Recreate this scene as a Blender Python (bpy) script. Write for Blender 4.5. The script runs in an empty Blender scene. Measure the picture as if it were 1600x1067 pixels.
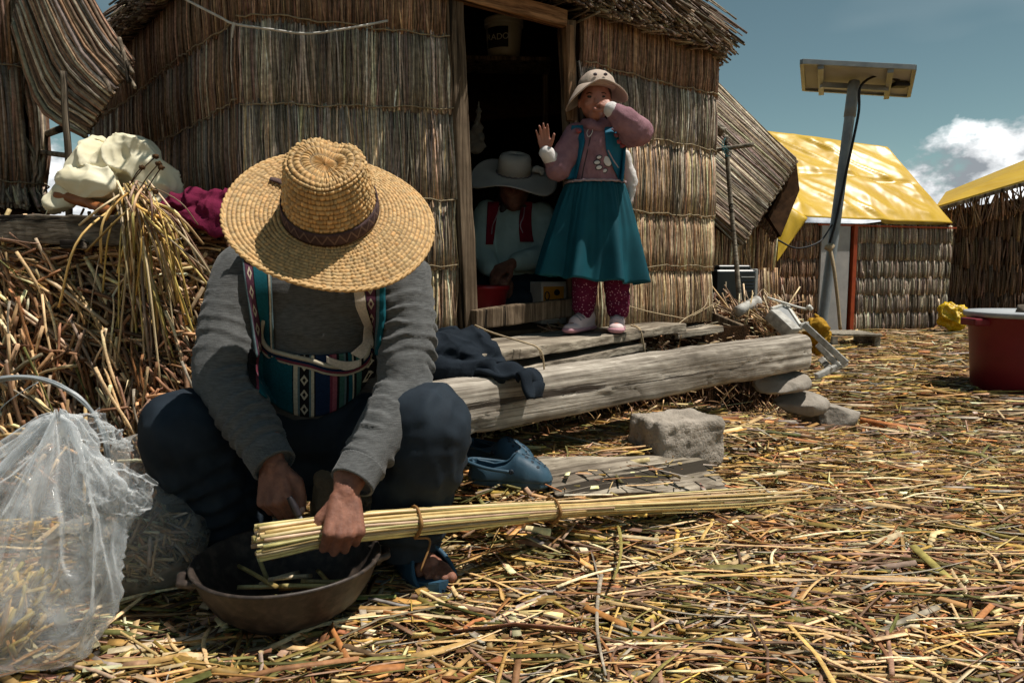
import bpy, bmesh, math, random
import numpy as np
from mathutils import Vector, Matrix, Quaternion
from mathutils.bvhtree import BVHTree

# ------------------------------------------------------------------ camera, sky, sun, exposure
SC = bpy.context.scene
COL = SC.collection
FPX, CAMH = 1120.0, 0.80
TILT = math.atan(113.5 / FPX)
cam_data = bpy.data.cameras.new('camera')
cam_data.sensor_width = 36.0
cam_data.lens = FPX / 1600.0 * 36.0
cam_data.clip_start = 0.05
cam_data.clip_end = 3000.0
cam = bpy.data.objects.new('camera', cam_data)
COL.objects.link(cam)
cam.location = (0, 0, CAMH)
cam.rotation_euler = (math.pi / 2 - TILT, 0, 0)
SC.camera = cam

SUN = Vector((0.38, -0.06, 0.92)).normalized()
sun_el = math.asin(SUN.z)
sun_rot = math.atan2(SUN.x, SUN.y)

world = bpy.data.worlds.new('World')
SC.world = world
world.use_nodes = True
wt = world.node_tree
wt.nodes.clear()
def wn(t, **k):
    n = wt.nodes.new(t)
    for a, b in k.items():
        setattr(n, a, b)
    return n
def wl(a, b):
    wt.links.new(a, b)
w_out = wn('ShaderNodeOutputWorld'); w_bg = wn('ShaderNodeBackground')
w_sky = wn('ShaderNodeTexSky'); w_sky.sky_type = 'NISHITA'; w_sky.sun_disc = False
w_sky.sun_elevation = sun_el; w_sky.sun_rotation = sun_rot
w_sky.altitude = 3800; w_sky.air_density = 1.0; w_sky.dust_density = 0.6; w_sky.ozone_density = 1.0
w_tint = wn('ShaderNodeMix', data_type='RGBA', blend_type='MULTIPLY')
w_tint.inputs[0].default_value = 1.0
wl(w_sky.outputs[0], w_tint.inputs[6])
w_tint.inputs[7].default_value = (0.50, 0.505, 0.335, 1)
# cumulus banks low over the horizon, thin veils higher up
w_co = wn('ShaderNodeTexCoord')
w_sep = wn('ShaderNodeSeparateXYZ'); wl(w_co.outputs['Generated'], w_sep.inputs[0])
def wmath(op, a, b=None, c=None, clamp=False):
    n = wn('ShaderNodeMath', operation=op); n.use_clamp = clamp
    for i, v in enumerate((a, b, c)):
        if v is None: continue
        if isinstance(v, (int, float)): n.inputs[i].default_value = v
        else: wl(v, n.inputs[i])
    return n.outputs[0]
def wnoise(scale, detail, rough, off, sz=1.6):
    m = wn('ShaderNodeMapping'); m.inputs['Scale'].default_value = (1, 1, sz); m.inputs['Location'].default_value = off
    wl(w_co.outputs['Generated'], m.inputs['Vector'])
    n = wn('ShaderNodeTexNoise'); n.inputs['Scale'].default_value = scale; n.inputs['Detail'].default_value = detail
    n.inputs['Roughness'].default_value = rough
    wl(m.outputs[0], n.inputs['Vector'])
    return n.outputs['Fac']
CLOUD_OFF = (0.3, 0.1, 0.0)
nA = wnoise(3.2, 3, 0.5, CLOUD_OFF, 1.0)
nB = wnoise(13.0, 5, 0.58, (1.7, 0.4, 0.2), 1.5)
el = w_sep.outputs['Z']
az = wmath('ARCTAN2', w_sep.outputs['X'], w_sep.outputs['Y'])
# height of the bank's top as it runs round the horizon (radians of elevation ~ z)
bank = wmath('ADD', wmath('MULTIPLY', wmath('SINE', wmath('ADD', wmath('MULTIPLY', az, 5.0), 4.75)), 0.080), 0.082)
bank2 = wmath('ADD', bank, wmath('MULTIPLY', wmath('SUBTRACT', nA, 0.5), 0.06))
dens = wmath('SUBTRACT', bank2, el)
dens = wmath('ADD', wmath('MULTIPLY', dens, 11.0), wmath('MULTIPLY', wmath('SUBTRACT', nB, 0.5), 1.7))
mask = wmath('MULTIPLY', wmath('SUBTRACT', dens, 0.02), 4.0, clamp=True)
mask = wmath('MULTIPLY', mask, wmath('MULTIPLY', el, 40.0, clamp=True))
# modelling of the cloud: compare with the density a little nearer to the sun
nC = wnoise(13.0, 5, 0.58, (1.7 + 0.018, 0.4 - 0.006, 0.2 + 0.040), 1.5)
shade = wmath('ADD', 0.60, wmath('MULTIPLY', wmath('SUBTRACT', nB, nC), 3.6), clamp=True)
w_cc = wn('ShaderNodeMix', data_type='RGBA')
wl(shade, w_cc.inputs[0])
w_cc.inputs[6].default_value = (1.5, 1.65, 1.8, 1); w_cc.inputs[7].default_value = (6.4, 6.5, 6.5, 1)
veil = wmath('MULTIPLY', wmath('SUBTRACT', wnoise(2.1, 3, 0.6, (4.4, 2.0, 1.0), 3.0), 0.56), 1.6, clamp=True)
w_v = wn('ShaderNodeMix', data_type='RGBA')
wl(wmath('MULTIPLY', veil, 0.45), w_v.inputs[0]); wl(w_tint.outputs[2], w_v.inputs[6]); w_v.inputs[7].default_value = (4, 4.2, 4.2, 1)
w_m = wn('ShaderNodeMix', data_type='RGBA')
wl(mask, w_m.inputs[0]); wl(w_v.outputs[2], w_m.inputs[6]); wl(w_cc.outputs[2], w_m.inputs[7])
wl(w_m.outputs[2], w_bg.inputs['Color'])
w_bg.inputs['Strength'].default_value = 0.15
wl(w_bg.outputs[0], w_out.inputs['Surface'])
world.cycles.sampling_method = 'MANUAL'; world.cycles.sample_map_resolution = 256

sun_l = bpy.data.lights.new('sun', 'SUN')
sun_l.energy = 4.0; sun_l.angle = math.radians(0.5); sun_l.color = (1.0, 0.94, 0.85)
sun_o = bpy.data.objects.new('sun', sun_l); COL.objects.link(sun_o)
sun_o.rotation_euler = SUN.to_track_quat('Z', 'Y').to_euler()
sun_o.location = SUN * 20

SC.view_settings.view_transform = 'Standard'
SC.view_settings.look = 'None'
SC.view_settings.exposure = 0.50
SC.view_settings.gamma = 1.0
SC.view_settings.use_curve_mapping = False
SC.render.engine = 'CYCLES'
SC.cycles.use_denoising = True
SC.cycles.max_bounces = 5
SC.cycles.diffuse_bounces = 4
SC.cycles.use_adaptive_sampling = True
SC.cycles.adaptive_threshold = 0.03
SC.cycles.transparent_max_bounces = 10
SC.cycles.caustics_reflective = False
SC.cycles.caustics_refractive = False

# ------------------------------------------------------------------ helpers
RNG = np.random.default_rng(7)
random.seed(5)
_fw = Vector((0, math.cos(TILT), -math.sin(TILT))); _up = Vector((0, math.sin(TILT), math.cos(TILT)))
def ray(px, py):
    u = (px - 800.0) / FPX; v = (533.5 - py) / FPX
    return _fw + Vector((u, 0, 0)) + _up * v
def P(px, py, d):
    "the place at distance d in front of the camera whose picture is (px, py)"
    r = ray(px, py)
    return Vector((0, 0, CAMH)) + r * (d / r.y)
def G(px, py, z=0.0):
    r = ray(px, py)
    return Vector((0, 0, CAMH)) + r * ((z - CAMH) / r.z)
def GH(x, y):
    "height of the reed carpet: it swells gently towards the log in front of the hut"
    x = np.asarray(x, float); y = np.asarray(y, float)
    rx, ry = x + .19, y - 2.075
    t_ = rx * .765 + ry * .644; s_ = rx * .644 - ry * .765
    sm = lambda a, b, v: (lambda q: q * q * (3 - 2 * q))(np.clip((v - a) / (b - a), 0, 1))
    return .15 * (1 - sm(.10, .46, s_)) * sm(-.12, .12, t_) * (1 - sm(1.45, 2.1, t_)) * sm(-1.2, -.6, s_)
def GT(px, py, z=0.0):
    "where the sight line through the pixel meets the reed carpet"
    h = 0.0
    for _ in range(14):
        q = G(px, py, h + z); h = .5 * h + .5 * float(GH(q.x, q.y))
    return G(px, py, h + z)
def C(r, g, b):
    f = lambda c: (c / 255.0 / 12.92) if c / 255.0 <= 0.04045 else ((c / 255.0 + 0.055) / 1.055) ** 2.4
    return (f(r), f(g), f(b), 1.0)

def _hash(ix, iy, iz, seed):
    h = (ix.astype(np.int64) * 374761393 + iy.astype(np.int64) * 668265263 + iz.astype(np.int64) * 2147483647 + seed * 974634777) & 0xffffffff
    h = ((h ^ (h >> 13)) * 1274126177) & 0xffffffff
    h = (h ^ (h >> 16)) & 0xffffffff
    return h.astype(np.float64) / 4294967295.0
def vnoise(p, seed=0):
    "smooth value noise in -1..1 at the points p (n,3)"
    i = np.floor(p).astype(np.int64); f = p - i
    f = f * f * (3 - 2 * f)
    out = np.zeros(len(p))
    for dx in (0, 1):
        for dy in (0, 1):
            for dz in (0, 1):
                w = (f[:, 0] if dx else 1 - f[:, 0]) * (f[:, 1] if dy else 1 - f[:, 1]) * (f[:, 2] if dz else 1 - f[:, 2])
                out += w * _hash(i[:, 0] + dx, i[:, 1] + dy, i[:, 2] + dz, seed)
    return out * 2 - 1
def fbm(p, oct=4, seed=0, gain=0.5):
    a, s, o = 1.0, 0.0, np.zeros(len(p))
    for k in range(oct):
        o += a * vnoise(p * (2.03 ** k) + 17.3 * k, seed + k); s += a; a *= gain
    return o / s
def ridged(p, oct=3, seed=0):
    a, s, o = 1.0, 0.0, np.zeros(len(p))
    for k in range(oct):
        o += a * (1 - 2 * np.abs(vnoise(p * (2.1 ** k) + 9.1 * k, seed + k))); s += a; a *= 0.5
    return o / s

def link(o, parent=None):
    COL.objects.link(o)
    if parent is not None:
        o.parent = parent
    return o
def thing(name, label, cat, loc=(0, 0, 0), group=None):
    o = bpy.data.objects.new(name, None)
    COL.objects.link(o); o.location = loc; o.empty_display_size = 0.1
    tag(o, label, cat, group)
    o['_w'] = 1
    return o
def tag(o, label=None, cat=None, group=None, kind=None):
    if label: o['label'] = label
    if cat: o['category'] = cat
    if group: o['group'] = group
    if kind: o['kind'] = kind
    return o
def put(name, mesh, mat=None, parent=None):
    "one mesh object; the vertices are in world coordinates, the parent chain only translates"
    o = bpy.data.objects.new(name, mesh)
    if mat is not None:
        mesh.materials.append(MAT[mat] if isinstance(mat, str) else mat)
    COL.objects.link(o)
    if parent is not None:
        o.parent = parent
        off = Vector((0, 0, 0)); q = parent
        while q is not None:
            off += q.location; q = q.parent
        o.location = -off
    return o
def part_stuff(o):
    o['kind'] = 'stuff'
    return o

def np_mesh(name, V, polys_loops, loop_tot, cols=None, smooth=False):
    me = bpy.data.meshes.new(name)
    V = np.ascontiguousarray(V, dtype=np.float32)
    me.vertices.add(len(V)); me.vertices.foreach_set('co', V.ravel())
    L = np.ascontiguousarray(polys_loops, dtype=np.int32).ravel()
    me.loops.add(len(L)); me.loops.foreach_set('vertex_index', L)
    T = np.ascontiguousarray(loop_tot, dtype=np.int32)
    me.polygons.add(len(T))
    st = np.zeros(len(T), dtype=np.int32); st[1:] = np.cumsum(T)[:-1]
    me.polygons.foreach_set('loop_start', st); me.polygons.foreach_set('loop_total', T)
    if smooth:
        me.polygons.foreach_set('use_smooth', np.ones(len(T), dtype=bool))
    me.update(calc_edges=True)
    if cols is not None:
        a = me.color_attributes.new('Col', 'FLOAT_COLOR', 'POINT')
        cc = np.ones((len(V), 4), dtype=np.float32); cc[:, :3] = cols
        a.data.foreach_set('color', cc.ravel())
    return me

def stalks(name, P_, R_, sides=4, cols=None, flat=1.0, smooth=False, tipcol=None):
    "many tapering stems in one mesh: P_ (n,k,3) centre lines, R_ (n,) or (n,k) radii"
    P_ = np.asarray(P_, float); n, k, _ = P_.shape
    R_ = np.asarray(R_, float)
    if R_.ndim == 1: R_ = np.repeat(R_[:, None], k, 1)
    T = np.gradient(P_, axis=1); T /= np.linalg.norm(T, axis=2, keepdims=True) + 1e-12
    ref = RNG.normal(size=(n, 1, 3))
    if not np.isscalar(flat) or flat != 1.0:
        ref = np.tile(np.array([[[0, 0, 1.0]]]), (n, 1, 1)) + 0.5 * RNG.normal(size=(n, 1, 3))
    N1 = ref - (ref * T).sum(2, keepdims=True) * T
    N1 /= np.linalg.norm(N1, axis=2, keepdims=True) + 1e-12
    N2 = np.cross(T, N1)
    ang = np.arange(sides) * 2 * np.pi / sides + (np.pi / 4 if sides == 4 else 0)
    fl = np.asarray(flat) * np.ones(n)
    V = (P_[:, :, None, :] + R_[:, :, None, None] * (np.cos(ang)[None, None, :, None] * N1[:, :, None, :] * fl[:, None, None, None]
         + np.sin(ang)[None, None, :, None] * N2[:, :, None, :]))
    V = V.reshape(-1, 3)
    idx = np.arange(n * k * sides).reshape(n, k, sides)
    a = idx[:, :-1, :]; b = np.roll(a, -1, axis=2); d = idx[:, 1:, :]; c = np.roll(d, -1, axis=2)
    quads = np.stack([a, b, c, d], -1).reshape(-1, 4)
    cap0 = idx[:, 0, ::-1].reshape(-1, sides); cap1 = idx[:, -1, :].reshape(-1, sides)
    loops = np.concatenate([quads.ravel(), cap0.ravel(), cap1.ravel()])
    tot = np.concatenate([np.full(len(quads), 4), np.full(2 * n, sides)])
    vc = None
    if cols is not None:
        cols = np.asarray(cols, float)
        if cols.ndim == 3:
            vc = np.repeat(cols[:, :, None, :], sides, 2).reshape(-1, 3)
        else:
            vc = np.repeat(cols[:, None, :], k * sides, 1).reshape(-1, 3)
    return np_mesh(name, V, loops, tot, vc, smooth)

def spline(pts, n):
    "Catmull-Rom through pts, n samples"
    p = np.array([list(q) for q in pts], float)
    p = np.vstack([2 * p[0] - p[1], p, 2 * p[-1] - p[-2]])
    m = len(p) - 3
    t = np.linspace(0, m - 1e-9, n); i = t.astype(int); f = (t - i)[:, None]
    a, b, c, d = p[i], p[i + 1], p[i + 2], p[i + 3]
    return 0.5 * ((2 * b) + (c - a) * f + (2 * a - 5 * b + 4 * c - d) * f ** 2 + (3 * b - a - 3 * c + d) * f ** 3)
def tube(name, pts, r, mat, parent=None, sides=8, n=None, col=None):
    n = n or max(4, len(pts) * 5)
    c = spline(pts, n)
    rr = np.interp(np.linspace(0, 1, n), np.linspace(0, 1, len(r)), r) if hasattr(r, '__len__') else np.full(n, r)
    me = stalks(name, c[None], rr[None], sides, None if col is None else np.array([col[:3]]), smooth=True)
    return put(name, me, mat, parent)

# --- solid primitives collected in lists (verts, faces), later joined / voxel-remeshed
def cap_solid(p0, p1, r0, r1, seg=14, rings=5, squash=None):
    "tapered capsule"
    p0, p1 = Vector(p0), Vector(p1)
    ax = p1 - p0; L = ax.length
    ax = ax / L if L > 1e-9 else Vector((0, 0, 1))
    q = ax.to_track_quat('Z', 'Y')
    prof = []
    for i in range(rings + 1):
        a = math.pi / 2 * i / rings
        prof.append((r0 * math.sin(a), -r0 * math.cos(a)))
    for i in range(rings + 1):
        a = math.pi / 2 * i / rings
        prof.append((r1 * math.cos(a), L + r1 * math.sin(a)))
    V, F = [], []
    for (r, z) in prof:
        for k in range(seg):
            t = 2 * math.pi * k / seg
            v = Vector((max(r, 1e-5) * math.cos(t), max(r, 1e-5) * math.sin(t), z))
            V.append(p0 + q @ v)
    m = len(prof)
    for i in range(m - 1):
        for k in range(seg):
            F.append((i * seg + k, i * seg + (k + 1) % seg, (i + 1) * seg + (k + 1) % seg, (i + 1) * seg + k))
    F.append(tuple(range(seg - 1, -1, -1))); F.append(tuple((m - 1) * seg + k for k in range(seg)))
    if squash:
        c = (p0 + p1) / 2; d = Vector(squash[0]).normalized(); s = squash[1]
        V = [v + d * ((v - c).dot(d) * (s - 1)) for v in V]
    return V, F
def ell_solid(c, rx, ry, rz, rot=None, seg=20, rings=12):
    c = Vector(c); V, F = [], []
    R = rot.to_matrix() if rot is not None and hasattr(rot, 'to_matrix') else (rot or Matrix.Identity(3))
    for i in range(rings + 1):
        a = math.pi * i / rings
        for k in range(seg):
            t = 2 * math.pi * k / seg
            s = max(math.sin(a), 1e-4)
            V.append(c + R @ Vector((rx * s * math.cos(t), ry * s * math.sin(t), rz * math.cos(a))))
    for i in range(rings):
        for k in range(seg):
            F.append((i * seg + k, (i + 1) * seg + k, (i + 1) * seg + (k + 1) % seg, i * seg + (k + 1) % seg))
    F.append(tuple(range(seg))); F.append(tuple(rings * seg + k for k in range(seg - 1, -1, -1)))
    return V, F
def chain(pts, radii):
    return [cap_solid(pts[i], pts[i + 1], radii[i], radii[i + 1]) for i in range(len(pts) - 1)]
def join(solids):
    V, F = [], []
    for v, f in solids:
        o = len(V); V += [tuple(x) for x in v]; F += [tuple(i + o for i in q) for q in f]
    return V, F
def mesh_pd(name, V, F, smooth=False):
    me = bpy.data.meshes.new(name); me.from_pydata([tuple(v) for v in V], [], F); me.update()
    if smooth:
        me.polygons.foreach_set('use_smooth', np.ones(len(me.polygons), dtype=bool))
    return me
def remesh(name, solids, voxel, smooth=4, disp=None, dec=None, sm_fac=0.5):
    "union of closed solids as one continuous skin"
    V, F = join(solids)
    me = mesh_pd(name, V, F)
    o = bpy.data.objects.new(name + '_tmp', me); COL.objects.link(o)
    m = o.modifiers.new('r', 'REMESH'); m.mode = 'VOXEL'; m.voxel_size = voxel
    if smooth:
        s = o.modifiers.new('s', 'SMOOTH'); s.iterations = smooth; s.factor = sm_fac
    if dec:
        m2 = o.modifiers.new('d', 'DECIMATE'); m2.ratio = dec
    dg = bpy.context.evaluated_depsgraph_get()
    out = bpy.data.meshes.new_from_object(o.evaluated_get(dg)); out.name = name
    bpy.data.objects.remove(o); bpy.data.meshes.remove(me)
    if disp is not None:
        co = np.zeros(len(out.vertices) * 3, np.float32); out.vertices.foreach_get('co', co); co = co.reshape(-1, 3).astype(float)
        no = np.zeros(len(out.vertices) * 3, np.float32); out.vertices.foreach_get('normal', no); no = no.reshape(-1, 3).astype(float)
        d = disp(co, no)
        co = co + (d if d.ndim == 2 else no * d[:, None])
        out.vertices.foreach_set('co', co.astype(np.float32).ravel()); out.update()
    out.polygons.foreach_set('use_smooth', np.ones(len(out.polygons), dtype=bool))
    return out
def coords(me):
    co = np.zeros(len(me.vertices) * 3, np.float32); me.vertices.foreach_get('co', co); return co.reshape(-1, 3).astype(float)
def set_coords(me, co):
    me.vertices.foreach_set('co', np.ascontiguousarray(co, np.float32).ravel()); me.update()
def set_cols(me, cols):
    a = me.color_attributes.get('Col') or me.color_attributes.new('Col', 'FLOAT_COLOR', 'POINT')
    cc = np.ones((len(me.vertices), 4), dtype=np.float32); cc[:, :3] = cols
    a.data.foreach_set('color', cc.ravel())
def solid_grid(name, V, nu, nv, thick, smooth=True, closed_u=False, uv=True):
    "sheet of nu x nv points (row-major, v rows) given a real thickness along its normals"
    V = np.asarray(V, float).reshape(nv, nu, 3)
    du = np.gradient(V, axis=1); dv = np.gradient(V, axis=0)
    if closed_u:
        du = (np.roll(V, -1, 1) - np.roll(V, 1, 1)) / 2
    N = np.cross(du, dv); N /= np.linalg.norm(N, axis=2, keepdims=True) + 1e-12
    A = V + N * thick / 2; B = V - N * thick / 2
    allv = np.concatenate([A.reshape(-1, 3), B.reshape(-1, 3)])
    off = nu * nv; F = []
    cu = nu if closed_u else nu - 1
    for j in range(nv - 1):
        for i in range(cu):
            a, b = j * nu + i, j * nu + (i + 1) % nu; c, d = b + nu, a + nu
            F.append((a, b, c, d)); F.append((off + d, off + c, off + b, off + a))
    for i in range(cu):
        a, b = i, (i + 1) % nu
        F.append((off + a, off + b, b, a))
        a += (nv - 1) * nu; b += (nv - 1) * nu
        F.append((a, b, off + b, off + a))
    if not closed_u:
        for j in range(nv - 1):
            a, b = j * nu, (j + 1) * nu
            F.append((a, b, off + b, off + a))
            a += nu - 1; b += nu - 1
            F.append((off + a, off + b, b, a))
    me = mesh_pd(name, allv, F, smooth)
    if uv:
        U = np.tile(np.linspace(0, 1, nu), nv); W = np.repeat(np.linspace(0, 1, nv), nu)
        cols = np.zeros((2 * off, 3)); cols[:, 0] = np.tile(U, 2); cols[:, 1] = np.tile(W, 2)
        a = me.color_attributes.new('UVc', 'FLOAT_COLOR', 'POINT')
        cc = np.ones((len(cols), 4), dtype=np.float32); cc[:, :3] = cols
        a.data.foreach_set('color', cc.ravel())
    return me
def lathe(name, prof, c, seg=48, axis=None, smooth=True, wob=0.0, seed=1, closed=True):
    "surface of revolution; closed profile list of (r, z)"
    c = Vector(c); q = (Vector(axis).normalized().to_track_quat('Z', 'Y') if axis is not None else Quaternion())
    V, F = [], []
    m = len(prof)
    for (r, z) in prof:
        for k in range(seg):
            t = 2 * math.pi * k / seg
            rr = max(r, 1e-4) * (1 + wob * math.sin(3 * t + seed) + wob * 0.6 * math.sin(5 * t + 2 * seed + z * 9))
            V.append(c + q @ Vector((rr * math.cos(t), rr * math.sin(t), z)))
    for i in range(m if closed else m - 1):
        j = (i + 1) % m
        for k in range(seg):
            F.append((i * seg + k, i * seg + (k + 1) % seg, j * seg + (k + 1) % seg, j * seg + k))
    return mesh_pd(name, V, F, smooth)
def box_mesh(name, c, size, R=None, bev=0.006, seg=2, wear=0.0, seed=0, cuts=0):
    bm = bmesh.new(); bmesh.ops.create_cube(bm, size=1.0)
    S = Matrix.Diagonal(Vector((size[0], size[1], size[2], 1)))
    bmesh.ops.transform(bm, matrix=S, verts=bm.verts)
    if bev > 0:
        bmesh.ops.bevel(bm, geom=bm.edges[:], offset=bev, segments=seg, affect='EDGES', profile=0.6)
    if cuts:
        ax = max(range(3), key=lambda i: size[i]); L = size[ax]
        for k in range(1, cuts + 1):
            n = Vector((0, 0, 0)); n[ax] = 1; p = Vector((0, 0, 0)); p[ax] = -L / 2 + L * k / (cuts + 1)
            bmesh.ops.bisect_plane(bm, geom=bm.verts[:] + bm.edges[:] + bm.faces[:], plane_co=p, plane_no=n)
    me = bpy.data.meshes.new(name); bm.to_mesh(me); bm.free()
    co = coords(me)
    if wear:
        d = np.stack([fbm(co * 14 + 31.7 * seed + 5 * i, 3, seed + i) for i in range(3)], 1)
        co = co + d * wear
    M = (R if R is not None else Matrix.Identity(3))
    co = co @ np.array(M.to_3x3()).T + np.array(c)
    set_coords(me, co)
    return me
def beam(name, a, b, w, h, up=(0, 0, 1), **k):
    "box from a to b (centre line), width w across, height h along up"
    a, b, up = Vector(a), Vector(b), Vector(up)
    x = (b - a); L = x.length; x.normalize()
    y = up.cross(x).normalized(); z = x.cross(y)
    R = Matrix((x, y, z)).transposed()
    return box_mesh(name, (a + b) / 2, (L, w, h), R, **k)
def bvh_of(me):
    return BVHTree.FromPolygons([v.co.copy() for v in me.vertices], [tuple(p.vertices) for p in me.polygons])

# ------------------------------------------------------------------ materials
MAT = {}
class NT:
    def __init__(s, name):
        m = bpy.data.materials.new(name); m.use_nodes = True; s.m = m; s.t = m.node_tree
        s.b = s.t.nodes['Principled BSDF']; s.out = s.t.nodes['Material Output']; MAT[name] = m
        s.co = s.t.nodes.new('ShaderNodeTexCoord')
    def n(s, typ, **k):
        q = s.t.nodes.new(typ)
        for a, b in k.items(): setattr(q, a, b)
        return q
    def l(s, a, b): s.t.links.new(a, b)
    def noise(s, scale, detail=4, rough=0.55, stretch=(1, 1, 1), rot=(0, 0, 0), dist=0.0):
        mp = s.n('ShaderNodeMapping'); mp.inputs['Scale'].default_value = stretch; mp.inputs['Rotation'].default_value = rot
        s.l(s.co.outputs['Object'], mp.inputs['Vector'])
        q = s.n('ShaderNodeTexNoise'); q.inputs['Scale'].default_value = scale; q.inputs['Detail'].default_value = detail
        q.inputs['Roughness'].default_value = rough; q.inputs['Distortion'].default_value = dist
        s.l(mp.outputs[0], q.inputs['Vector'])
        return q.outputs['Fac']
    def ramp(s, fac, stops, interp='LINEAR'):
        r = s.n('ShaderNodeValToRGB'); e = r.color_ramp.elements; r.color_ramp.interpolation = interp
        while len(e) < len(stops): e.new(0.5)
        for el_, (p, c) in zip(e, stops):
            el_.position = p; el_.color = c if len(c) == 4 else (*c, 1)
        s.l(fac, r.inputs[0]); return r.outputs[0]
    def mix(s, fac, a, b, mode='MIX'):
        q = s.n('ShaderNodeMix', data_type='RGBA', blend_type=mode)
        for i, v in ((0, fac), (6, a), (7, b)):
            if isinstance(v, (int, float)): q.inputs[i].default_value = v
            elif isinstance(v, tuple): q.inputs[i].default_value = v
            else: s.l(v, q.inputs[i])
        return q.outputs[2]
    def math(s, op, a, b=None, clamp=False):
        q = s.n('ShaderNodeMath', operation=op); q.use_clamp = clamp
        for i, v in enumerate((a, b)):
            if v is None: continue
            if isinstance(v, (int, float)): q.inputs[i].default_value = v
            else: s.l(v, q.inputs[i])
        return q.outputs[0]
    def attr(s, name='Col'):
        return s.n('ShaderNodeAttribute', attribute_name=name).outputs['Color']
    def base(s, c, rough=0.6, spec=0.3):
        if isinstance(c, tuple): s.b.inputs['Base Color'].default_value = c
        else: s.l(c, s.b.inputs['Base Color'])
        if isinstance(rough, (int, float)): s.b.inputs['Roughness'].default_value = rough
        else: s.l(rough, s.b.inputs['Roughness'])
        s.b.inputs['Specular IOR Level'].default_value = spec
    def bump(s, h, strength=0.3, dist=0.01):
        q = s.n('ShaderNodeBump'); q.inputs['Strength'].default_value = strength; q.inputs['Distance'].default_value = dist
        s.l(h, q.inputs['Height']); s.l(q.outputs[0], s.b.inputs['Normal'])
def pm(name, c1, c2, scale=8, rough=0.6, spec=0.3, bump=0.0, bscale=60, stretch=(1, 1, 1), bdist=0.004, detail=5):
    "plain two-tone material with mottling and fine relief"
    t = NT(name)
    f = t.noise(scale, detail, 0.6, stretch)
    t.base(t.ramp(f, [(0.3, c1), (0.7, c2)]), rough, spec)
    if bump: t.bump(t.noise(bscale, 5, 0.6, stretch), bump, bdist)
    return t

def reed_mat(name, rough=0.62, spec=0.25, lo=0.55, hi=1.25, scale=45):
    t = NT(name)
    f = t.noise(scale, 2, 0.65)
    v = t.mix(1.0, t.attr(), t.ramp(f, [(0.25, (lo, lo * 0.97, lo * 0.92)), (0.75, (hi, hi, hi))]), 'MULTIPLY')
    t.base(v, rough, spec)
    return t
reed_mat('reed'); reed_mat('reed_wall', 0.72, 0.15, 0.5, 1.2, 60); reed_mat('thatch', 0.8, 0.1, 0.5, 1.15, 40)
reed_mat('fresh_reed', 0.45, 0.35, 0.8, 1.12, 30)

def wood(name, light, dark, crack, axis, grain=1.0, rough=0.8, vert=False, ck0=.395):
    "weathered timber, grain along the given axis rotation about z"
    t = NT(name)
    def mapped(scale, stretch):
        if vert: stretch = (stretch[1], stretch[2], stretch[0])
        mp = t.n('ShaderNodeMapping'); mp.vector_type = 'TEXTURE'
        mp.inputs['Rotation'].default_value = (0, 0, axis)
        t.l(t.co.outputs['Object'], mp.inputs['Vector'])
        m2 = t.n('ShaderNodeMapping'); m2.inputs['Scale'].default_value = stretch; t.l(mp.outputs[0], m2.inputs['Vector'])
        q = t.n('ShaderNodeTexNoise'); q.inputs['Scale'].default_value = scale; q.inputs['Detail'].default_value = 7; q.inputs['Roughness'].default_value = 0.62
        q.inputs['Distortion'].default_value = 0.4
        t.l(m2.outputs[0], q.inputs['Vector']); return q.outputs['Fac']
    g = mapped(14 * grain, (0.10, 2.2, 2.2)); blot = t.noise(4.5, 4, 0.65)
    fine = mapped(55 * grain, (0.035, 2.0, 2.0))
    col = t.ramp(g, [(0.40, dark), (0.58, light)])
    col = t.mix(1.0, col, t.ramp(fine, [(0.38, (0.50, 0.48, 0.46)), (0.56, (1.12, 1.12, 1.12))]), 'MULTIPLY')
    col = t.mix(1.0, col, t.ramp(blot, [(0.36, (0.62, 0.60, 0.58)), (0.60, (1.1, 1.1, 1.1))]), 'MULTIPLY')
    ck = t.ramp(mapped(6 * grain, (0.055, 2.6, 2.6)), [(ck0, (1, 1, 1)), (ck0 + .018, (0, 0, 0))])
    col = t.mix(ck, col, crack)
    t.base(col, rough, 0.15)
    h = t.math('SUBTRACT', t.math('ADD', t.math('MULTIPLY', fine, .5), t.math('MULTIPLY', g, .5)), t.math('MULTIPLY', ck, .6))
    t.bump(h, 0.9, 0.008)
    return t
# ------------------------------------------------------------------ reed colours
def pal(*cs, sat=.70, gain=1.10):
    a = np.array([C(*c)[:3] for c in cs]); g_ = a.mean(1, keepdims=True)
    return (g_ + (a - g_) * sat) * gain * np.array([1.03, 1.0, .97])
PAL_GROUND = 1.06 * pal((206, 180, 130), (192, 160, 100), (140, 92, 52), (118, 78, 50), (104, 100, 50), (196, 166, 114), (168, 132, 80), (150, 120, 52), (124, 112, 54), (132, 100, 78), (214, 194, 152), (150, 118, 92), (180, 148, 82), (112, 86, 62), (172, 150, 120), (160, 122, 60), (96, 92, 44), (150, 140, 128), (186, 150, 60), (170, 112, 58), (184, 134, 70), sat=.88)
PAL_MOUND = 1.1 * np.array([1.06, 1.0, .92]) * pal((156, 120, 74), (122, 84, 48), (174, 142, 92), (104, 72, 44), (140, 98, 58), (190, 160, 112), (88, 60, 38))
PAL_GREY = 1.5 * pal((128, 116, 100), (112, 100, 86), (150, 138, 120), (98, 88, 78), (170, 156, 134), (120, 104, 86))
PAL_WARM = 1.35 * pal((134, 102, 76), (122, 96, 74), (112, 86, 66), (150, 118, 90), (100, 78, 62), sat=.75)
PAL_STRAW = 1.4 * pal((188, 158, 112), (170, 140, 98), (150, 128, 98), (200, 172, 128), (136, 114, 88), (164, 126, 80), (120, 98, 74))
PAL_THATCH = 1.3 * pal((120, 106, 90), (140, 124, 104), (98, 84, 70), (160, 144, 122), (84, 72, 60), (132, 110, 86))
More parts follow.
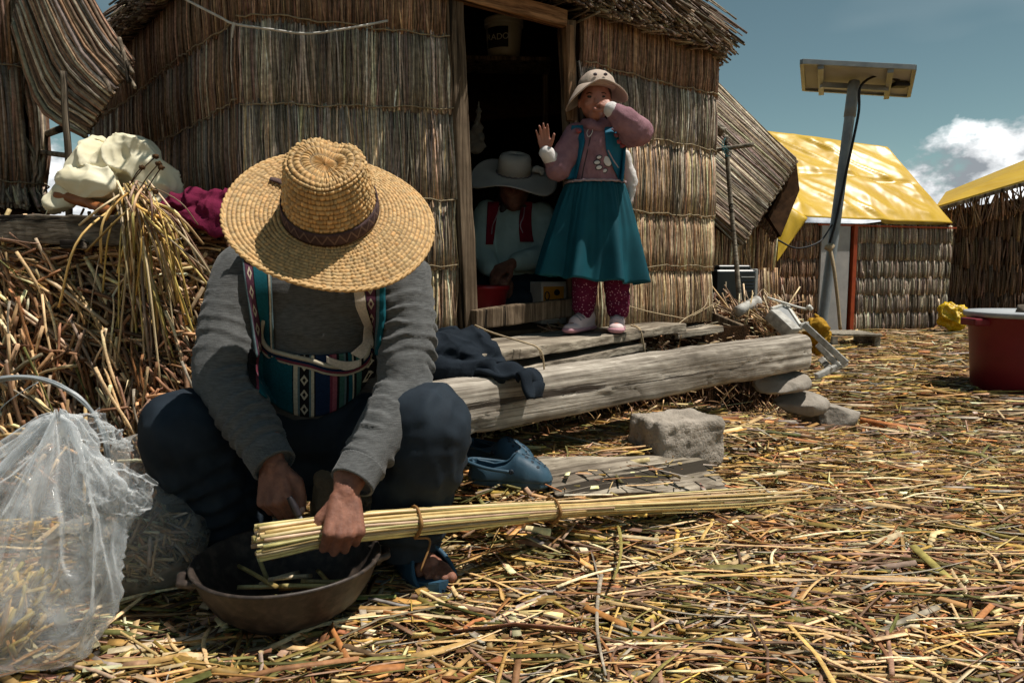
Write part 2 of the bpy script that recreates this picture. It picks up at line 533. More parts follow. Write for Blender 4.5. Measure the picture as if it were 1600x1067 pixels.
PAL_FRESH = pal((196, 172, 92), (176, 158, 84), (204, 186, 116), (160, 148, 76), (188, 154, 70), (214, 198, 140))
def pick(p, n, jit=0.16):
    c = p[RNG.integers(0, len(p), n)]
    c = c * (1 + jit * RNG.normal(size=(n, 1))) * (1 + 0.05 * RNG.normal(size=(n, 3)))
    return np.clip(c, 0.01, 0.9)

# ------------------------------------------------------------------ ground
pm('ground_base', C(78, 62, 40), C(140, 114, 74), 14, 0.9, 0.1, 0.8, 60, bdist=0.02)
gv, gf = [], []
gx = np.concatenate([[-600, -60], np.linspace(-6, 14, 111), [60, 600]]); gy = np.concatenate([[-600, -40], np.linspace(-3, 17, 111), [80, 1500]])
GXX, GYY = np.meshgrid(gx, gy)
_in = (GXX >= -6) & (GXX <= 14) & (GYY >= -3) & (GYY <= 17)
GZZ = np.where(_in, GH(GXX, GYY) + 0.012 * vnoise(np.stack([GXX.ravel() * .9, GYY.ravel() * .9, np.full(GXX.size, .3)], 1), 3).reshape(GXX.shape), 0) - .02
gv = list(zip(GXX.ravel().tolist(), GYY.ravel().tolist(), GZZ.ravel().tolist()))
nx = len(gx)
for j in range(len(gy) - 1):
    for i in range(nx - 1): gf.append((j * nx + i, j * nx + i + 1, (j + 1) * nx + i + 1, (j + 1) * nx + i))
ground = put('ground', mesh_pd('ground', gv, gf, True), 'ground_base')
tag(ground, 'ground of the reed island covered with cut totora reeds', None, None, 'structure')

def litter(name, n, xr, yr, lmin, lmax, rmin, rmax, z0, z1, sides=4, k=4, bias=0.66, keep=None, palette=PAL_GROUND, jit=0.24, leafy=0.80):
    x = RNG.uniform(*xr, n); y = RNG.uniform(*yr, n)
    if keep is not None:
        m = keep(x, y); x, y = x[m], y[m]; n = len(x)
    a = np.where(RNG.random(n) < bias, RNG.normal(0.06, 0.5, n), RNG.uniform(0, np.pi, n))
    L = lmin + (lmax - lmin) * RNG.random(n) ** 2.6
    r = RNG.uniform(rmin, rmax, n)
    z = z0 + (z1 - z0) * RNG.random(n) ** 1.6 + 0.012 * vnoise(np.stack([x * 0.9, y * 0.9, np.full(n, .3)], 1), 3) + GH(x, y)
    t = np.linspace(-0.5, 0.5, k)
    bend = RNG.normal(0, 0.07, n) * L; tilt = RNG.normal(0, 0.07, n); sagv = RNG.normal(0, 0.02, n) * L
    Pn = np.zeros((n, k, 3))
    ca, sa = np.cos(a), np.sin(a)
    w = 4 * (0.25 - t ** 2)
    Pn[:, :, 0] = x[:, None] + ca[:, None] * L[:, None] * t - sa[:, None] * bend[:, None] * w
    Pn[:, :, 1] = y[:, None] + sa[:, None] * L[:, None] * t + ca[:, None] * bend[:, None] * w
    Pn[:, :, 2] = np.maximum(z[:, None] + tilt[:, None] * L[:, None] * t + sagv[:, None] * w, 0.0)
    rr = r[:, None] * (1 - 0.25 * RNG.random((n, 1)) * (t + 0.5)[None])
    leaf = RNG.random(n) < leafy
    rr = rr * np.where(leaf, RNG.uniform(1.1, 3.3, n), 1.0)[:, None]
    flat = np.where(leaf, 0.13, RNG.uniform(0.5, 1.0, n))
    c = pick(palette, n, jit)
    cc = np.repeat(c[:, None, :], k, 1) * (1 + 0.22 * RNG.normal(size=(n, k, 1)))
    return stalks(name, Pn, rr, sides, np.clip(cc, 0.01, 0.9), flat=flat)

def in_view(x, y): return np.abs(x) < y * 0.78 + 0.5
lit = put('reed_litter', litter('reed_litter', 41000, (-1.9, 2.9), (0.8, 3.4), 0.03, 0.34, 0.0014, 0.0050, 0.0, 0.024, k=3, keep=in_view), 'reed', ground)
part_stuff(lit)
chaff = put('reed_chaff', litter('reed_chaff', 28000, (-1.9, 3.2), (0.8, 3.6), 0.008, 0.07, 0.0006, 0.0026, 0.004, 0.026, sides=3, k=2, bias=.4, keep=in_view, leafy=.8), 'reed', ground)
part_stuff(chaff)
far = put('distant_reed_litter', litter('distant_reed_litter', 40000, (-0.6, 9.0), (3.2, 11.5), 0.05, 0.5, 0.003, 0.007, 0.0, 0.03, sides=3, k=2,
          keep=lambda x, y: in_view(x, y) & (x > 0.16 * y - 0.1) & (RNG.random(len(x)) < np.clip(5.2 / y, 0, 1) ** 1.6)), 'reed', ground)
part_stuff(far)
# the long single stems that lie on top, each one a piece of the ground cover
stem_meshes = []
for v in range(14):
    n = 9; t = np.linspace(-0.5, 0.5, n); L = 1.0
    b1, b2 = random.uniform(-.05, .05), random.uniform(-.02, .02)
    kink = random.uniform(-.2, .2) if v % 4 == 0 else 0
    Pn = np.stack([t * L, b1 * 4 * (0.25 - t ** 2) + kink * np.maximum(t - 0.1, 0), 0.012 * np.cos(5 * t + v)], 1)
    r = np.linspace(1.0, random.uniform(.45, .9), n)
    flat = 0.2 if v % 3 == 0 else 0.8
    c = pick(PAL_GROUND, 1, 0.1)[0]
    cc = np.clip(c[None] * (1 + 0.18 * RNG.normal(size=(n, 1))), .02, .9)
    stem_meshes.append(stalks('reed_stem', Pn[None], r[None] * 0.012, 6, cc[None], flat=flat, smooth=True))
    stem_meshes[-1].materials.append(MAT['reed'])
def lay_stem(p, ang, L, r, tilt=0.0, parent=ground, mesh=None, roll=0.0, name='reed_stem'):
    o = bpy.data.objects.new(name, mesh or random.choice(stem_meshes))
    COL.objects.link(o); o.parent = parent
    off = Vector((0, 0, 0)); q = parent
    while q is not None:
        off += q.location; q = q.parent
    o.location = Vector(p) - off; o.rotation_euler = (roll, tilt, ang); o.scale = (L, r / 0.012, r / 0.012 * .62)
    return o
cnt = 0
while cnt < 235:
    px, py = random.uniform(20, 1620), random.uniform(640, 1075)
    if random.random() > 0.35 + 0.65 * (py - 640) / 430: continue
    g = GT(px, py)
    if g.y < 2.3 and -0.95 < g.x < -0.12 and g.y > 1.3: continue
    if g.y > 2.0 and g.x < 0.75 * (g.y - 2.1) + .1: continue
    if g.x < -0.55 and g.y > 1.1 and g.x < -0.5: 
        if random.random() < 0.7: continue
    a = random.gauss(0.05, 0.5) if random.random() < 0.72 else random.uniform(0, math.pi)
    lay_stem((g.x, g.y, g.z + random.uniform(0.022, 0.034)), a, random.uniform(0.08, 0.36), random.uniform(0.0026, 0.0062), random.gauss(0, 0.02))
    cnt += 1
# the few stems one notices at once
for (x0, y0, x1, y1, r) in ((700, 912, 1600, 905, .0055), (955, 780, 958, 930, .006), (940, 900, 942, 1060, .0055), (560, 900, 690, 870, .004), (664, 880, 820, 930, .005),
                            (1330, 960, 1395, 1060, .006), (130, 960, 350, 905, .007), (60, 1040, 230, 930, .007), (330, 985, 350, 1040, .006), (1040, 850, 1600, 862, .0045)):
    a, b = GT(x0, y0, .03), GT(x1, y1, .03); dv = b - a
    lay_stem((a + b) / 2 + Vector((0, 0, .004)), math.atan2(dv.y, dv.x), dv.length, r)

# ------------------------------------------------------------------ the banks of packed reed that carry the huts
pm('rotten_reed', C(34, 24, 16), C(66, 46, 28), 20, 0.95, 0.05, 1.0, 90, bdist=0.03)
def prism(name, plan, z0, z1, mat, parent=None, inset=0.0):
    n = len(plan); V = [(x, y, z0) for x, y in plan]
    cx = sum(p[0] for p in plan) / n; cy = sum(p[1] for p in plan) / n
    V += [(x + (cx - x) * inset, y + (cy - y) * inset, z1) for x, y in plan]
    F = [tuple(range(n - 1, -1, -1)), tuple(range(n, 2 * n))] + [(i, (i + 1) % n, n + (i + 1) % n, n + i) for i in range(n)]
    return put(name, mesh_pd(name, V, F), mat, parent)
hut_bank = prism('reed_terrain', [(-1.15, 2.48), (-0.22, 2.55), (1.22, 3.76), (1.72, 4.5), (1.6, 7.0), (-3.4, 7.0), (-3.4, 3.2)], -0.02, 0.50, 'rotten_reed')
tag(hut_bank, 'low bank of packed reeds under the main hut', None, None, 'structure')
side_bank = prism('reed_terrain', [(-3.6, 2.56), (-1.22, 2.50), (-0.98, 2.50), (-1.35, 3.0), (-2.6, 4.4), (-3.8, 4.4)], -0.02, 0.93, 'rotten_reed', inset=0.03)
tag(side_bank, 'high bank of piled dry reeds beside the main hut', None, None, 'structure')

def bank_stalks(name, n, px, py, dfun, lmin, lmax, rmin, rmax, afun, palette, parent, mat='reed', dj=0.05, sides=4, outf=0.3):
    x = RNG.uniform(*px, n); y = RNG.uniform(*py, n)
    base = np.array([list(P(a, b, dfun(a, b))) for a, b in zip(x, y)])
    base[:, 1] += RNG.uniform(-dj, dj * 0.4, n)
    a = afun(x, y, n)                       # angle in the face plane: 0 = level, -pi/2 = straight down
    L = RNG.uniform(lmin, lmax, n) * (0.5 + RNG.random(n)); r = RNG.uniform(rmin, rmax, n)
    dirv = np.stack([np.cos(a), -outf * RNG.random(n), np.sin(a)], 1)
    t = np.linspace(-0.5, 0.5, 5)
    Pn = base[:, None, :] + dirv[:, None, :] * (L[:, None] * t[None])[:, :, None]
    Pn[:, :, 2] -= (0.10 * RNG.random(n) * L)[:, None] * (t[None] * 2) ** 2
    Pn[:, :, 0] += (RNG.normal(0, 0.05, n) * L)[:, None] * (1 - 4 * t[None] ** 2)
    Pn[:, :, 2] = np.maximum(Pn[:, :, 2], 0.006)
    c = pick(palette, n, 0.2)
    cc = np.repeat(c[:, None, :], 5, 1) * (1 + 0.2 * RNG.normal(size=(n, 5, 1)))
    o = put(name, stalks(name, Pn, r, sides, np.clip(cc, .01, .9), smooth=True), mat, parent)
    return part_stuff(o)
def ang_side(x, y, n):
    down = RNG.normal(-1.15, 0.42, n) * np.where(RNG.random(n) < 0.25, -1, 1)
    lev = RNG.normal(-0.05, 0.35, n)
    top = np.clip((y - 350) / 130.0, 0, 1)
    return np.where(RNG.random(n) < 0.12 + 0.62 * top, down, lev)
bank_stalks('piled_reeds', 3000, (-60, 385), (352, 760), lambda a, b: 2.52 - 0.05 * math.sin(a * .03) - 0.22 * (b - 350) / 400, 0.06, 0.22, 0.0035, 0.0075, ang_side, PAL_MOUND * 1.25, side_bank, dj=0.09)
bank_stalks('loose_reeds', 420, (-40, 370), (400, 720), lambda a, b: 2.44 - 0.22 * (b - 350) / 400, 0.12, 0.30, 0.004, 0.0075, ang_side, np.vstack([PAL_MOUND * 1.2, PAL_STRAW]), side_bank, dj=0.05)
for i in range(70):      # stems hanging out of the pile, each one apart
    px, py = random.uniform(5, 330), random.uniform(400, 680)
    p = P(px, py, random.uniform(2.36, 2.42) - 0.17 * (py - 400) / 280)
    L = random.uniform(.14, .36)
    o = bpy.data.objects.new('reed_stem', random.choice(stem_meshes)); COL.objects.link(o); o.parent = side_bank
    o.location = p; o.rotation_euler = (random.uniform(-.3, .1), random.choice([1, 1, 1, -1]) * random.gauss(1.15, .3), random.uniform(-.3, .3)); o.scale = (L, random.uniform(.3, .55), random.uniform(.3, .55))
for i in range(34):      # level ones near its top
    p = P(random.uniform(0, 320), random.uniform(372, 440), random.uniform(2.36, 2.44))
    o = bpy.data.objects.new('reed_stem', random.choice(stem_meshes)); COL.objects.link(o); o.parent = side_bank
    o.location = p; o.rotation_euler = (0, random.gauss(0.1, .22), random.gauss(0, .3)); o.scale = (random.uniform(.1, .26), .42, .42)
# front of the hut's bank, mostly hidden in the dark behind the log
def front_d(a, b):
    X0, Y0, X1, Y1 = -0.28, 2.46, 1.22, 3.68
    u = (a - 800) / FPX; s = (Y1 - Y0) / (X1 - X0)
    return (Y0 - s * X0) / (1 - s * u)
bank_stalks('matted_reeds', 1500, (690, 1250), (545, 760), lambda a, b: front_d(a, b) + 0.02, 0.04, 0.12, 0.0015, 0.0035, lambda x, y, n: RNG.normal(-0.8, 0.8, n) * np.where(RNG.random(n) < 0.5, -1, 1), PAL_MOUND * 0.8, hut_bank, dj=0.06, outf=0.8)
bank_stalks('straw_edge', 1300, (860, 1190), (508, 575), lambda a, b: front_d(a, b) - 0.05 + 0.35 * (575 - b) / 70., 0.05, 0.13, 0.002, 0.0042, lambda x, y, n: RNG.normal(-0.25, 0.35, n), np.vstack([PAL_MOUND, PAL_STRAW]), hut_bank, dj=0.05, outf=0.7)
bank_stalks('back_reeds', 300, (330, 480), (700, 830), lambda a, b: 2.38, 0.06, 0.2, 0.0035, 0.006, lambda x, y, n: RNG.normal(0.9, 0.5, n), PAL_MOUND, hut_bank, dj=0.05)
for i in range(46):
    px, py = random.uniform(740, 1230), random.uniform(610, 735)
    p = P(px, py, front_d(px, py) - random.uniform(.04, .15))
    if p.z < 0.02: p.z = 0.03
    o = bpy.data.objects.new('reed_stem', random.choice(stem_meshes)); COL.objects.link(o); o.parent = hut_bank
    o.location = p; o.rotation_euler = (0, random.choice([-1, 1]) * random.gauss(1.0, .4), random.uniform(-.6, .6)); o.scale = (random.uniform(.1, .24), .38, .38)

# ------------------------------------------------------------------ reed walls and mats
def wall_course(name, plan, za, zb, palette, parent, dens=420, rmin=.0035, rmax=.0075, depth=.026, bulge=.012, mat='reed_wall', sides=4, slant=.02, flare=0.0, over=.03, grad=None, K=4):
    "one course of upright reeds between two ropes along the polyline plan [(x, y)...]; outward is to the right of travel"
    pl = np.array(plan, float); seg = np.diff(pl, axis=0); ln = np.linalg.norm(seg, axis=1); cum = np.concatenate([[0], np.cumsum(ln)])
    n = int(dens * cum[-1])
    s = np.sort(RNG.uniform(0, cum[-1], n)); k = np.clip(np.searchsorted(cum, s, 'right') - 1, 0, len(ln) - 1)
    f = (s - cum[k]) / ln[k]
    base = pl[k] + seg[k] * f[:, None]
    nrm = np.stack([seg[:, 1], -seg[:, 0]], 1) / ln[:, None]
    sm = nrm[k]
    tan = seg[k] / ln[k][:, None]
    t = np.linspace(0, 1, K)
    z0 = za - over * RNG.random(n); z1 = zb + 0.01 * RNG.random(n)
    short = RNG.random(n) < 0.10; z1 = np.where(short, za + (zb - za) * RNG.uniform(.3, .9, n), z1)
    lay = RNG.random(n) ** 1.3 * depth
    prof = bulge * np.sin(np.pi * t) ** 0.7 + flare * (1 - t) ** 2
    sl = RNG.normal(0, slant, n); wob = RNG.normal(0, .0018, (n, K))
    Pn = np.zeros((n, K, 3))
    o = lay[:, None] + prof[None]
    lat = sl[:, None] * (t[None] - .5) * (zb - za) * 4 + wob
    Pn[:, :, 0] = base[:, 0, None] + sm[:, 0, None] * o + tan[:, 0, None] * lat
    Pn[:, :, 1] = base[:, 1, None] + sm[:, 1, None] * o + tan[:, 1, None] * lat
    Pn[:, :, 2] = z0[:, None] + (z1 - z0)[:, None] * t[None]
    c = pick(palette, n, 0.2)
    # neighbouring stems weather alike
    c = c * (1 + 0.30 * vnoise(np.stack([s * 9, np.full(n, za * 3), np.zeros(n)], 1), 5) + .25 * vnoise(np.stack([s * 40, np.full(n, za * 5), np.zeros(n)], 1), 6))[:, None]
    cc = np.repeat(c[:, None, :], K, 1) * (1 + 0.14 * RNG.normal(size=(n, K, 1)))
    if grad is not None:
        cc = cc * (1 - t[None, :, None]) + t[None, :, None] * cc * np.array(grad)[None, None, :]
    return part_stuff(put(name, stalks(name, Pn, RNG.uniform(rmin, rmax, n), sides, np.clip(cc, .01, .9), smooth=True), mat, parent))
pm('cord', C(122, 108, 88), C(160, 146, 120), 60, 0.9, 0.1, 0.6, 300)
def rope_line(plan, z, parent, out=.036, r=.003, wav=.012, seed=0, name='rope', mat='cord'):
    pl = np.array(plan, float); seg = np.diff(pl, axis=0); ln = np.linalg.norm(seg, axis=1); cum = np.concatenate([[0], np.cumsum(ln)])
    m = max(8, int(cum[-1] / .03)); s = np.linspace(0, cum[-1], m); k = np.clip(np.searchsorted(cum, s, 'right') - 1, 0, len(ln) - 1)
    f = (s - cum[k]) / ln[k]; b = pl[k] + seg[k] * f[:, None]; nrm = (np.stack([seg[:, 1], -seg[:, 0]], 1) / ln[:, None])[k]
    pts = np.zeros((m, 3)); pts[:, :2] = b + nrm * (out + .004 * np.sin(s * 90 + seed))[:, None]
    pts[:, 2] = z + wav * np.sin(s * 4.1 + seed) + .004 * np.sin(s * 31 + seed * 2) + (.0025 * np.sin(s * 120))
    return put(name, stalks(name, pts[None], np.full((1, m), r), 6, smooth=True), mat, parent)
def bilinear(q, u, v):
    a, b, c, d = [np.array(list(x), float) for x in q]
    u = np.asarray(u)[..., None]; v = np.asarray(v)[..., None]
    return a * (1 - u) * (1 - v) + b * u * (1 - v) + c * u * v + d * (1 - u) * v
def mat_quad(name, q, n, palette, parent, r=(.004, .008), depth=.04, bow=0.0, mat='thatch', ragged=.05, sides=4, jit=.03, K=5, lmin=1.0, smooth=True):
    "reeds running from edge (q0 q1) to edge (q3 q2), layered along the quad's normal"
    A = [Vector(x) for x in q]
    nr = (A[1] - A[0]).cross(A[3] - A[0]).normalized(); nr = np.array(list(nr))
    u = RNG.random(n); t = np.linspace(0, 1, K)
    st = RNG.random(n) * (1 - lmin); en = st + lmin + ragged * RNG.normal(size=n)
    vv = st[:, None] + (en - st)[:, None] * t[None]
    uu = u[:, None] + jit * RNG.normal(size=(n, 1)) * (t[None] - .5) * 2
    Pn = bilinear(q, uu, vv)
    off = (RNG.random(n) * depth)[:, None] + bow * np.sin(np.pi * np.clip(vv, 0, 1)) + .002 * RNG.normal(size=(n, K))
    Pn = Pn + nr[None, None, :] * off[:, :, None]
    c = pick(palette, n, .2); c = c * (1 + .2 * vnoise(np.stack([u * 25, np.zeros(n), np.zeros(n)], 1), 11))[:, None]
    cc = np.repeat(c[:, None, :], K, 1) * (1 + .12 * RNG.normal(size=(n, K, 1)))
    return part_stuff(put(name, stalks(name, Pn, RNG.uniform(*r, n), sides, np.clip(cc, .01, .9), smooth=smooth), mat, parent))
def slab(name, q, thick, mat, parent):
    "closed slab behind the quad (against its normal)"
    A = [Vector(x) for x in q]; n = (A[1] - A[0]).cross(A[3] - A[0]).normalized()
    V = A + [v - n * thick for v in A]
    return put(name, mesh_pd(name, V, [(0, 1, 2, 3), (7, 6, 5, 4), (0, 4, 5, 1), (1, 5, 6, 2), (2, 6, 7, 3), (3, 7, 4, 0)]), mat, parent)
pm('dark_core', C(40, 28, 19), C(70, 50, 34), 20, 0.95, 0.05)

# ------------------------------------------------------------------ the main hut
C0, C1, DL, DR, C2, C3, C4 = (-2.52, 4.44), (-0.905, 2.545), (-0.150, 2.752), (0.250, 3.052), (0.950, 3.592), (0.92, 5.2), (-1.6, 6.2)
hut = thing('reed_hut', 'main reed hut with the open doorway where the girl stands', 'hut', (-.4, 4.0, .5), 'reed huts of the island')
LV = [0.555, 0.805, 1.062, 1.372, 1.645, 1.90]
C2b = (0.985, 3.66); C2c = (0.99, 3.80)
C1a, C1b = (-0.925, 2.575), (-0.86, 2.555)
left_plan = [C0, C1a]; face_plan = [C1a, C1b, (-0.215, 2.735)]; right_plan = [(0.275, 3.075), C2, C2b, C2c, C3]
pals_face = [PAL_STRAW, np.vstack([PAL_STRAW, PAL_GREY]), np.vstack([PAL_GREY, PAL_STRAW[:2]]), PAL_GREY, PAL_WARM]
pals_right = [PAL_STRAW, PAL_STRAW, np.vstack([PAL_GREY, PAL_STRAW]), PAL_GREY, PAL_WARM]
for i in range(5):
    wall_course('reed_panel', left_plan, LV[i], LV[i + 1], np.vstack([PAL_GREY, PAL_WARM, PAL_WARM])[:] if i < 4 else PAL_WARM, hut, dens=800, rmin=.0020, rmax=.0056, sides=3, K=3, slant=.006, bulge=.006, over=.01)
    wall_course('reed_panel', face_plan, LV[i], LV[i + 1], pals_face[i], hut, dens=1700, rmin=.0014, rmax=.0046, flare=.008 if i < 3 else .003, slant=.012, bulge=.007, over=.012)
    wall_course('reed_panel', right_plan[:4], LV[i], LV[i + 1], pals_right[i], hut, dens=1550, rmin=.0014, rmax=.0048, flare=.012 if i < 3 else .004, slant=.016, bulge=.009, over=.018)
for i in range(1, 5):
    for k, pl_ in enumerate((left_plan, face_plan, right_plan[:4])):
        rope_line(pl_, LV[i], hut, seed=i * 3.3 + k, wav=.010, out=.040, r=.0028)
def core_wall(plan, z0, z1, parent, thick=.05, name='wall_core'):
    pl_ = [Vector((x, y, 0)) for x, y in plan]; V, F = [], []
    for i, p in enumerate(pl_):
        a = pl_[max(i - 1, 0)]; b = pl_[min(i + 1, len(pl_) - 1)]; t = (b - a).normalized(); n = Vector((t.y, -t.x, 0))
        for z in (z0, z1):
            V.append(Vector((p.x, p.y, z)) - n * .002); V.append(Vector((p.x, p.y, z)) - n * thick)
    for i in range(len(pl_) - 1):
        a, b = 4 * i, 4 * (i + 1)
        F += [(a, b, b + 2, a + 2), (a + 1, a + 3, b + 3, b + 1), (a + 2, b + 2, b + 3, a + 3), (a, a + 1, b + 1, b)]
    F += [(0, 2, 3, 1), (4 * len(pl_) - 4, 4 * len(pl_) - 3, 4 * len(pl_) - 1, 4 * len(pl_) - 2)]
    return put(name, mesh_pd(name, V, F), 'dark_core', parent)
core_wall(left_plan + [(-0.86, 2.56), (-.215, 2.738)], .50, 1.92, hut)
core_wall([(0.275, 3.078), C2, C2b, C2c, C3, C4, C0], .50, 1.92, hut)
pm('earth_floor', C(70, 56, 42), C(96, 78, 58), 20, 0.9, 0.1, 0.4, 60)
prism('floor_mat', [(-.85, 2.66), (-.2, 2.82), (.22, 3.12), (.88, 3.62), (.85, 5.1), (-1.5, 6.0), (-2.3, 4.45)], .495, .545, 'earth_floor', hut)
# roof: closed core and layers of thatch
APEX = Vector((-.55, 4.35, 3.35))
EAVE = [Vector((-2.62, 4.50, 1.93)), Vector((-.965, 2.505, 1.90)), Vector((-.86, 2.45, 1.89)), Vector((-.145, 2.635, 1.845)), Vector((.345, 2.995, 1.83)), Vector((.955, 3.485, 1.82)), Vector((1.005, 3.60, 1.82)), Vector((1.02, 3.85, 1.83)), Vector((.96, 5.35, 1.85)), Vector((-1.7, 6.5, 1.9))]
rc_v = [e + Vector((0, 0, .015)) for e in EAVE] + [e + Vector((0, 0, .09)) for e in EAVE] + [APEX, Vector((-.5, 4.3, 2.95))]
ne = len(EAVE); rc_f = []
for i in range(ne):
    j = (i + 1) % ne
    rc_f += [(i, j, ne + j, ne + i), (ne + i, ne + j, 2 * ne), (j, i, 2 * ne + 1)]
roof = put('roof', mesh_pd('roof', rc_v, rc_f), 'dark_core', hut)
def thatch(a, b, apex, n, parent, palette=PAL_THATCH, name='thatch', lift=.08, out=.03):
    a, b, apex = Vector(a), Vector(b), Vector(apex)
    nr = (b - a).cross(apex - a).normalized()
    if nr.z < 0: nr = -nr
    u = RNG.random(n); row = RNG.random(n) ** 1.25
    a_, b_, ap = (np.array(list(v)) for v in (a, b, apex))
    e = a_[None] * (1 - u[:, None]) + b_[None] * u[:, None]
    v0 = row * .80 - .005 - .022 * RNG.random(n); L = RNG.uniform(.14, .3, n)
    t = np.linspace(0, 1, 4)
    vv = v0[:, None] + L[:, None] * t[None]
    Pn = e[:, None, :] + (ap[None, None, :] - e[:, None, :]) * vv[:, :, None]
    side = RNG.normal(0, .05, n)
    Pn += (b_ - a_)[None, None, :] / (b - a).length * (side[:, None] * (t[None] - .5))[:, :, None]
    Pn += np.array(list(nr))[None, None, :] * (lift + out * RNG.normal(size=n) + .03 * RNG.random(n))[:, None, None] * (1 - .35 * t[None, :, None])
    Pn[:, 0, 2] -= .03 * RNG.random(n)
    c = pick(palette, n, .24); cc = np.repeat(c[:, None, :], 4, 1) * (1 + .15 * RNG.normal(size=(n, 4, 1)))
    return part_stuff(put(name, stalks(name, Pn, RNG.uniform(.003, .0062, n), 3, np.clip(cc, .01, .9)), 'thatch', parent))
def eave_fringe(a, b, n, parent, inward, palette=PAL_THATCH * .9, zj=.09):
    a_, b_ = np.array(list(a)), np.array(list(b)); u = RNG.random(n)
    e = a_[None] * (1 - u[:, None]) + b_[None] * u[:, None]; inn = np.array(list(inward)); tg = (b_ - a_) / np.linalg.norm(b_ - a_)
    e[:, 2] += RNG.uniform(-.015, zj, n)
    t = np.linspace(0, 1, 4); L = RNG.uniform(.1, .25, n)
    Pn = e[:, None, :] - inn[None, None, :] * (.05 * RNG.random(n))[:, None, None] + inn[None, None, :] * (L[:, None] * t[None])[:, :, None]
    Pn += tg[None, None, :] * (RNG.normal(0, .05, n)[:, None] * t[None])[:, :, None]
    Pn[:, :, 2] += (L * RNG.normal(.55, .22, n))[:, None] * t[None]
    c = pick(palette, n, .25)
    return part_stuff(put('thatch_fringe', stalks('thatch_fringe', Pn, RNG.uniform(.003, .0065, n), 3, c), 'thatch', parent))
for i, n in ((0, 1500), (1, 260), (2, 900), (3, 1100), (4, 2200), (5, 420), (6, 500), (7, 900)):
    thatch(EAVE[i], EAVE[i + 1], APEX, n, roof)
    m = (EAVE[i] + EAVE[i + 1]) / 2; inn = Vector((APEX.x - m.x, APEX.y - m.y, 0)).normalized()
    eave_fringe(EAVE[i], EAVE[i + 1], int((EAVE[i + 1] - EAVE[i]).length * 1050), roof, inn)
# door frame
wood('jamb_wood', C(120, 104, 86), C(78, 64, 50), C(30, 24, 18), 0.64, vert=True)
wood('lintel_wood', C(150, 112, 78), C(104, 72, 48), C(50, 34, 22), 0.64)
wood('jamb_warm', C(150, 118, 88), C(112, 84, 60), C(56, 40, 28), 0.64, vert=True)
wood('grey_wood', C(172, 162, 146), C(112, 102, 90), C(44, 38, 32), 0.66)
wood('pale_plank', C(164, 154, 138), C(110, 100, 88), C(50, 44, 36), 0.60, 0.7)
pJ0 = P(733, 512, 2.735); pJ1 = P(706, -20, 2.715)
door_frame = put('door_jamb', beam('door_jamb', pJ0, pJ1, .060, .055, up=(.61, -.79, 0), wear=.008, cuts=10, seed=3), 'jamb_wood', hut)
pR0, pR1 = P(898, 505, 3.08), P(886, 34, 3.03)
put('door_jamb', beam('door_jamb', pR0, pR1, .05, .05, up=(.61, -.79, 0), wear=.010, cuts=10, seed=5), 'jamb_wood', hut)
put('door_jamb', beam('door_jamb', P(893, 190, 3.01), P(887, 40, 2.985), .042, .03, up=(.61, -.79, 0), wear=.004, cuts=6, seed=8), 'jamb_warm', hut)
put('lintel', beam('lintel', P(690, -18, 2.665), P(882, 31, 2.95), .045, .062, wear=.003, cuts=6, seed=2), 'lintel_wood', hut)
put('door_sill', beam('door_sill', P(738, 500, 2.70), P(895, 479, 3.02), .05, .075, wear=.005, cuts=8, seed=6), 'jamb_wood', hut)
# ragged reed ends beside the door on the right
mat_quad('door_edge_reeds', [P(872, 40, 3.06), P(884, 40, 3.06), P(896, 240, 3.06), P(884, 240, 3.06)], 70, PAL_WARM, hut, r=(.002, .004), depth=.03, ragged=.1, mat='reed_wall')

# ------------------------------------------------------------------ neighbouring hut on the left: wall end and drooping roof
nh = thing('reed_hut', 'reed hut at the left edge, its rounded wall end tied with cord', 'hut', (-2.3, 3.0, .95), 'reed huts of the island')
np_ = [(-2.5, 2.55), (-2.08, 2.78), (-1.935, 2.90), (-1.95, 3.0), (-2.4, 3.5)]
zr = [1.08, 1.135, 1.585, 2.2]
wall_course('reed_panel', np_, zr[1], zr[2], np.vstack([PAL_GREY, PAL_WARM]), nh, dens=800, rmin=.003, rmax=.008, bulge=.03, slant=.008)
wall_course('reed_panel', np_, zr[2], zr[3], np.vstack([PAL_GREY, PAL_WARM]), nh, dens=800, rmin=.003, rmax=.008, bulge=.03, slant=.008)
wall_course('reed_fringe', np_, 1.06, 1.14, PAL_GREY, nh, dens=420, rmin=.004, rmax=.008, bulge=.0, flare=.03, slant=.05)
core_wall(np_, .85, 2.2, nh)
rope_line(np_, zr[2], nh, seed=2, out=.045, wav=.004, r=.003); rope_line(np_, zr[1], nh, seed=5, out=.04, wav=.004, r=.003)

nr_ = thing('thatched_shelter', 'shelter with a drooping thatched roof of thick reeds between two huts', 'shelter', (-1.9, 2.9, .95))
def droop(n, dd, seedpal, rlo, rhi):
    s = RNG.random(n); K = 8; t = np.linspace(0, 1, K)
    a = np.array([[20., 40.], [62., 165.], [132., 213.]]); b = np.array([[60., -160.], [150., 10.], [208., 96.]])
    out = np.zeros((n, K, 3)); 
    for i in range(n):
        cp = a * (1 - s[i]) + b * s[i]
        c = spline([(q[0], q[1], 0) for q in cp], K)
        e = RNG.normal(0, .06); dz = RNG.random() * dd
        for k in range(K):
            ww = c[k] + (c[-1] - c[-2]) * (e if k == K - 1 else 0)
            out[i, k] = list(P(ww[0] + RNG.normal(0, 1.0), ww[1] + RNG.normal(0, 1.0), 2.78 - .10 * t[k] - .05 * math.sin(math.pi * s[i]) + dz))
    c = pick(seedpal, n, .22); cc = np.repeat(c[:, None, :], K, 1) * (1 + .1 * RNG.normal(size=(n, K, 1)))
    return stalks('thatch', out, RNG.uniform(rlo, rhi, n), 6, np.clip(cc, .01, .9), smooth=True)
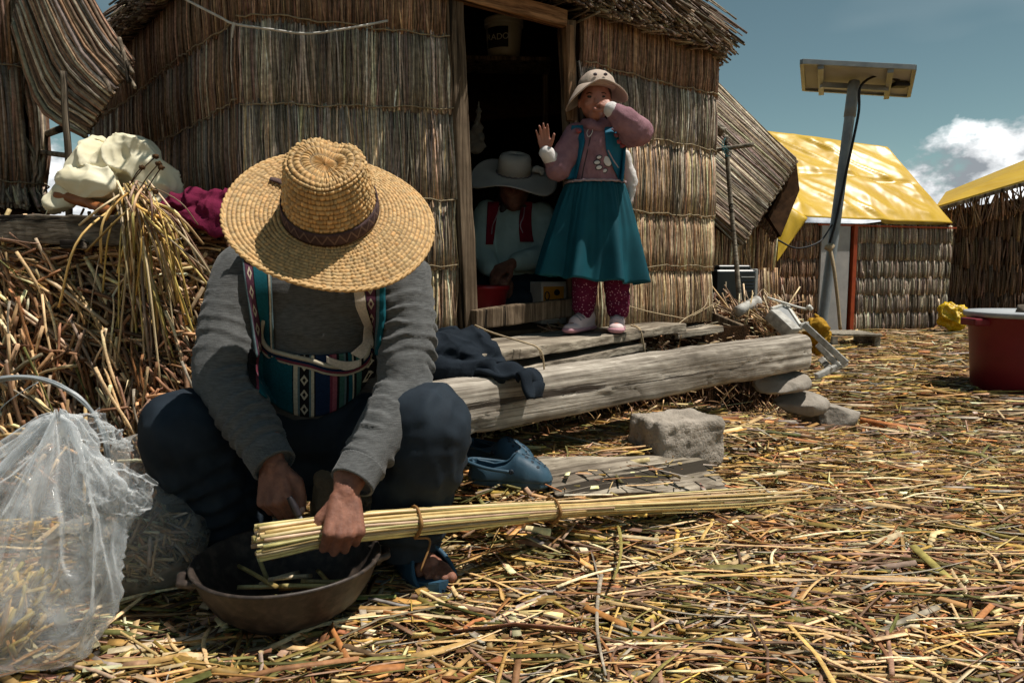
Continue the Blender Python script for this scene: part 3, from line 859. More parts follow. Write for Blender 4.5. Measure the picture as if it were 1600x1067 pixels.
part_stuff(put('thatch', droop(760, .16, np.vstack([PAL_GREY, PAL_WARM, PAL_WARM * .7]), .0032, .0078), 'reed_wall', nr_))
wood('pole_wood', C(140, 128, 112), C(92, 82, 70), C(40, 34, 28), 0.3, vert=True)
tube('post', [P(99, 112, 2.58), P(102, 180, 2.58), P(107, 245, 2.58), P(108, 340, 2.60)], [.011, .012, .012, .012], 'pole_wood', nr_)
tube('rail', [P(40, 222, 3.1), P(100, 200, 2.9), P(140, 190, 2.8)], .014, 'pole_wood', nr_)
tube('rail', [P(40, 235, 3.1), P(110, 244, 2.7)], .010, 'pole_wood', nr_)
for (a, b, c, d) in ((186, 60, 200, 130), (178, 75, 208, 115), (160, 120, 172, 145), (185, 105, 212, 138)):
    tube('broken_reed', [P(a, b, 2.62), P((a + c) / 2 + 3, (b + d) / 2, 2.6), P(c, d, 2.58)], [.008, .006], 'pole_wood', nr_)

# ------------------------------------------------------------------ hut with the steep mat roof behind the main hut
th = thing('reed_hut', 'reed hut under a steep grey mat roof, behind the main hut', 'hut', (1.6, 5.3, 0), 'reed huts of the island')
q1 = [P(1040, 60, 5.75), P(1000, 250, 4.9), P(1160, 378, 4.75), P(1238, 258, 5.35)]
slab('mat_core', q1, .05, 'dark_core', th)
mat_quad('roof_mat', [q1[1], q1[0], q1[3], q1[2]], 1300, np.vstack([PAL_GREY, PAL_THATCH]), th, r=(.004, .008), depth=-.05, ragged=.008, K=4)
mat_quad('roof_mat', q1, 900, np.vstack([PAL_GREY, PAL_THATCH]), th, r=(.004, .008), depth=.03, ragged=.01, K=4)
for (a, b, c, d, e, f) in ((1128, 142, 5.45, 1075, 330, 4.75), (1180, 190, 5.4, 1112, 352, 4.72), (1232, 255, 5.3, 1158, 378, 4.70)):
    tube('rope', [P(a, b, e - .03), P((a + c) / 2 + 3, (b + d) / 2, (e + f) / 2 - .05), P(c, d, f)], .006, 'cord', th)
q2 = [P(1236, 255, 5.42), P(1241, 300, 5.40), P(1212, 372, 5.25), P(1192, 340, 5.3)]
slab('mat_core', q2, .06, 'dark_core', th)
mat_quad('gable_mat', q2, 260, PAL_WARM, th, r=(.004, .008), depth=.03, bow=.06, K=6)
mat_quad('gable_mat', [q2[1], q2[0], q2[3], q2[2]], 200, PAL_WARM, th, r=(.004, .008), depth=.03, bow=-.02, K=6)
wq = [(.95, 4.95), (2.02, 5.55)]
for (za, zb) in ((.0, .40), (.40, .80), (.80, 1.35)):
    wall_course('reed_panel', wq, za, zb, np.vstack([PAL_WARM, PAL_STRAW]), th, dens=230, rmin=.005, rmax=.010, sides=4)
core_wall(wq + [(2.1, 5.8), (2.0, 7.0)], 0, 1.5, th)
wood('board_wood', C(176, 168, 152), C(130, 122, 110), C(60, 54, 46), 0.2)
put('ridge_board', beam('ridge_board', P(1086, 170, 4.6), P(1131, 208, 4.55), .03, .09, up=(0, -1, .2), wear=.004, cuts=4), 'board_wood', th)

# ------------------------------------------------------------------ hut with the yellow tarpaulin
t = NT('tarp')
f = t.noise(1.6, 6, .65); g = t.noise(3.0, 2, .5, (1, 1, .5))
t.base(t.ramp(f, [(.3, C(182, 144, 20)), (.7, C(200, 164, 38))]), .40, .5)
t.bump(t.mix(.5, g, t.noise(1.6, 2, .5, (1.6, 1.6, .4), (0, .6, 0))), .5, .12)
pm('orange_frame', C(150, 60, 30), C(176, 80, 40), 10, .6)
pm('sheet_metal', C(150, 148, 146), C(176, 172, 168), 6, .5, .4, .1, 20)
yh = thing('tarpaulin_hut', 'reed hut under a shiny wrinkled yellow tarpaulin roof', 'hut', (3.6, 9.5, 0), 'reed huts of the island')
W0, W1, W2 = G(1192, 512, 0.02), G(1478, 509, .02), Vector((5.95, 12.6, .02))
W0 = Vector((3.05, 8.85, .02)); W1 = Vector((5.75, 9.55, .02))
plan_y = [(W0.x, W0.y), (W1.x, W1.y)]
def lerp2(f_): return (W0.x + (W1.x - W0.x) * f_, W0.y + (W1.y - W0.y) * f_)
def u_at(px):
    k = (px - 800) / FPX; dx, dy = W1.x - W0.x, W1.y - W0.y
    return (k * W0.y - W0.x) / (dx - k * dy)
uD0, uD1, uF1, uEnd = u_at(1274), u_at(1318), u_at(1333), u_at(1478)
levels_y = [.02, .25, .48, .70, .92, 1.14, 1.36]
for i in range(6):
    wall_course('reed_panel', [lerp2(-.1), lerp2(uD0)], levels_y[i], levels_y[i + 1], PAL_WARM * 1.25, yh, dens=170, rmin=.006, rmax=.012, sides=4, depth=.03)
    wall_course('reed_panel', [lerp2(uF1), lerp2(uEnd)], levels_y[i], levels_y[i + 1], PAL_GREY * .95, yh, dens=220, rmin=.006, rmax=.014, sides=4, depth=.03, flare=.012, over=.03, slant=.006)
core_wall([lerp2(-.1), lerp2(uEnd), (5.6, 12.0)], 0, 1.37, yh)
def pl3(u_, z, o=.0):
    a = lerp2(u_); n = Vector((W1.y - W0.y, -(W1.x - W0.x), 0)).normalized()
    return Vector((a[0], a[1], z)) + n * o
put('door', beam('door', pl3((uD0 + uD1) / 2, .02, .05), pl3((uD0 + uD1) / 2, 1.36, .05), (pl3(uD1, 0) - pl3(uD0, 0)).length, .03, up=(W1.y - W0.y, -(W1.x - W0.x), 0), bev=.004, seed=3), 'sheet_metal', yh)
put('door_post', beam('door_post', pl3((uD1 + uF1) / 2, .02, .05), pl3((uD1 + uF1) / 2, 1.36, .05), .055, .06, up=(W1.y - W0.y, -(W1.x - W0.x), 0), bev=.004), 'orange_frame', yh)
put('eave_batten', beam('eave_batten', pl3(uD0 - .02, 1.345, .06), pl3(uEnd + .01, 1.33, .06), .02, .02, bev=.003), 'orange_frame', yh)
def tarp_sheet(name, q, nu, nv, amp, parent, thick=.006, seed=0, hem=0):
    u, v = np.meshgrid(np.linspace(0, 1, nu), np.linspace(0, 1, nv))
    Pn = bilinear(q, u, v); A = [Vector(x) for x in q]; nr = np.array(list((A[1] - A[0]).cross(A[3] - A[0]).normalized()))
    p = np.stack([u.ravel() * 7, v.ravel() * 2.2, np.full(u.size, seed * 3.1)], 1)
    d = amp * .8 * ridged(p * .6, 1, seed) + amp * .12 * ridged(p * 1.7, 1, seed + 2) - .05 * np.exp(-((v.ravel() - .48) / .03) ** 2) * (seed == 2) + amp * .6 * ridged(np.stack([u.ravel() * 9 + v.ravel() * 8, v.ravel() * 1.1, np.full(u.size, 1.7)], 1), 1, seed + 5)
    edge = np.clip(np.minimum.reduce([u.ravel(), 1 - u.ravel(), v.ravel(), 1 - v.ravel()]) * 12, .12, 1)
    Pn = Pn + nr[None, None] * (d * edge).reshape(nv, nu, 1)
    return put(name, solid_grid(name, Pn, nu, nv, thick), 'tarp', parent)
RL, RR = P(1150, 198, 10.9), P(1386, 230, 10.7)
EL, ER = P(1215, 338, 8.75), P(1488, 349, 9.42)
EB = Vector((6.4, 12.4, EL.z))
tarp = tarp_sheet('tarpaulin', [EL, ER, RR, RL], 130, 60, .060, yh, seed=2)
tarp_sheet('tarpaulin', [ER, EB, RR + Vector((.1, 1.2, 0)), RR], 40, 30, .04, yh, seed=4)
tarp_sheet('tarpaulin_flap', [P(1262, 341, 8.78), P(1200, 300, 8.9), P(1196, 396, 8.7), P(1212, 412, 8.6)], 20, 20, .03, yh, seed=6)

# ------------------------------------------------------------------ far hut on the right
fh = thing('reed_hut', 'dark reed hut with a flat sloping yellow roof at the right edge', 'hut', (7.5, 10.8, 0), 'reed huts of the island')
fp = [(6.25, 10.55), (9.2, 10.2)]
fz = [0.02, .45, .85, 1.25, 1.60]
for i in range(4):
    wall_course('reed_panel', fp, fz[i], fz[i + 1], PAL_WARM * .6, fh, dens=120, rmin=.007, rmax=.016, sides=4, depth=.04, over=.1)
core_wall([(6.3, 13.5)] + fp, 0, 1.6, fh)
e0, e1 = P(1462, 323, 10.3), P(1680, 258, 10.0)
r0, r1 = P(1478, 300, 12.2), P(1680, 218, 12.0)
slab('roof_sheet', [e0, e1, r1, r0], .03, 'tarp', fh)
put('eave_board', beam('eave_board', e0 + Vector((0, -.02, -.05)), e1 + Vector((0, -.02, -.05)), .03, .05), 'pole_wood', fh)
slab('gable_core', [Vector((6.3, 10.56, 1.5)), Vector((9.2, 10.22, 1.5)), Vector((9.2, 10.22, e1.z - .08)), Vector((6.3, 10.56, e0.z - .04))], .04, 'dark_core', fh)
mat_quad('eave_reeds', [e0 + Vector((0, .1, -.05)), e1 + Vector((0, .1, -.05)), e1 + Vector((0, .1, -.45)), e0 + Vector((0, .1, -.45))], 160, PAL_WARM, fh, r=(.006, .012), depth=.05)
# ------------------------------------------------------------------ timber in front of the hut
LOG_T = Vector((.765, .644, 0)).normalized(); LOG_B = Vector((-.644, .765, 0)).normalized()
wood('log_wood', C(178, 170, 158), C(136, 128, 117), C(66, 58, 51), 0.70, 0.8, ck0=.365)
La, Lb = Vector((-.19, 2.075, 0)), Vector((1.462, 3.465, 0))
def log_mesh():
    n, m = 200, 72; V = np.zeros((n, m, 3)); L = (Lb - La).length
    hx, hz = .075, .085
    for i in range(n):
        s = i / (n - 1)
        zc = .372 + .022 * s
        for k in range(m):
            a = 2 * math.pi * k / m; ca, sa = math.cos(a), math.sin(a)
            e = 4.5
            r = (abs(ca) ** e + abs(sa) ** e) ** (-1 / e)
            V[i, k] = list(La + LOG_T * (s * L) + LOG_B * (.078 + hx * r * ca) + Vector((0, 0, zc + hz * r * sa)))
    p = V.reshape(-1, 3)
    nr = p - np.repeat(V.mean(1), m, 0); nr /= np.linalg.norm(nr, axis=1, keepdims=True)
    al = np.array([p @ np.array(LOG_T), p @ np.array(LOG_B), p[:, 2]]).T
    d = .010 * fbm(al * np.array([3.5, 9, 9]), 4, 3) + .006 * fbm(al * np.array([8, 40, 40]), 3, 8)
    cr = np.maximum(0, ridged(al * np.array([1.6, 9, 11]) + 3.3 + .4 * fbm(al * 6, 2, 2)[:, None], 1, 21) - .95) * 16
    d -= .009 * np.minimum(cr, 1)
    p = p + nr * d[:, None]
    F = [(i * m + k, i * m + (k + 1) % m, (i + 1) * m + (k + 1) % m, (i + 1) * m + k) for i in range(n - 1) for k in range(m)]
    F += [tuple(range(m - 1, -1, -1)), tuple((n - 1) * m + k for k in range(m))]
    return mesh_pd('timber_log', p, F, True)
log = put('timber_log', log_mesh(), 'log_wood')
tag(log, 'long weathered squared timber log lying in front of the hut on stones', 'log')
def plank(name, a, b, wback, th, mat, label, cat='plank', group=None, seed=1, zoff=0, back=None):
    "a, b: top front edge; the board runs back from there"
    a, b = Vector(a), Vector(b); t = (b - a).normalized(); bk = Vector((-t.y, t.x, 0)).normalized()
    o = put(name, beam(name, a + bk * wback / 2 - Vector((0, 0, th / 2)), b + bk * wback / 2 - Vector((0, 0, th / 2)), wback, th, wear=.006, cuts=24, seed=seed, bev=.005), mat)
    return tag(o, label, cat, group)
pe0, pe1 = P(748, 555, 2.30), P(1073, 505, 3.22)
plank('plank', pe0, pe1, .30, .036, 'pale_plank', 'wide doorstep plank on which the girl stands', group='planks before the hut door', seed=4)
plank('plank', P(742, 590, 2.28), P(1010, 536, 2.98), .26, .030, 'pale_plank', 'lower plank jutting out under the wide doorstep plank', group='planks before the hut door', seed=9)
plank('plank', P(1060, 520, 3.27), P(1131, 509, 3.46), .20, .030, 'grey_wood', 'short plank end at the hut corner beyond the doorstep', group='planks before the hut door', seed=14)
pm('concrete', C(128, 120, 110), C(168, 158, 146), 9, .9, .1, .9, 70, bdist=.01)
pm('stone', C(126, 118, 108), C(158, 150, 140), 7, .85, .15, .6, 60, bdist=.006)
def rock(c, r, R=None, seed=1, amp=.02, vox=.010, solids=None, mat='stone', name='stone', flatb=None):
    rs = np.random.default_rng(seed); pn = rs.normal(size=(16, 3)); pn /= np.linalg.norm(pn, axis=1, keepdims=True); pf = rs.uniform(.62, .92, 16)
    def disp(co, no):
        q = co - np.array(list(c)); sc = np.array([max(r[:2]), max(r[:2]), r[2]]); u_ = q / sc; o_ = u_.copy()
        for k in range(16):
            a_ = np.maximum(0, u_ @ pn[k] - pf[k]); u_ = u_ - np.outer(a_ * .92, pn[k])
        return (u_ - o_) * sc * 1.05 + no * (amp * .30 * fbm(co * 16 + seed * 7.7, 4, seed) + amp * .15 * ridged(co * 30 + seed, 2, seed + 3))[:, None]
    me = remesh(name, solids or [ell_solid(c, r[0] * 1.1, r[1] * 1.1, r[2] * 1.15, rot=R)], vox, 2, disp)
    if flatb is not None:
        co = coords(me); co[:, 2] = np.maximum(co[:, 2], flatb); set_coords(me, co)
    return put(name, me, mat)
rz = lambda a: Matrix.Rotation(a, 3, 'Z')
s_ = G(1310, 672); tag(rock((s_.x, s_.y + .10, .055), (.17, .12, .07), rz(.5), 1, .02, flatb=-.005), 'smooth grey stone at the bottom of the pile carrying the log', 'stone', 'stones under the log end')
tag(rock(P(1250, 632, 3.50), (.15, .11, .055), rz(.5), 5, .018), 'flat middle stone of the pile carrying the log', 'stone', 'stones under the log end')
tag(rock(P(1222, 600, 3.46), (.15, .11, .062), rz(.6), 9, .020), 'top stone of the pile, right under the log end', 'stone', 'stones under the log end')
bq = GT(1048, 738)
BR = Matrix.Rotation(.42, 3, 'Z')
bv = box_mesh('tmp', (0, 0, 0), (.275, .20, .175), None, .02, 2)
def block_mesh():
    V = [v.co.copy() for v in bv.vertices]; F = [tuple(p.vertices) for p in bv.polygons]
    off = Vector((bq.x + .05, bq.y + .15, bq.z + .080))
    V = [off + BR @ v for v in V]
    return remesh('stone_block', [(V, F)], .009, 3, lambda co, no: .012 * fbm(co * 10, 4, 4) + .008 * ridged(co * 22, 2, 6))
tag(put('stone_block', block_mesh(), 'concrete'), 'rough cut grey block sitting on the reeds before the log', 'block')

# ------------------------------------------------------------------ board, clogs and jacket
b0, b1 = GT(850, 764, .0), GT(1118, 756, .0)
bA, bB = GT(985, 740), GT(985, 778); bdn = (b1 - b0).cross(bA - bB).normalized()
if bdn.z < 0: bdn = -bdn
gb = put('board', beam('board', Vector((b0.x, b0.y, b0.z + .034)), Vector((b1.x, b1.y, b1.z + .034)), .17, .024, up=bdn, wear=.006, cuts=20, seed=21), 'pale_plank')
tag(gb, 'split grey board lying flat on the reeds near the clogs', 'board')
pm('clog_rubber', C(40, 64, 80), C(50, 78, 95), 12, .55, .35, .15, 120)
pm('clog_dark', C(20, 30, 40), C(30, 42, 54), 12, .6, .3)
def clog(loc, ang, label, mirror=1):
    t = thing('clog', label, 'clog', loc, 'pair of blue clogs')
    def place(me):
        R = Matrix.Rotation(ang, 3, 'Z'); co = coords(me) @ np.array(R).T; set_coords(me, co); return me
    def outline(u):        # half width of the sole, heel u=0 to toe u=1
        w = np.interp(u, [0, .06, .2, .45, .7, .88, .96, 1], [.004, .026, .036, .036, .050, .046, .030, .004])
        return w
    L = .250
    us = np.concatenate([np.linspace(0, .08, 5), np.linspace(.12, .88, 24), np.linspace(.91, 1, 6)])
    def half(side):
        nt = 14; V = np.zeros((nt, len(us), 3))
        for i, u in enumerate(us):
            w = outline(u); top = np.interp(u, [0, .1, .3, .5, .58, .7, .85, .95, 1], [.085, .080, .062, .075, .092, .085, .066, .044, .02])
            op = np.interp(u, [0, .08, .12, .45, .54, .58, 1], [.62, .60, .55, .62, .80, 1, 1])
            for j in range(nt):
                th = (math.pi / 2) * op * j / (nt - 1)
                bul = 1.06 if j > 0 else 1.0
                V[j, i] = ((u - .5) * L + (.012 * math.sin(th) if u < .05 else 0), side * (w * bul * max(math.cos(th), .0) ** .6 + .0005), .018 + (top - .018) * math.sin(th))
        return place(solid_grid('upper', V if side < 0 else V[:, ::-1], len(us), nt, .006))
    def rel(me, name, mat):
        o = bpy.data.objects.new(name, me); me.materials.append(MAT[mat]); COL.objects.link(o); o.parent = t; return o
    rel(half(1), 'upper', 'clog_rubber'); rel(half(-1), 'upper', 'clog_rubber')
    V, F = [], []; ring = [((u - .5) * L, outline(u) * 1.08) for u in us] + [((u - .5) * L, -outline(u) * 1.08) for u in us[::-1]]
    for z, sc in ((.0, .96), (.006, 1.0), (.026, 1.0), (.030, .97)):
        V += [(x * sc, y * sc, z) for x, y in ring]
    m = len(ring)
    for a in range(3): F += [(a * m + k, a * m + (k + 1) % m, (a + 1) * m + (k + 1) % m, (a + 1) * m + k) for k in range(m)]
    F += [tuple(range(m - 1, -1, -1)), tuple(3 * m + k for k in range(m))]
    rel(place(mesh_pd('sole', V, F)), 'sole', 'clog_rubber')
    strap = spline([(.01, -.050, .050), (-.06, -.046, .057), (-.112, -.028, .066), (-.130, 0, .068), (-.112, .028, .066), (-.06, .046, .057), (.01, .050, .050)], 30)
    me = stalks('strap', strap[None], np.full((1, 30), .0055), 8, flat=1.0, smooth=True); rel(place(me), 'strap', 'clog_rubber')
    for s in (-1, 1):
        rel(place(lathe('rivet', [(.0, 0), (.008, 0), (.007, .004), (0, .005)], (.01, s * .052, .052), 12, axis=(0, s, 0))), 'rivet', 'clog_dark')
    for (u, y, r) in ((.70, .016, .006), (.70, -.016, .006), (.77, 0, .006), (.77, .024, .0055), (.77, -.024, .0055), (.84, .012, .0055), (.84, -.012, .0055), (.90, .0, .005), (.84, .032, .005), (.84, -.032, .005), (.66, 0, .006), (.90, .02, .005)):
        top = np.interp(u, [.58, .7, .85, .95, 1], [.092, .085, .066, .044, .02]); w = outline(u) * 1.06
        z = .018 + (top - .018) * math.sqrt(max(0, 1 - (abs(y) / w) ** 3.3))
        nrm = Vector((.35, y / w * .9, 1)).normalized()
        rel(place(lathe('vent_hole', [(0, .0045), (r, .0045), (r * 1.1, .003), (0, .002)], ((u - .5) * L, y, z - .001), 10, axis=nrm)), 'vent_hole', 'clog_dark')
    return t
k1 = GT(797, 765); clog((k1.x, k1.y + .02, k1.z + .012), -.12, 'blue rubber clog lying nearer, its holed toe towards the board')
k2 = GT(783, 735); clog((k2.x - .01, k2.y + .02, k2.z + .014), -.5, 'blue rubber clog tucked behind the other under the log')
pm('navy_fleece', C(24, 30, 37), C(35, 42, 50), 16, .92, .1, .5, 220, bdist=.003)
def cloth_disp(seed, amp, scale, fine=.45):
    def f(co, no):
        q = co * scale
        w = np.stack([fbm(q * .6 + 11 * k + seed, 2, seed + k) for k in range(3)], 1)
        f1 = np.abs(vnoise((q + 1.6 * w) * np.array([1, 1, .8]) * 1.15, seed)) ** .62; f2 = np.abs(vnoise(q * 2.7 + 2.4 * w, seed + 9)) ** .7
        return amp * (1.0 - 2.3 * f1) + amp * fine * 1.4 * (1 - 2 * f2)
    return f
def heap(name, pts, vox, seed, amp, scale, mat, label, cat, group=None, extra=(), squash=None, smooth=4, parent=None, fine=.25):
    sol = [cap_solid(P(*p0), P(*p1), ra, rb) for p0, p1, ra, rb in pts] + list(extra)
    me = remesh(name, sol, vox, smooth, cloth_disp(seed, amp, scale, fine))
    o = put(name, me, mat, parent)
    if label: tag(o, label, cat, group)
    return o
heap('jacket', [((676, 560, 2.36), (735, 548, 2.42), .085, .075), ((735, 545, 2.42), (765, 560, 2.36), .06, .045), ((700, 535, 2.44), (760, 548, 2.46), .05, .04), ((690, 582, 2.27), (760, 580, 2.27), .05, .036),
                ((735, 560, 2.34), (775, 588, 2.24), .045, .03)],
     .0050, 12, .013, 8, 'navy_fleece', 'dark navy jacket thrown in a heap on log and doorstep, one sleeve hanging down', 'jacket')

sl_c = spline([P(728, 572, 2.30), P(770, 574, 2.26), P(805, 576, 2.25), P(826, 582, 2.235), P(833, 596, 2.205), P(836, 622, 2.195)], 40)
sl_w = np.interp(np.linspace(0, 1, 40), [0, .4, .7, 1], [.05, .045, .048, .046]); nvs = 12; V = np.zeros((nvs, 40, 3))
tgs = np.gradient(sl_c, axis=0); acr = np.tile(np.array(list(LOG_T)) * .55 + np.array([0, .3, 0]), (40, 1)); acr -= (acr * tgs).sum(1, keepdims=True) * tgs / (tgs ** 2).sum(1, keepdims=True); acr /= np.linalg.norm(acr, axis=1, keepdims=True)
nrs = np.cross(tgs, acr); nrs /= np.linalg.norm(nrs, axis=1, keepdims=True)
for j in range(nvs):
    f_ = j / (nvs - 1) * 2 - 1
    wv = .010 * np.sin(f_ * 4 + np.linspace(0, 5, 40)) + .006 * np.sin(np.linspace(0, 22, 40) + f_ * 2) - .012 * f_ ** 2
    V[j] = sl_c + acr * (f_ * sl_w)[:, None] + np.sign(nrs[:, 2:3] * 1.0 - nrs[:, 1:2]) * nrs * wv[:, None]
slv = put('sleeve', solid_grid('sleeve', V, 40, nvs, .016), 'navy_fleece', bpy.data.objects['jacket'])

# ------------------------------------------------------------------ man's work: pot, offcuts, bundle, seat stone, knife
t = NT('pot_clay')
f = t.noise(7, 6, .65); g = t.noise(40, 4, .6)
t.base(t.mix(t.ramp(g, [(.45, (0, 0, 0)), (.75, (1, 1, 1))]), t.ramp(f, [(.3, C(34, 29, 27)), (.7, C(58, 50, 45))]), C(84, 72, 64)), .5, .35)
t.bump(t.mix(.5, f, g), .35, .006)
pc = Vector((P(450, 880, 1.575).x, 1.575, 0.012))
pot = thing('cooking_pot', 'wide dark clay pot with lug handles on the reeds before the seated person', 'pot', pc)
prof = [(0, .004), (.10, .004), (.125, .012), (.165, .045), (.192, .085), (.206, .118), (.214, .132), (.217, .137), (.213, .141), (.206, .138), (.198, .118), (.184, .088), (.157, .052), (.120, .022), (.09, .016), (0, .015)]
prof = [(r_ * .965, z_ * 1.0) for r_, z_ in prof]
put('bowl', lathe('bowl', prof, pc, 72, wob=.006), 'pot_clay', pot)
for a in (3.55, .28):
    q = pc + Vector((.199 * math.cos(a), .199 * math.sin(a), .112)); d = Vector((math.cos(a), math.sin(a), 0)); sd = Vector((-d.y, d.x, 0))
    me = remesh('lug_handle', chain([q - sd * .045 - d * .010 + Vector((0, 0, .012)), q + d * .022 - sd * .02 + Vector((0, 0, .010)), q + d * .024 + sd * .02 + Vector((0, 0, .008)), q + sd * .045 - d * .010 + Vector((0, 0, .010))], [.008, .010, .010, .008]) + [cap_solid(q - sd * .03, q + sd * .03, .008, .008)], .004, 2)
    put('lug_handle', me, 'pot_clay', pot)
fresh_stem = []
for v in range(6):
    n = 7; tt = np.linspace(-.5, .5, n)
    c = pick(PAL_FRESH, 1, .08)[0]
    fresh_stem.append(stalks('reed_offcut', np.stack([tt, .012 * np.sin(3 * tt + v), 0 * tt], 1)[None], np.full((1, n), .012), 8, np.clip(c[None] * (1 + .1 * RNG.normal(size=(n, 1))), .03, .9)[None], smooth=True))
    fresh_stem[-1].materials.append(MAT['fresh_reed'])
OFF = ((-.05, .03, .052, .12, .06, .15, 'pale reed offcut lying lengthwise in front inside the pot'), (.04, .02, .056, -.12, -.03, .14, 'olive reed offcut in front, right of the others in the pot'), (-.01, .045, .066, .5, .10, .10, 'reed offcut slanting across the others inside the pot'),
       (-.09, .05, .068, -.50, .12, .14, 'reddish reed offcut sloping down from the left inside the pot'), (.085, .045, .058, .05, .0, .14, 'thick green reed offcut at the right inside the pot'), (.135, .05, .066, .45, -.1, .08, 'short reed offcut touching the right wall of the pot'),
       (-.075, .055, .078, .4, 1.28, .085, 'reed offcut standing upright inside the pot'), (.0, -.02, .034, -.2, 0, .13, 'reed offcut on the floor of the pot, half hidden'), (-.05, .09, .045, .8, 0, .10, 'crossing reed offcut at the back of the pot'), (.06, .085, .046, -.9, 0, .11, 'steeply turned reed offcut at the back of the pot'), (.02, .06, .038, .3, .02, .12, 'buried reed offcut under the crossing ones'))
for i, (x, y, zz, a, tl, L, lab) in enumerate(OFF):
    o = bpy.data.objects.new('reed_offcut', fresh_stem[i % 6]); COL.objects.link(o)
    o.location = pc + Vector((x, y, zz)); o.rotation_euler = (0, tl, a); o.scale = (L, .45, .45)
    tag(o, lab, 'reed offcut', 'reed offcuts in the pot')
# bundle of fresh stems
bun = thing('reed_bundle', 'long bundle of fresh yellow reeds held in the hand and tied with bark', 'bundle', P(685, 812, 1.68))
axis_pts = [P(404, 847, 1.475), P(530, 826, 1.56), P(685, 811, 1.68), P(907, 794, 1.93), P(1120, 782, 2.22), P(1330, 768, 2.52)]
ax_s = spline(axis_pts, 26); tang = np.gradient(ax_s, axis=0); tang /= np.linalg.norm(tang, axis=1, keepdims=True)
upv = np.array([0, 0, 1.0]); sdv = np.cross(tang, upv); sdv /= np.linalg.norm(sdv, axis=1, keepdims=True); upn = np.cross(sdv, tang)
tpar = np.linspace(0, 1, 26)
rad_of = np.interp(tpar, [0, .12, .30, .36, .55, .62, 1], [.037, .033, .032, .031, .027, .025, .085]); flat_of = np.interp(tpar, [0, .5, .65, 1], [1, .95, .8, .30])
k = 0
for ring_r, cntr in ((0.0, 1), (.28, 6), (.54, 11), (.78, 17), (.98, 24)):
    for j in range(cntr):
        a = 2 * math.pi * j / cntr + ring_r * 3 + random.uniform(-.1, .1)
        wd = random.uniform(-.5, .5); rj = random.uniform(.90, 1.06)
        e = int(random.uniform(17, 26)) if ring_r < .9 else int(random.uniform(14, 26))
        s0 = 0
        aa = a + wd * tpar
        c = ax_s + (sdv * np.cos(aa)[:, None] + upn * (np.sin(aa) * flat_of)[:, None]) * (rad_of * ring_r * rj)[:, None] + .0022 * np.stack([fbm(np.stack([tpar * 9 + k * 3.1, np.full(26, i_ * 7.), np.zeros(26)], 1), 2, 70 + i_) for i_ in range(3)], 1)
        c[0] += tang[0] * random.uniform(-.012, .010)
        c[:, 2] = np.maximum(c[:, 2], .03)
        c = c[s0:e]
        rr = np.linspace(random.uniform(.0036, .0054), .0020 + .0020 * (26 - e) / 12, len(c))
        cl = pick(np.vstack([PAL_FRESH, PAL_FRESH, PAL_STRAW[:4]]), 1, .12)[0] * np.array([1.0, .95, .88])
        cc = np.clip(cl[None] * (1 + .09 * RNG.normal(size=(len(c), 1))), .03, .9)
        cc *= np.interp(np.arange(len(c)), [0, 12, 26], [1.05, 1.0, .78])[:, None]
        put('stem', stalks('stem', c[None], rr[None], 6, cc[None], smooth=True), 'fresh_reed', bun)
        k += 1
pm('bark_tie', C(112, 80, 46), C(146, 110, 68), 40, .7, .2)
def tie(i, r, drop=None):
    c0, s1, u1 = Vector(ax_s[i]), Vector(sdv[i]), Vector(upn[i])
    pts = [c0 + s1 * r * math.cos(a) + u1 * r * math.sin(a) * .96 for a in np.linspace(0, 2 * math.pi, 22)]
    put('bark_tie', stalks('bark_tie', np.array([list(p) for p in pts])[None], np.full((1, 22), .0034), 6, flat=1.0, smooth=True), 'bark_tie', bun)
    tube('bark_tie', [c0 + s1 * r * .9 + u1 * r * .5, c0 + s1 * (r + .004), c0 - u1 * r + s1 * r * .3], .004, 'bark_tie', bun)
    if drop: tube('tie_end', [c0 - u1 * r + s1 * .01, *drop], [.0026, .003, .0022], 'bark_tie', bun)
tie(9, .037, [P(672, 845, 1.66), P(657, 892, 1.63)])
tie(14, .034, [P(885, 825, 1.90), P(862, 850, 1.86)])
seat = [ell_solid((P(548, 770, 2.0).x, 2.06, .13), .165, .15, .16, None), ell_solid((P(575, 780, 2.0).x, 2.03, .10), .13, .13, .13, None)]
sv = box_mesh('tmp', (0, 0, 0), (.27, .26, .27), None, .05, 3)
sv_v = [Vector((P(552, 770, 2.0).x, 2.06, .125)) + rz(.35) @ v.co for v in sv.vertices]
me = remesh('seat_stone', [(sv_v, [tuple(p.vertices) for p in sv.polygons])], .009, 3, lambda co, no: .010 * fbm(co * 11, 4, 2) - .010 * np.maximum(0, vnoise(co * 60, 5) - .35))
pm('pitted_stone', C(92, 80, 66), C(140, 124, 104), 8, .9, .1, 1.0, 90, bdist=.01)
tag(put('seat_stone', me, 'pitted_stone'), 'pitted brown stone on which the person in the straw hat sits', 'stone')
pm('knife_steel', C(96, 98, 104), C(130, 132, 138), 30, .3, .6); pm('knife_grip', C(26, 22, 26), C(40, 34, 38), 30, .5, .3)
kn = thing('knife', 'small knife with dark handle gripped over the reed bundle', 'knife', P(460, 800, 1.55))
tube('handle', [P(452, 776, 1.556), P(460, 792, 1.553), P(467, 806, 1.55)], [.007, .009, .008], 'knife_grip', kn)
ka, kb = P(467, 806, 1.55), P(475, 820, 1.54)
put('blade', beam('blade', ka, kb, .010, .002, up=(.5, -.8, .2), bev=0), 'knife_steel', kn)

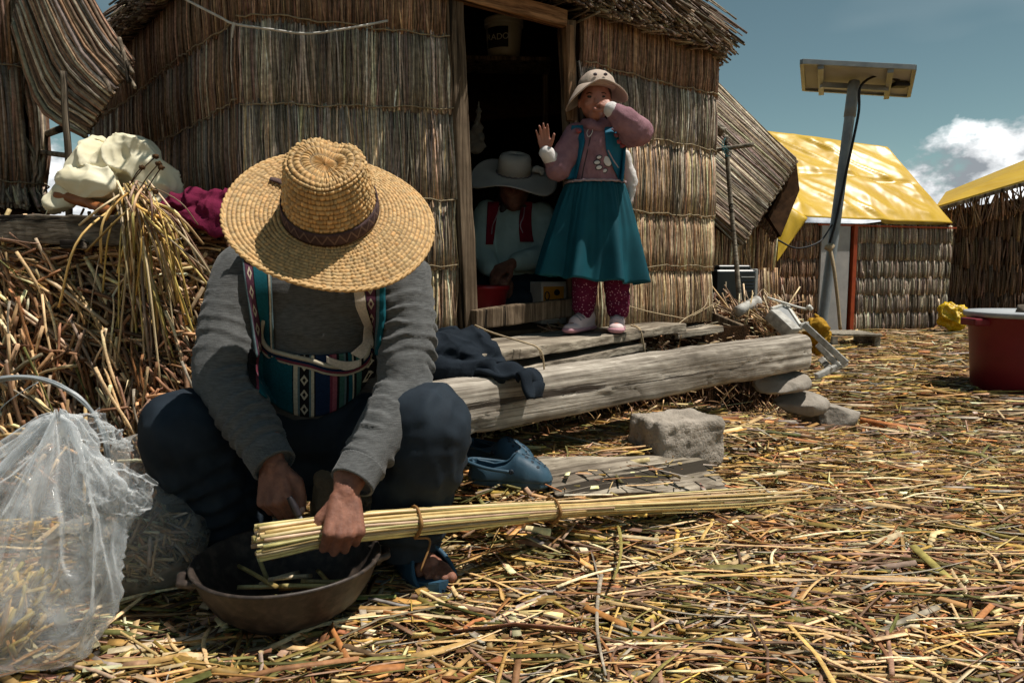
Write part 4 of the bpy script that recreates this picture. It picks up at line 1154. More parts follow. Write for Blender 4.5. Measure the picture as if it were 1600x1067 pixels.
# ------------------------------------------------------------------ clear plastic bags and wire at the left
def film(name, cov, tint, rough=.18, bscale=9):
    t = NT(name)
    n1 = t.noise(bscale, 6, .65, dist=.6); n2 = t.noise(bscale * 3.2, 5, .7, dist=.8)
    t.base(tint, rough, .6)
    t.b.inputs['Transmission Weight'].default_value = 0.0
    t.bump(t.mix(.3, n1, n2), .7, .02)
    tr = t.n('ShaderNodeBsdfTransparent'); mx = t.n('ShaderNodeMixShader'); tl = t.n('ShaderNodeBsdfTranslucent'); tl.inputs[0].default_value = tint
    m2 = t.n('ShaderNodeMixShader'); m2.inputs[0].default_value = .30
    t.l(t.b.outputs[0], m2.inputs[1]); t.l(tl.outputs[0], m2.inputs[2])
    lw = t.n('ShaderNodeLayerWeight'); lw.inputs[0].default_value = .45
    fac = t.math('ADD', t.math('MULTIPLY', lw.outputs['Facing'], .45), t.math('MULTIPLY', t.math('SUBTRACT', n1, .5), 1.0))
    fac = t.math('ADD', fac, cov, clamp=True)
    t.l(fac, mx.inputs[0]); t.l(tr.outputs[0], mx.inputs[1]); t.l(m2.outputs[0], mx.inputs[2])
    t.l(mx.outputs[0], t.out.inputs['Surface'])
film('plastic_film', .13, C(232, 236, 238), .07, 4); film('thin_film', .26, C(190, 190, 186), .18)
def fold_abs(x, seed): return np.abs(vnoise(x, seed)) ** .65
bag = thing('plastic_bag', 'large crumpled clear plastic bag with shiny folds at the left edge', 'bag', (P(60, 900, 1.45).x, 1.45, .02))
def bag_shell(name, cx_, cy_, prof, nu=210, nv=110, seed=1, pleat=.030, lean=(0, 0)):
    "thin film gathered at the top: pleats run down from the gather and break into creases"
    th = np.linspace(0, 2 * np.pi, nu, endpoint=False); v = np.linspace(0, 1, nv)
    T, Vv = np.meshgrid(th, v)
    zz_ = np.interp(Vv, [p[0] for p in prof], [p[1] for p in prof]); R_ = np.interp(Vv, [p[0] for p in prof], [p[2] for p in prof])
    ox = np.interp(Vv, [p[0] for p in prof], [p[3] for p in prof]); oy = np.interp(Vv, [p[0] for p in prof], [p[4] for p in prof])
    flat_ = np.stack([np.cos(T).ravel() * 1.9, np.sin(T).ravel() * 1.9, Vv.ravel() * 1.5], 1)
    w = fbm(flat_ * 1.2, 2, seed + 7).reshape(T.shape)
    f1 = fold_abs(flat_ * np.array([1.6, 1.6, .55]) + (w.ravel() * .5)[:, None], seed).reshape(T.shape)
    f2 = fold_abs(flat_ * np.array([3.4, 3.4, 2.2]) + (w.ravel() * 1.2)[:, None], seed + 3).reshape(T.shape)
    f3 = fold_abs(flat_ * np.array([7.0, 7.0, 6.0]) + (w.ravel() * 2)[:, None], seed + 5).reshape(T.shape)
    rr = R_ * (1 + .18 * np.cos(T * 2 + .7)) + (pleat - 2.8 * pleat * f1) - .024 * f2 - .003 * f3
    rr = np.maximum(rr, .01)
    X = cx_ + ox + rr * np.cos(T); Y = cy_ + oy + rr * .72 * np.sin(T); Z = np.maximum(zz_ + .020 * w - .02 * f2, .022 + .012 * f3)
    return put(name, solid_grid(name, np.stack([X, Y, Z], 2)[::-1], nu, nv, .0012, closed_u=True), 'plastic_film', bag)
bx0 = P(50, 900, 1.42).x
bag_shell('film', bx0, 1.41, [(0, .505, .012, .045, .05), (.06, .495, .040, .045, .05), (.2, .44, .095, .03, .04), (.45, .33, .172, .0, .0), (.75, .15, .212, -.055, -.02), (.92, .05, .205, -.10, -.03), (1, .024, .16, -.11, -.03)], seed=3)
def film_sheet(name, pts, seed, amp, nu=64, nv=44):
    u, v = np.meshgrid(np.linspace(0, 1, nu), np.linspace(0, 1, nv))
    V = bilinear(pts, u, v); nr = np.array(list((Vector(pts[1]) - Vector(pts[0])).cross(Vector(pts[3]) - Vector(pts[0])).normalized()))
    q = np.stack([u.ravel() * 4, v.ravel() * 3, np.full(u.size, seed * 1.7)], 1); w = fbm(q, 2, seed)
    d = amp * (1 - 2.2 * fold_abs(q + .6 * w[:, None], seed)) + amp * .4 * (1 - 2 * fold_abs(q * 2.6 + w[:, None], seed + 2)) - amp * 1.2 * (u.ravel() - .5) ** 2
    return put(name, solid_grid(name, V + nr[None, None] * d.reshape(nv, nu, 1), nu, nv, .0012), 'plastic_film', bag)
film_sheet('film_flap', [P(110, 800, 1.40), P(225, 800, 1.42), P(246, 752, 1.46), P(120, 690, 1.50)], 5, .022)
film_sheet('film_flap', [P(150, 925, 1.44), P(205, 815, 1.46), P(240, 762, 1.47), P(130, 790, 1.38)], 8, .018)
film_sheet('film_flap', [P(95, 650, 1.53), P(170, 700, 1.55), P(212, 700, 1.60), P(150, 640, 1.60)], 11, .018)
nring = 70; rc_ = P(152, 745, 1.42); Vr = np.zeros((14, nring, 3))
for j_ in range(14):
    for i_ in range(nring):
        a = 2 * math.pi * i_ / nring; r_ = .040 + .014 * math.sin(j_ / 13 * math.pi) + .006 * math.sin(5 * a + 1) + .004 * math.sin(11 * a)
        Vr[j_, i_] = list(rc_ + Vector((r_ * math.cos(a) * .9, .02 - .04 * j_ / 13 + .008 * math.sin(3 * a), r_ * math.sin(a) - .05 * (1 - j_ / 13))))
put('film_collar', solid_grid('film_collar', Vr, nring, 14, .0012, closed_u=True), 'plastic_film', bag)
pm('yellow_stuff', C(120, 98, 40), C(176, 146, 66), 30, .8, .1, .4, 60)
n = 420; cen = np.array([bx0 - .09, 1.40, .10]) + np.clip(RNG.normal(size=(n, 3)), -1.6, 1.6) * np.array([.060, .036, .034]); dr = RNG.normal(size=(n, 3)) * np.array([.5, .3, .4]) + np.array([-.6, 0, -.8]); dr /= np.linalg.norm(dr, axis=1, keepdims=True)
Pn = cen[:, None, :] + dr[:, None, :] * (RNG.uniform(.05, .11, n)[:, None] * np.linspace(-.5, .5, 4)[None])[:, :, None]; Pn[:, :, 2] = np.maximum(Pn[:, :, 2], .028)
yf = put('reed_filling', stalks('reed_filling', Pn, RNG.uniform(.003, .006, n), 4, pick(PAL_FRESH * np.array([1, .88, .6]), n, .15)), 'fresh_reed')
tag(yf, 'golden cut reeds seen through the big clear bag', 'reeds', None, 'stuff')
if 0: tag(put('straw_heap', remesh('straw_heap', [ell_solid(P(0, 985, 1.40), .10, .09, .11, None), ell_solid(P(60, 960, 1.43), .07, .07, .08, None)], .012, 3, lambda c_, n_: .02 * fbm(c_ * 14, 3, 3) + .012 * ridged(c_ * np.array([30, 30, 8]), 2, 4)), 'yellow_stuff'), 'yellow reed filling seen through the big clear bag', 'reed filling')
b2c = P(225, 850, 1.72)
b2 = thing('straw_bag', 'thin clear bag stuffed with dark dry grass beside the dark trouser leg', 'bag', (b2c.x, b2c.y, 0.02))
def b2d(co, no): return .012 * ridged(co * 9, 2, 51) + .005 * ridged(co * 26, 2, 54)
b2s = [ell_solid((b2c.x, 1.72, .13), .145, .13, .13, None), cap_solid((b2c.x - .02, 1.74, .20), P(205, 715, 1.76), .10, .05), ell_solid((b2c.x - .12, 1.70, .10), .10, .10, .09, None)]
m_ = remesh('film', b2s, .009, 4, b2d); co = coords(m_); co[:, 2] = np.maximum(co[:, 2], .02); set_coords(m_, co)
put('film', m_, 'thin_film', b2)
n = 650; u = RNG.normal(size=(n, 3)); u /= np.linalg.norm(u, axis=1, keepdims=True); rr_ = RNG.random(n) ** .4
cen = np.array([b2c.x - .02, 1.72, .125]) + u * rr_[:, None] * np.array([.125, .105, .095])
dr = RNG.normal(size=(n, 3)) * np.array([1, .5, .8]) + np.array([.9, 0, -.5]); dr /= np.linalg.norm(dr, axis=1, keepdims=True)
tt = np.linspace(-.5, .5, 4); Ls = RNG.uniform(.05, .13, n)
Pn = cen[:, None, :] + dr[:, None, :] * (Ls[:, None] * tt[None])[:, :, None]; Pn[:, :, 2] = np.maximum(Pn[:, :, 2], .025)
part_stuff(put('grass_filling', stalks('grass_filling', Pn, RNG.uniform(.002, .005, n), 4, pick(np.vstack([PAL_GREY * 1.3, PAL_STRAW * 1.15]), n, .2)), 'reed', b2))
pm('wire_metal', C(120, 126, 130), C(160, 166, 168), 30, .35, .6)
wc = thing('wire_coil', 'coil of grey steel wire arching out of the clear bag', 'wire', P(90, 650, 1.6))
for i in range(9):
    j = lambda s=4: random.uniform(-s, s)
    dd = 1.60 + random.uniform(-.015, .015)
    tube('wire', [P(-40 + j(), 600 + j(), dd), P(20 + j(3), 590 + j(3), dd), P(75 + j(3), 595 + j(3), dd), P(125 + j(3), 622 + j(3), dd), P(155 + j(3), 660 + j(3), dd), P(167 + j(3), 705 + j(), dd), P(166 + j(3), 760, dd + .02), P(140, 830, dd + .03)], .0028, 'wire_metal', wc, 6, 40)
tube('wire', [P(60, 597, 1.58), P(30, 615, 1.57), P(0, 640, 1.57), P(-30, 690, 1.58)], .0012, 'wire_metal', wc, 5, 16)

# ------------------------------------------------------------------ things on the high reed bank
wood('bank_plank_wood', C(128, 118, 106), C(86, 78, 68), C(36, 30, 26), 0.0)
o = put('plank', beam('plank', P(-90, 356, 2.44), P(212, 362, 2.33), .05, .095, wear=.006, cuts=20, seed=31), 'bank_plank_wood'); tag(o, 'dark grey plank along the top of the high reed bank', 'plank')
o = put('plank', beam('plank', P(98, 381, 2.30), P(134, 382, 2.30), .04, .028, wear=.004, cuts=4, seed=33), 'bank_plank_wood'); tag(o, 'short grey plank stub under the long plank on the bank', 'plank')
t = NT('cream_cotton')
t.base(t.ramp(t.noise(9, 4, .6), [(.3, C(212, 203, 170)), (.7, C(228, 222, 198))]), .85, .15); t.bump(t.noise(260, 3, .6), .25, .002)
heap('cotton_sack', [((150, 262, 2.52), (215, 252, 2.54), .085, .085), ((215, 252, 2.54), (252, 290, 2.50), .08, .055), ((190, 232, 2.56), (215, 232, 2.56), .055, .05), ((120, 285, 2.46), (165, 290, 2.45), .05, .05), ((100, 305, 2.44), (85, 318, 2.43), .032, .020), ((240, 320, 2.48), (258, 322, 2.47), .05, .035), ((150, 232, 2.58), (140, 250, 2.58), .035, .03)],
     .0050, 61, .020, 6.5, 'cream_cotton', 'cream cotton sack lying crumpled on the high reed bank', 'sack', smooth=6)
tube('thread', [P(80, 318, 2.42), P(74, 330, 2.41), P(66, 345, 2.40), P(58, 352, 2.40)], .002, 'cream_cotton', None, 5); tag(bpy.data.objects['thread'], 'frayed white thread hanging from the cream sack', 'thread')
pm('cane', C(112, 66, 36), C(150, 92, 52), 14, .4, .4)
tube('cane_stick', [P(88, 304, 2.42), P(120, 312, 2.42), P(178, 332, 2.38)], [.018, .019, .016], 'cane', None, 12); tag(bpy.data.objects['cane_stick'], 'thick brown cane stick poking out under the cream sack', 'stick')
t = NT('maroon_knit')
t.base(t.ramp(t.noise(12, 4, .6), [(.3, C(92, 22, 50)), (.7, C(112, 34, 62))]), .92, .1); t.bump(t.noise(180, 4, .7), .6, .004)
heap('maroon_cloth', [((262, 325, 2.46), (300, 318, 2.48), .035, .05), ((300, 318, 2.48), (350, 320, 2.45), .05, .05), ((300, 338, 2.42), (340, 358, 2.38), .03, .032), ((330, 330, 2.42), (352, 345, 2.40), .05, .05), ((270, 338, 2.44), (300, 345, 2.42), .02, .02)],
     .0050, 71, .011, 11, 'maroon_knit', 'maroon knitted cloth bunched on the bank beside the straw hat', 'cloth')
sh = thing('reed_sheaf', 'sheaf of golden dry reeds drooping over the face of the bank', 'sheaf', P(205, 290, 2.38))
n = 95; K = 12; Pn = np.zeros((n, K, 3)); tt = np.linspace(0, 1, K)
for i in range(n):
    ex = random.gauss(240, 48); ey = random.uniform(340, 480) if i % 4 else random.uniform(480, 660); sx = random.gauss(205, 12); sy = random.uniform(282, 312)
    ey = min(ey, 640 - abs(ex - 235) * 1.6) if ex > 250 else ey
    mx_, my_ = sx + (ex - sx) * random.uniform(.4, .7) + random.gauss(0, 5), sy + (ey - sy) * random.uniform(.3, .5)
    dd = random.uniform(2.26, 2.36)
    c = spline([P(sx, sy, 2.42), P(mx_, my_, dd - .03), P(ex, ey, dd)], K)
    Pn[i] = c
cg = pick(np.vstack([PAL_FRESH * np.array([1.1, .98, .7]), PAL_STRAW, PAL_FRESH * np.array([1.0, .85, .55])]), n, .18)
part_stuff(put('stems', stalks('stems', Pn, RNG.uniform(.0018, .0048, n), 5, cg, smooth=True), 'fresh_reed', sh))
pm('seed_brown', C(58, 42, 28), C(86, 62, 40), 40, .9, .1)
for (ax_, ay_, bx, by) in ((200, 292, 243, 245), (215, 300, 248, 256), (205, 285, 222, 262), (222, 312, 252, 262), (235, 320, 243, 300)):
    tube('seed_stalk', [P(ax_, ay_, 2.37), P((ax_ + bx) / 2, (ay_ + by) / 2 - 3, 2.35), P(bx, by, 2.34)], .0018, 'seed_brown', sh, 5)
    put('seed_head', remesh('seed_head', [ell_solid(P(bx, by, 2.34), .010, .009, .008, None)], .002, 1, lambda c_, n_: .003 * vnoise(c_ * 300, 2)), 'seed_brown', sh)

# ------------------------------------------------------------------ on the hut's walls
pm('white_cable', C(170, 166, 158), C(196, 192, 184), 30, .5, .3)
cb = thing('electric_cable', 'pale electric cable sagging across the hut wall above the hat', 'cable', P(365, 40, 2.46))
tube('wire', [P(270, -12, 2.56), P(300, 5, 2.52), P(345, 28, 2.48), P(366, 38, 2.47), P(420, 46, 2.47), P(478, 53, 2.49), P(530, 47, 2.52), P(575, 39, 2.55), P(605, 33, 2.62)], .0042, 'white_cable', cb, 8, 60)
tube('tie', [P(366, 36, 2.465), P(364, 46, 2.465), P(363, 60, 2.47)], [.006, .004, .002], 'white_cable', cb, 6)
pm('black_iron', C(20, 18, 17), C(34, 30, 28), 30, .6, .3)
hk = thing('iron_hook', 'black iron hook with a dark rag hanging on the shaded hut wall', 'hook', P(325, 80, 2.84))
tube('hook', [P(320, 66, 2.84), P(320, 58, 2.84), P(326, 54, 2.84), P(331, 58, 2.84), P(328, 72, 2.84), P(325, 85, 2.84)], .004, 'black_iron', hk, 6)
put('rag', remesh('rag', [cap_solid(P(323, 80, 2.84), P(326, 92, 2.84), .020, .012), cap_solid(P(326, 92, 2.84), P(329, 150, 2.86), .008, .003)], .004, 2, cloth_disp(5, .004, 40)), 'black_iron', hk)
pm('sisal', C(150, 132, 104), C(180, 162, 134), 60, .9, .1)
tw = thing('twine', 'thin sisal twine tied over the left end of the doorstep plank', 'twine', P(800, 530, 2.45), 'twines holding the doorstep')
tube('strand', [P(742, 508, 2.66), P(770, 520, 2.55), P(815, 534, 2.40), P(838, 542, 2.40), P(848, 556, 2.40), P(851, 590, 2.42)], .003, 'sisal', tw, 6, 40)
tube('strand', [P(742, 512, 2.66), P(790, 526, 2.5), P(836, 541, 2.405), P(846, 560, 2.40)], .002, 'sisal', tw, 6, 30)
tw = thing('twine', 'thin sisal twine wound round the doorstep by the right pink shoe', 'twine', P(1002, 520, 2.95), 'twines holding the doorstep')
tube('strand', [P(985, 508, 3.05), P(999, 515, 2.975), P(1003, 535, 2.965), P(1010, 562, 2.98)], .0035, 'sisal', tw, 6, 30)
tube('strand', [P(990, 507, 3.05), P(1001, 516, 2.97), P(1006, 540, 2.965), P(1008, 552, 2.97)], .003, 'sisal', tw, 6, 30)
tw = thing('twine', 'thin sisal twine slack along the foot of the hut wall', 'twine', P(1060, 500, 3.3), 'twines holding the doorstep')
tube('strand', [P(975, 476, 3.1), P(1010, 486, 3.2), P(1050, 494, 3.35), P(1075, 496, 3.4), P(1110, 478, 3.5), P(1125, 470, 3.5)], .0025, 'sisal', tw, 6, 40)
tube('strand', [P(1060, 506, 3.3), P(1075, 495, 3.39), P(1100, 480, 3.45), P(1107, 462, 3.5)], .0025, 'sisal', tw, 6, 30)

# ------------------------------------------------------------------ inside the doorway
pm('white_plastic', C(186, 184, 176), C(204, 202, 194), 8, .45, .4)
pm('dark_print', C(30, 26, 28), C(44, 40, 40), 20, .6)
shf = thing('shelf', 'dark wall shelf inside the hut carrying the white bucket', 'shelf', (0, 3.75, 1.7))
put('board', beam('board', P(715, 101, 3.80), P(860, 104, 3.80), .26, .02), 'jamb_wood', shf)
for x in (722, 852): put('bracket', beam('bracket', P(x, 98, 3.95), P(x + 1, 420, 3.95), .03, .03), 'jamb_wood', shf)
bkc = P(787, 70, 3.72); bk = thing('paint_bucket', 'white plastic bucket with printed label on the shelf in the dark hut', 'bucket', (bkc.x, 3.78, P(787, 92, 3.72).z))
bz = bk.location.z + .018
put('body', lathe('body', [(0, 0), (.080, 0), (.092, .14), (.092, .17), (0, .17)], (bk.location.x, 3.78, bz), 40), 'white_plastic', bk)
put('lid', lathe('lid', [(0, .150), (.098, .150), (.100, .160), (.097, .164), (.100, .170), (.100, .182), (.094, .188), (0, .188)], (bk.location.x, 3.78, bz), 40), 'white_plastic', bk)
def curved_label(name, c, r, z0, z1, a0, a1, mat, parent):
    m = 12; V = []
    for z in (z0, z1):
        for i in range(m): a = a0 + (a1 - a0) * i / (m - 1); V.append((c[0] + r * math.sin(a), c[1] - r * math.cos(a), z))
    return put(name, solid_grid(name, np.array(V), m, 2, .001), mat, parent)
curved_label('label', bk.location, .0925, bz + .03, bz + .13, -1.0, .25, 'dark_print', bk)
def text_mesh(name, s, size, loc, R, mat, parent, depth=.0008):
    cu = bpy.data.curves.new(name, 'FONT'); cu.body = s; cu.size = size; cu.align_x = 'CENTER'; cu.align_y = 'CENTER'; cu.extrude = depth
    o = bpy.data.objects.new(name, cu); COL.objects.link(o)
    me = bpy.data.meshes.new_from_object(o.evaluated_get(bpy.context.evaluated_depsgraph_get())); bpy.data.objects.remove(o)
    co = coords(me) @ np.array(R).T + np.array(loc); set_coords(me, co)
    return put(name, me, mat, parent)
RX = Matrix.Rotation(math.pi / 2, 3, 'X')
text_mesh('lettering', 'RADO', .042, (bk.location.x - .03, 3.78 - .0985, bz + .075), Matrix.Rotation(-.3, 3, 'Z') @ RX, 'white_plastic', bk)
pm('rag_dim', C(104, 100, 92), C(128, 122, 112), 10, .9, .1)
cl_ = put('hanging_cloth', remesh('hanging_cloth', [cap_solid(P(748, 160, 3.5), P(748, 185, 3.5), .005, .010), cap_solid(P(747, 188, 3.5), P(744, 224, 3.5), .016, .045, squash=((0, 1, 0), .4))], .006, 2, cloth_disp(8, .008, 16)), 'rag_dim')
tag(cl_, 'pale rag hanging in the dark inside the door jamb', 'rag')
pm('red_plastic', C(150, 30, 34), C(170, 42, 44), 8, .35, .45)
bs = P(768, 470, 3.12)
ba = thing('red_basin', 'red plastic basin in the doorway under the hands of the crouching woman', 'basin', (bs.x, 3.22, .60))
put('bowl', lathe('bowl', [(0, .545), (.075, .545), (.090, .64), (.100, .700), (.112, .712), (.112, .724), (.103, .726), (.094, .705), (.084, .63), (.07, .557), (0, .556)], (bs.x - .03, 3.20, .0), 48), 'red_plastic', ba)
t = NT('carton'); t.base(t.ramp(t.noise(12, 3), [(.3, C(196, 190, 176)), (.7, C(214, 208, 194))]), .7, .2)
pm('carton_orange', C(196, 130, 30), C(212, 146, 44), 14, .6, .2)
bx_c = P(868, 450, 3.26); bxo = thing('carton_box', 'white carton with orange print on the floor behind the girl', 'box', (bx_c.x, bx_c.y, .55))
BXR = Matrix.Rotation(.35, 3, 'Z')
put('body', box_mesh('body', (bx_c.x, bx_c.y + .08, .645), (.19, .14, .19), BXR, .004), 'carton', bxo)
nf = BXR @ Vector((0, -1, 0)); ux = BXR @ Vector((1, 0, 0)); fc = Vector((bx_c.x, bx_c.y + .08, .645)) + nf * .071
put('print_panel', box_mesh('print_panel', fc - ux * .035 + Vector((0, 0, .015)), (.10, .003, .12), BXR, 0), 'carton_orange', bxo)
put('print_panel', box_mesh('print_panel', fc + ux * .075 + Vector((0, 0, .010)), (.035, .003, .15), BXR, 0), 'carton_orange', bxo)
put('print_dot', lathe('print_dot', [(0, 0), (.014, 0), (.014, .002), (0, .002)], fc - ux * .02 + Vector((0, 0, .048)) + nf * .002, 20, axis=nf), 'dark_print', bxo)
text_mesh('lettering', '0', .06, fc - ux * .068 + Vector((0, 0, .03)) + nf * .003, BXR @ RX, 'dark_print', bxo)
text_mesh('lettering', '12 x 1 kg', .016, fc - ux * .03 + Vector((0, 0, -.065)) + nf * .002, BXR @ RX, 'dark_print', bxo)

# ------------------------------------------------------------------ right side: tub, post, scrap, panel
pm('tub_red', C(104, 20, 30), C(122, 28, 40), 5, .45, .4, .05, 20)
pm('tub_lid', C(150, 154, 158), C(172, 176, 178), 6, .5, .35)
tc = Vector((3.42, 4.70, 0)); tb = thing('plastic_tub', 'large dark red plastic tub with a grey rim at the right edge', 'tub', tc)
put('body', lathe('body', [(0, .0), (.315, .0), (.325, .012), (.345, .30), (.362, .47), (.372, .48), (.372, .49), (0, .49)], tc, 64), 'tub_red', tb)
put('rim', lathe('rim', [(0, .492), (.384, .488), (.390, .496), (.390, .516), (.384, .522), (0, .518)], tc, 64), 'tub_lid', tb)
put('handle_lip', beam('handle_lip', tc + Vector((-.44, -.02, .455)), tc + Vector((-.33, -.02, .455)), .16, .05, bev=.012), 'tub_red', tb)
pm('rag_grey', C(70, 62, 56), C(96, 88, 78), 20, .9, .1, .4, 80)
rg = remesh('rag', [cap_solid(tc + Vector((-.1, -.05, .53)), tc + Vector((.25, 0, .545)), .035, .05)], .008, 2, cloth_disp(77, .014, 14)); tag(put('rag', rg, 'rag_grey'), 'greyish rag lying on the lid of the red tub', 'rag')
st_ = thing('cross_post', 'thin grey wooden post with a short crossbar by the hut corner', 'post', P(1158, 520, 4.4))
tube('post', [P(1160, 545, 4.38), P(1153, 440, 4.38), P(1142, 320, 4.4), P(1134, 212, 4.42)], [.016, .015, .014, .013], 'board_wood', st_, 10, 40)
tube('crossbar', [P(1097, 238, 4.45), P(1130, 233, 4.38), P(1178, 226, 4.33)], [.011, .013, .014], 'board_wood', st_, 10)
pm('green_string', C(60, 110, 116), C(80, 140, 146), 40, .7)
for i in range(7):
    tube('string', [P(1126 + random.uniform(-4, 8), 222 + random.uniform(-6, 10), 4.36), P(1136 + random.uniform(-9, 9), 236 + random.uniform(-10, 6), 4.355), P(1124 + random.uniform(-8, 22), 236 + random.uniform(-4, 16), 4.36)], .0018, 'green_string', st_, 5)
pm('black_plastic', C(16, 20, 22), C(26, 32, 34), 10, .35, .45); pm('grey_plastic', C(150, 150, 146), C(172, 172, 168), 10, .5, .3)
tv = thing('plastic_case', 'black plastic case with a grey side panel behind the thin cross post', 'case', P(1142, 475, 4.55))
TVR = Matrix.Rotation(.16, 3, 'Z'); tvc = P(1139, 447, 4.62)
put('case', box_mesh('case', tvc, (.27, .2, .21), TVR, .022, 3), 'black_plastic', tv)
put('case_top', box_mesh('case_top', tvc + Vector((0, .0, .115)), (.22, .15, .035), TVR, .014, 3), 'black_plastic', tv)
put('side_panel', box_mesh('side_panel', tvc + TVR @ Vector((.145, .02, -.01)), (.022, .2, .24), TVR, .006), 'grey_plastic', tv)
for k in range(5): put('vent_slot', box_mesh('vent_slot', tvc + TVR @ Vector((.075, -.102, -.03 + .022 * k)), (.09, .006, .007), TVR, .002), 'grey_plastic' if k == 4 else 'clog_dark', tv)
# straw tuft and scrap heap beyond the log end
tu = thing('straw_tuft', 'tuft of dry straw piled behind the end of the log', 'straw', P(1190, 510, 4.0))
n = 420; base = np.array([list(P(RNG.uniform(1100, 1235), RNG.uniform(475, 540), RNG.uniform(3.85, 4.25))) for _ in range(n)])
a = RNG.normal(-.7, .6, n); L = RNG.uniform(.1, .28, n); tt = np.linspace(-.5, .5, 4)
Pn = base[:, None, :] + np.stack([np.cos(a), -.4 * RNG.random(n), np.sin(a)], 1)[:, None, :] * (L[:, None] * tt[None])[:, :, None]; Pn[:, :, 2] = np.maximum(Pn[:, :, 2], .02)
part_stuff(put('straws', stalks('straws', Pn, RNG.uniform(.0025, .005, n), 4, pick(np.vstack([PAL_STRAW, PAL_MOUND]), n, .2)), 'reed', tu))
put('heap_core', remesh('heap_core', [ell_solid((P(1175, 530, 4.15).x, 4.2, .2), .28, .2, .24, None)], .03, 2, lambda c_, n_: .03 * fbm(c_ * 9, 3, 1)), 'rotten_reed', tu)
pm('chipped_paint', C(120, 116, 108), C(196, 194, 188), 22, .6, .25, .4, 60)
o = tube('round_pole', [P(1152, 487, 3.86), P(1184, 470, 3.95)], .030, 'chipped_paint', None, 14, 6); tag(o, 'stub of a white painted round pole lying on the straw', 'pole')
db = put('plank', beam('plank', P(1104, 490, 3.9), P(1158, 515, 3.8), .05, .05, wear=.006, cuts=5, seed=51), 'jamb_wood'); tag(db, 'dark rotten plank leaning on the straw behind the doorstep', 'plank')
tag(put('painted_beam', beam('painted_beam', P(1206, 490, 3.75), P(1240, 522, 3.62), .07, .07, wear=.006, cuts=5, seed=52, bev=.012), 'chipped_paint'), 'short beam with flaking white paint behind the log end', 'beam')
pn = thing('tipped_panel', 'grey panel in a white frame tipped on the scrap heap', 'panel', P(1232, 500, 3.8))
qa, qb, qc, qd = P(1205, 483, 3.84), P(1228, 475, 3.9), P(1250, 508, 3.78), P(1228, 520, 3.72)
pm('panel_grey', C(128, 130, 130), C(148, 150, 150), 8, .6)
slab('sheet', [qd, qc, qb, qa], .012, 'panel_grey', pn)
for a_, b_ in ((qa, qb), (qb, qc)): put('frame_bar', beam('frame_bar', a_, b_, .018, .018), 'white_plastic', pn)
o = tube('white_rod', [P(1199, 465, 3.9), P(1255, 482, 3.85), P(1263, 478, 3.84), P(1268, 484, 3.84)], [.006, .006, .010, .012], 'white_plastic', None, 8); tag(o, 'thin white rod with knobbed ends above the scrap heap', 'rod')
ch = thing('slatted_frame', 'broken white slatted frame leaning on the far end of the log', 'slatted frame', P(1295, 560, 3.6))
for (x0, y0, x1, y1) in ((1256, 507, 1323, 568), (1277, 538, 1312, 574), (1282, 560, 1298, 578)):
    put('slat', beam('slat', P(x0, y0, 3.78), P(x1, y1, 3.62), .012, .034, up=(.6, -.5, .6), wear=.002, cuts=3, seed=x0), 'chipped_paint', ch)
put('crossbar', beam('crossbar', P(1275, 588, 3.62), P(1322, 566, 3.66), .03, .03, wear=.002, cuts=3, seed=7), 'chipped_paint', ch)
put('crossbar', beam('crossbar', P(1246, 512, 3.82), P(1262, 506, 3.84), .03, .03, wear=.002, cuts=3, seed=8), 'chipped_paint', ch)
g0 = G(1325, 540); g0 = Vector((3.55, 7.6, 0))
pa = thing('wooden_pallet', 'low pale wooden pallet on the reeds by the tarpaulin hut', 'pallet', g0)
for k in range(4): put('board', beam('board', g0 + Vector((-.25, -.19 + .13 * k, .125)), g0 + Vector((.25, -.23 + .13 * k, .12)), .11, .025, wear=.003, cuts=2, seed=60 + k), 'board_wood', pa)
for k in range(2): put('bearer', beam('bearer', g0 + Vector((-.22 + .44 * k, -.25, .05)), g0 + Vector((-.22 + .44 * k, .22, .05)), .06, .10, wear=.003, seed=70 + k), 'board_wood', pa)
t = NT('yellow_bag'); t.base(t.ramp(t.noise(8, 4), [(.3, C(190, 150, 10)), (.7, C(216, 180, 30))]), .25, .5); t.bump(t.noise(20, 5, .7), .6, .03)
def ybag(name, solids, vox, amp, sc, label, cat='bag'):
    return tag(put(name, remesh(name, solids, vox, 2, cloth_disp(91, amp, sc)), 'yellow_bag'), label, cat)
ybag('plastic_sack', [ell_solid(P(1488, 494, 8.9), .16, .13, .15, None), cap_solid(P(1497, 490, 8.9), P(1510, 487, 8.9), .08, .06)], .02, .05, 7, 'shiny yellow plastic sack beside the tarpaulin hut wall')
pm('mustard_cloth', C(150, 112, 30), C(176, 136, 44), 10, .8, .15)
o = put('cloth_bundle', remesh('cloth_bundle', [cap_solid(P(1277, 496, 5.6), P(1278, 522, 5.6), .018, .09), cap_solid(P(1276, 515, 5.6), P(1281, 540, 5.6), .09, .06)], .012, 2, cloth_disp(95, .02, 16)), 'mustard_cloth'); tag(o, 'mustard yellow cloth gathered at the top, hung near the panel pole', 'cloth')
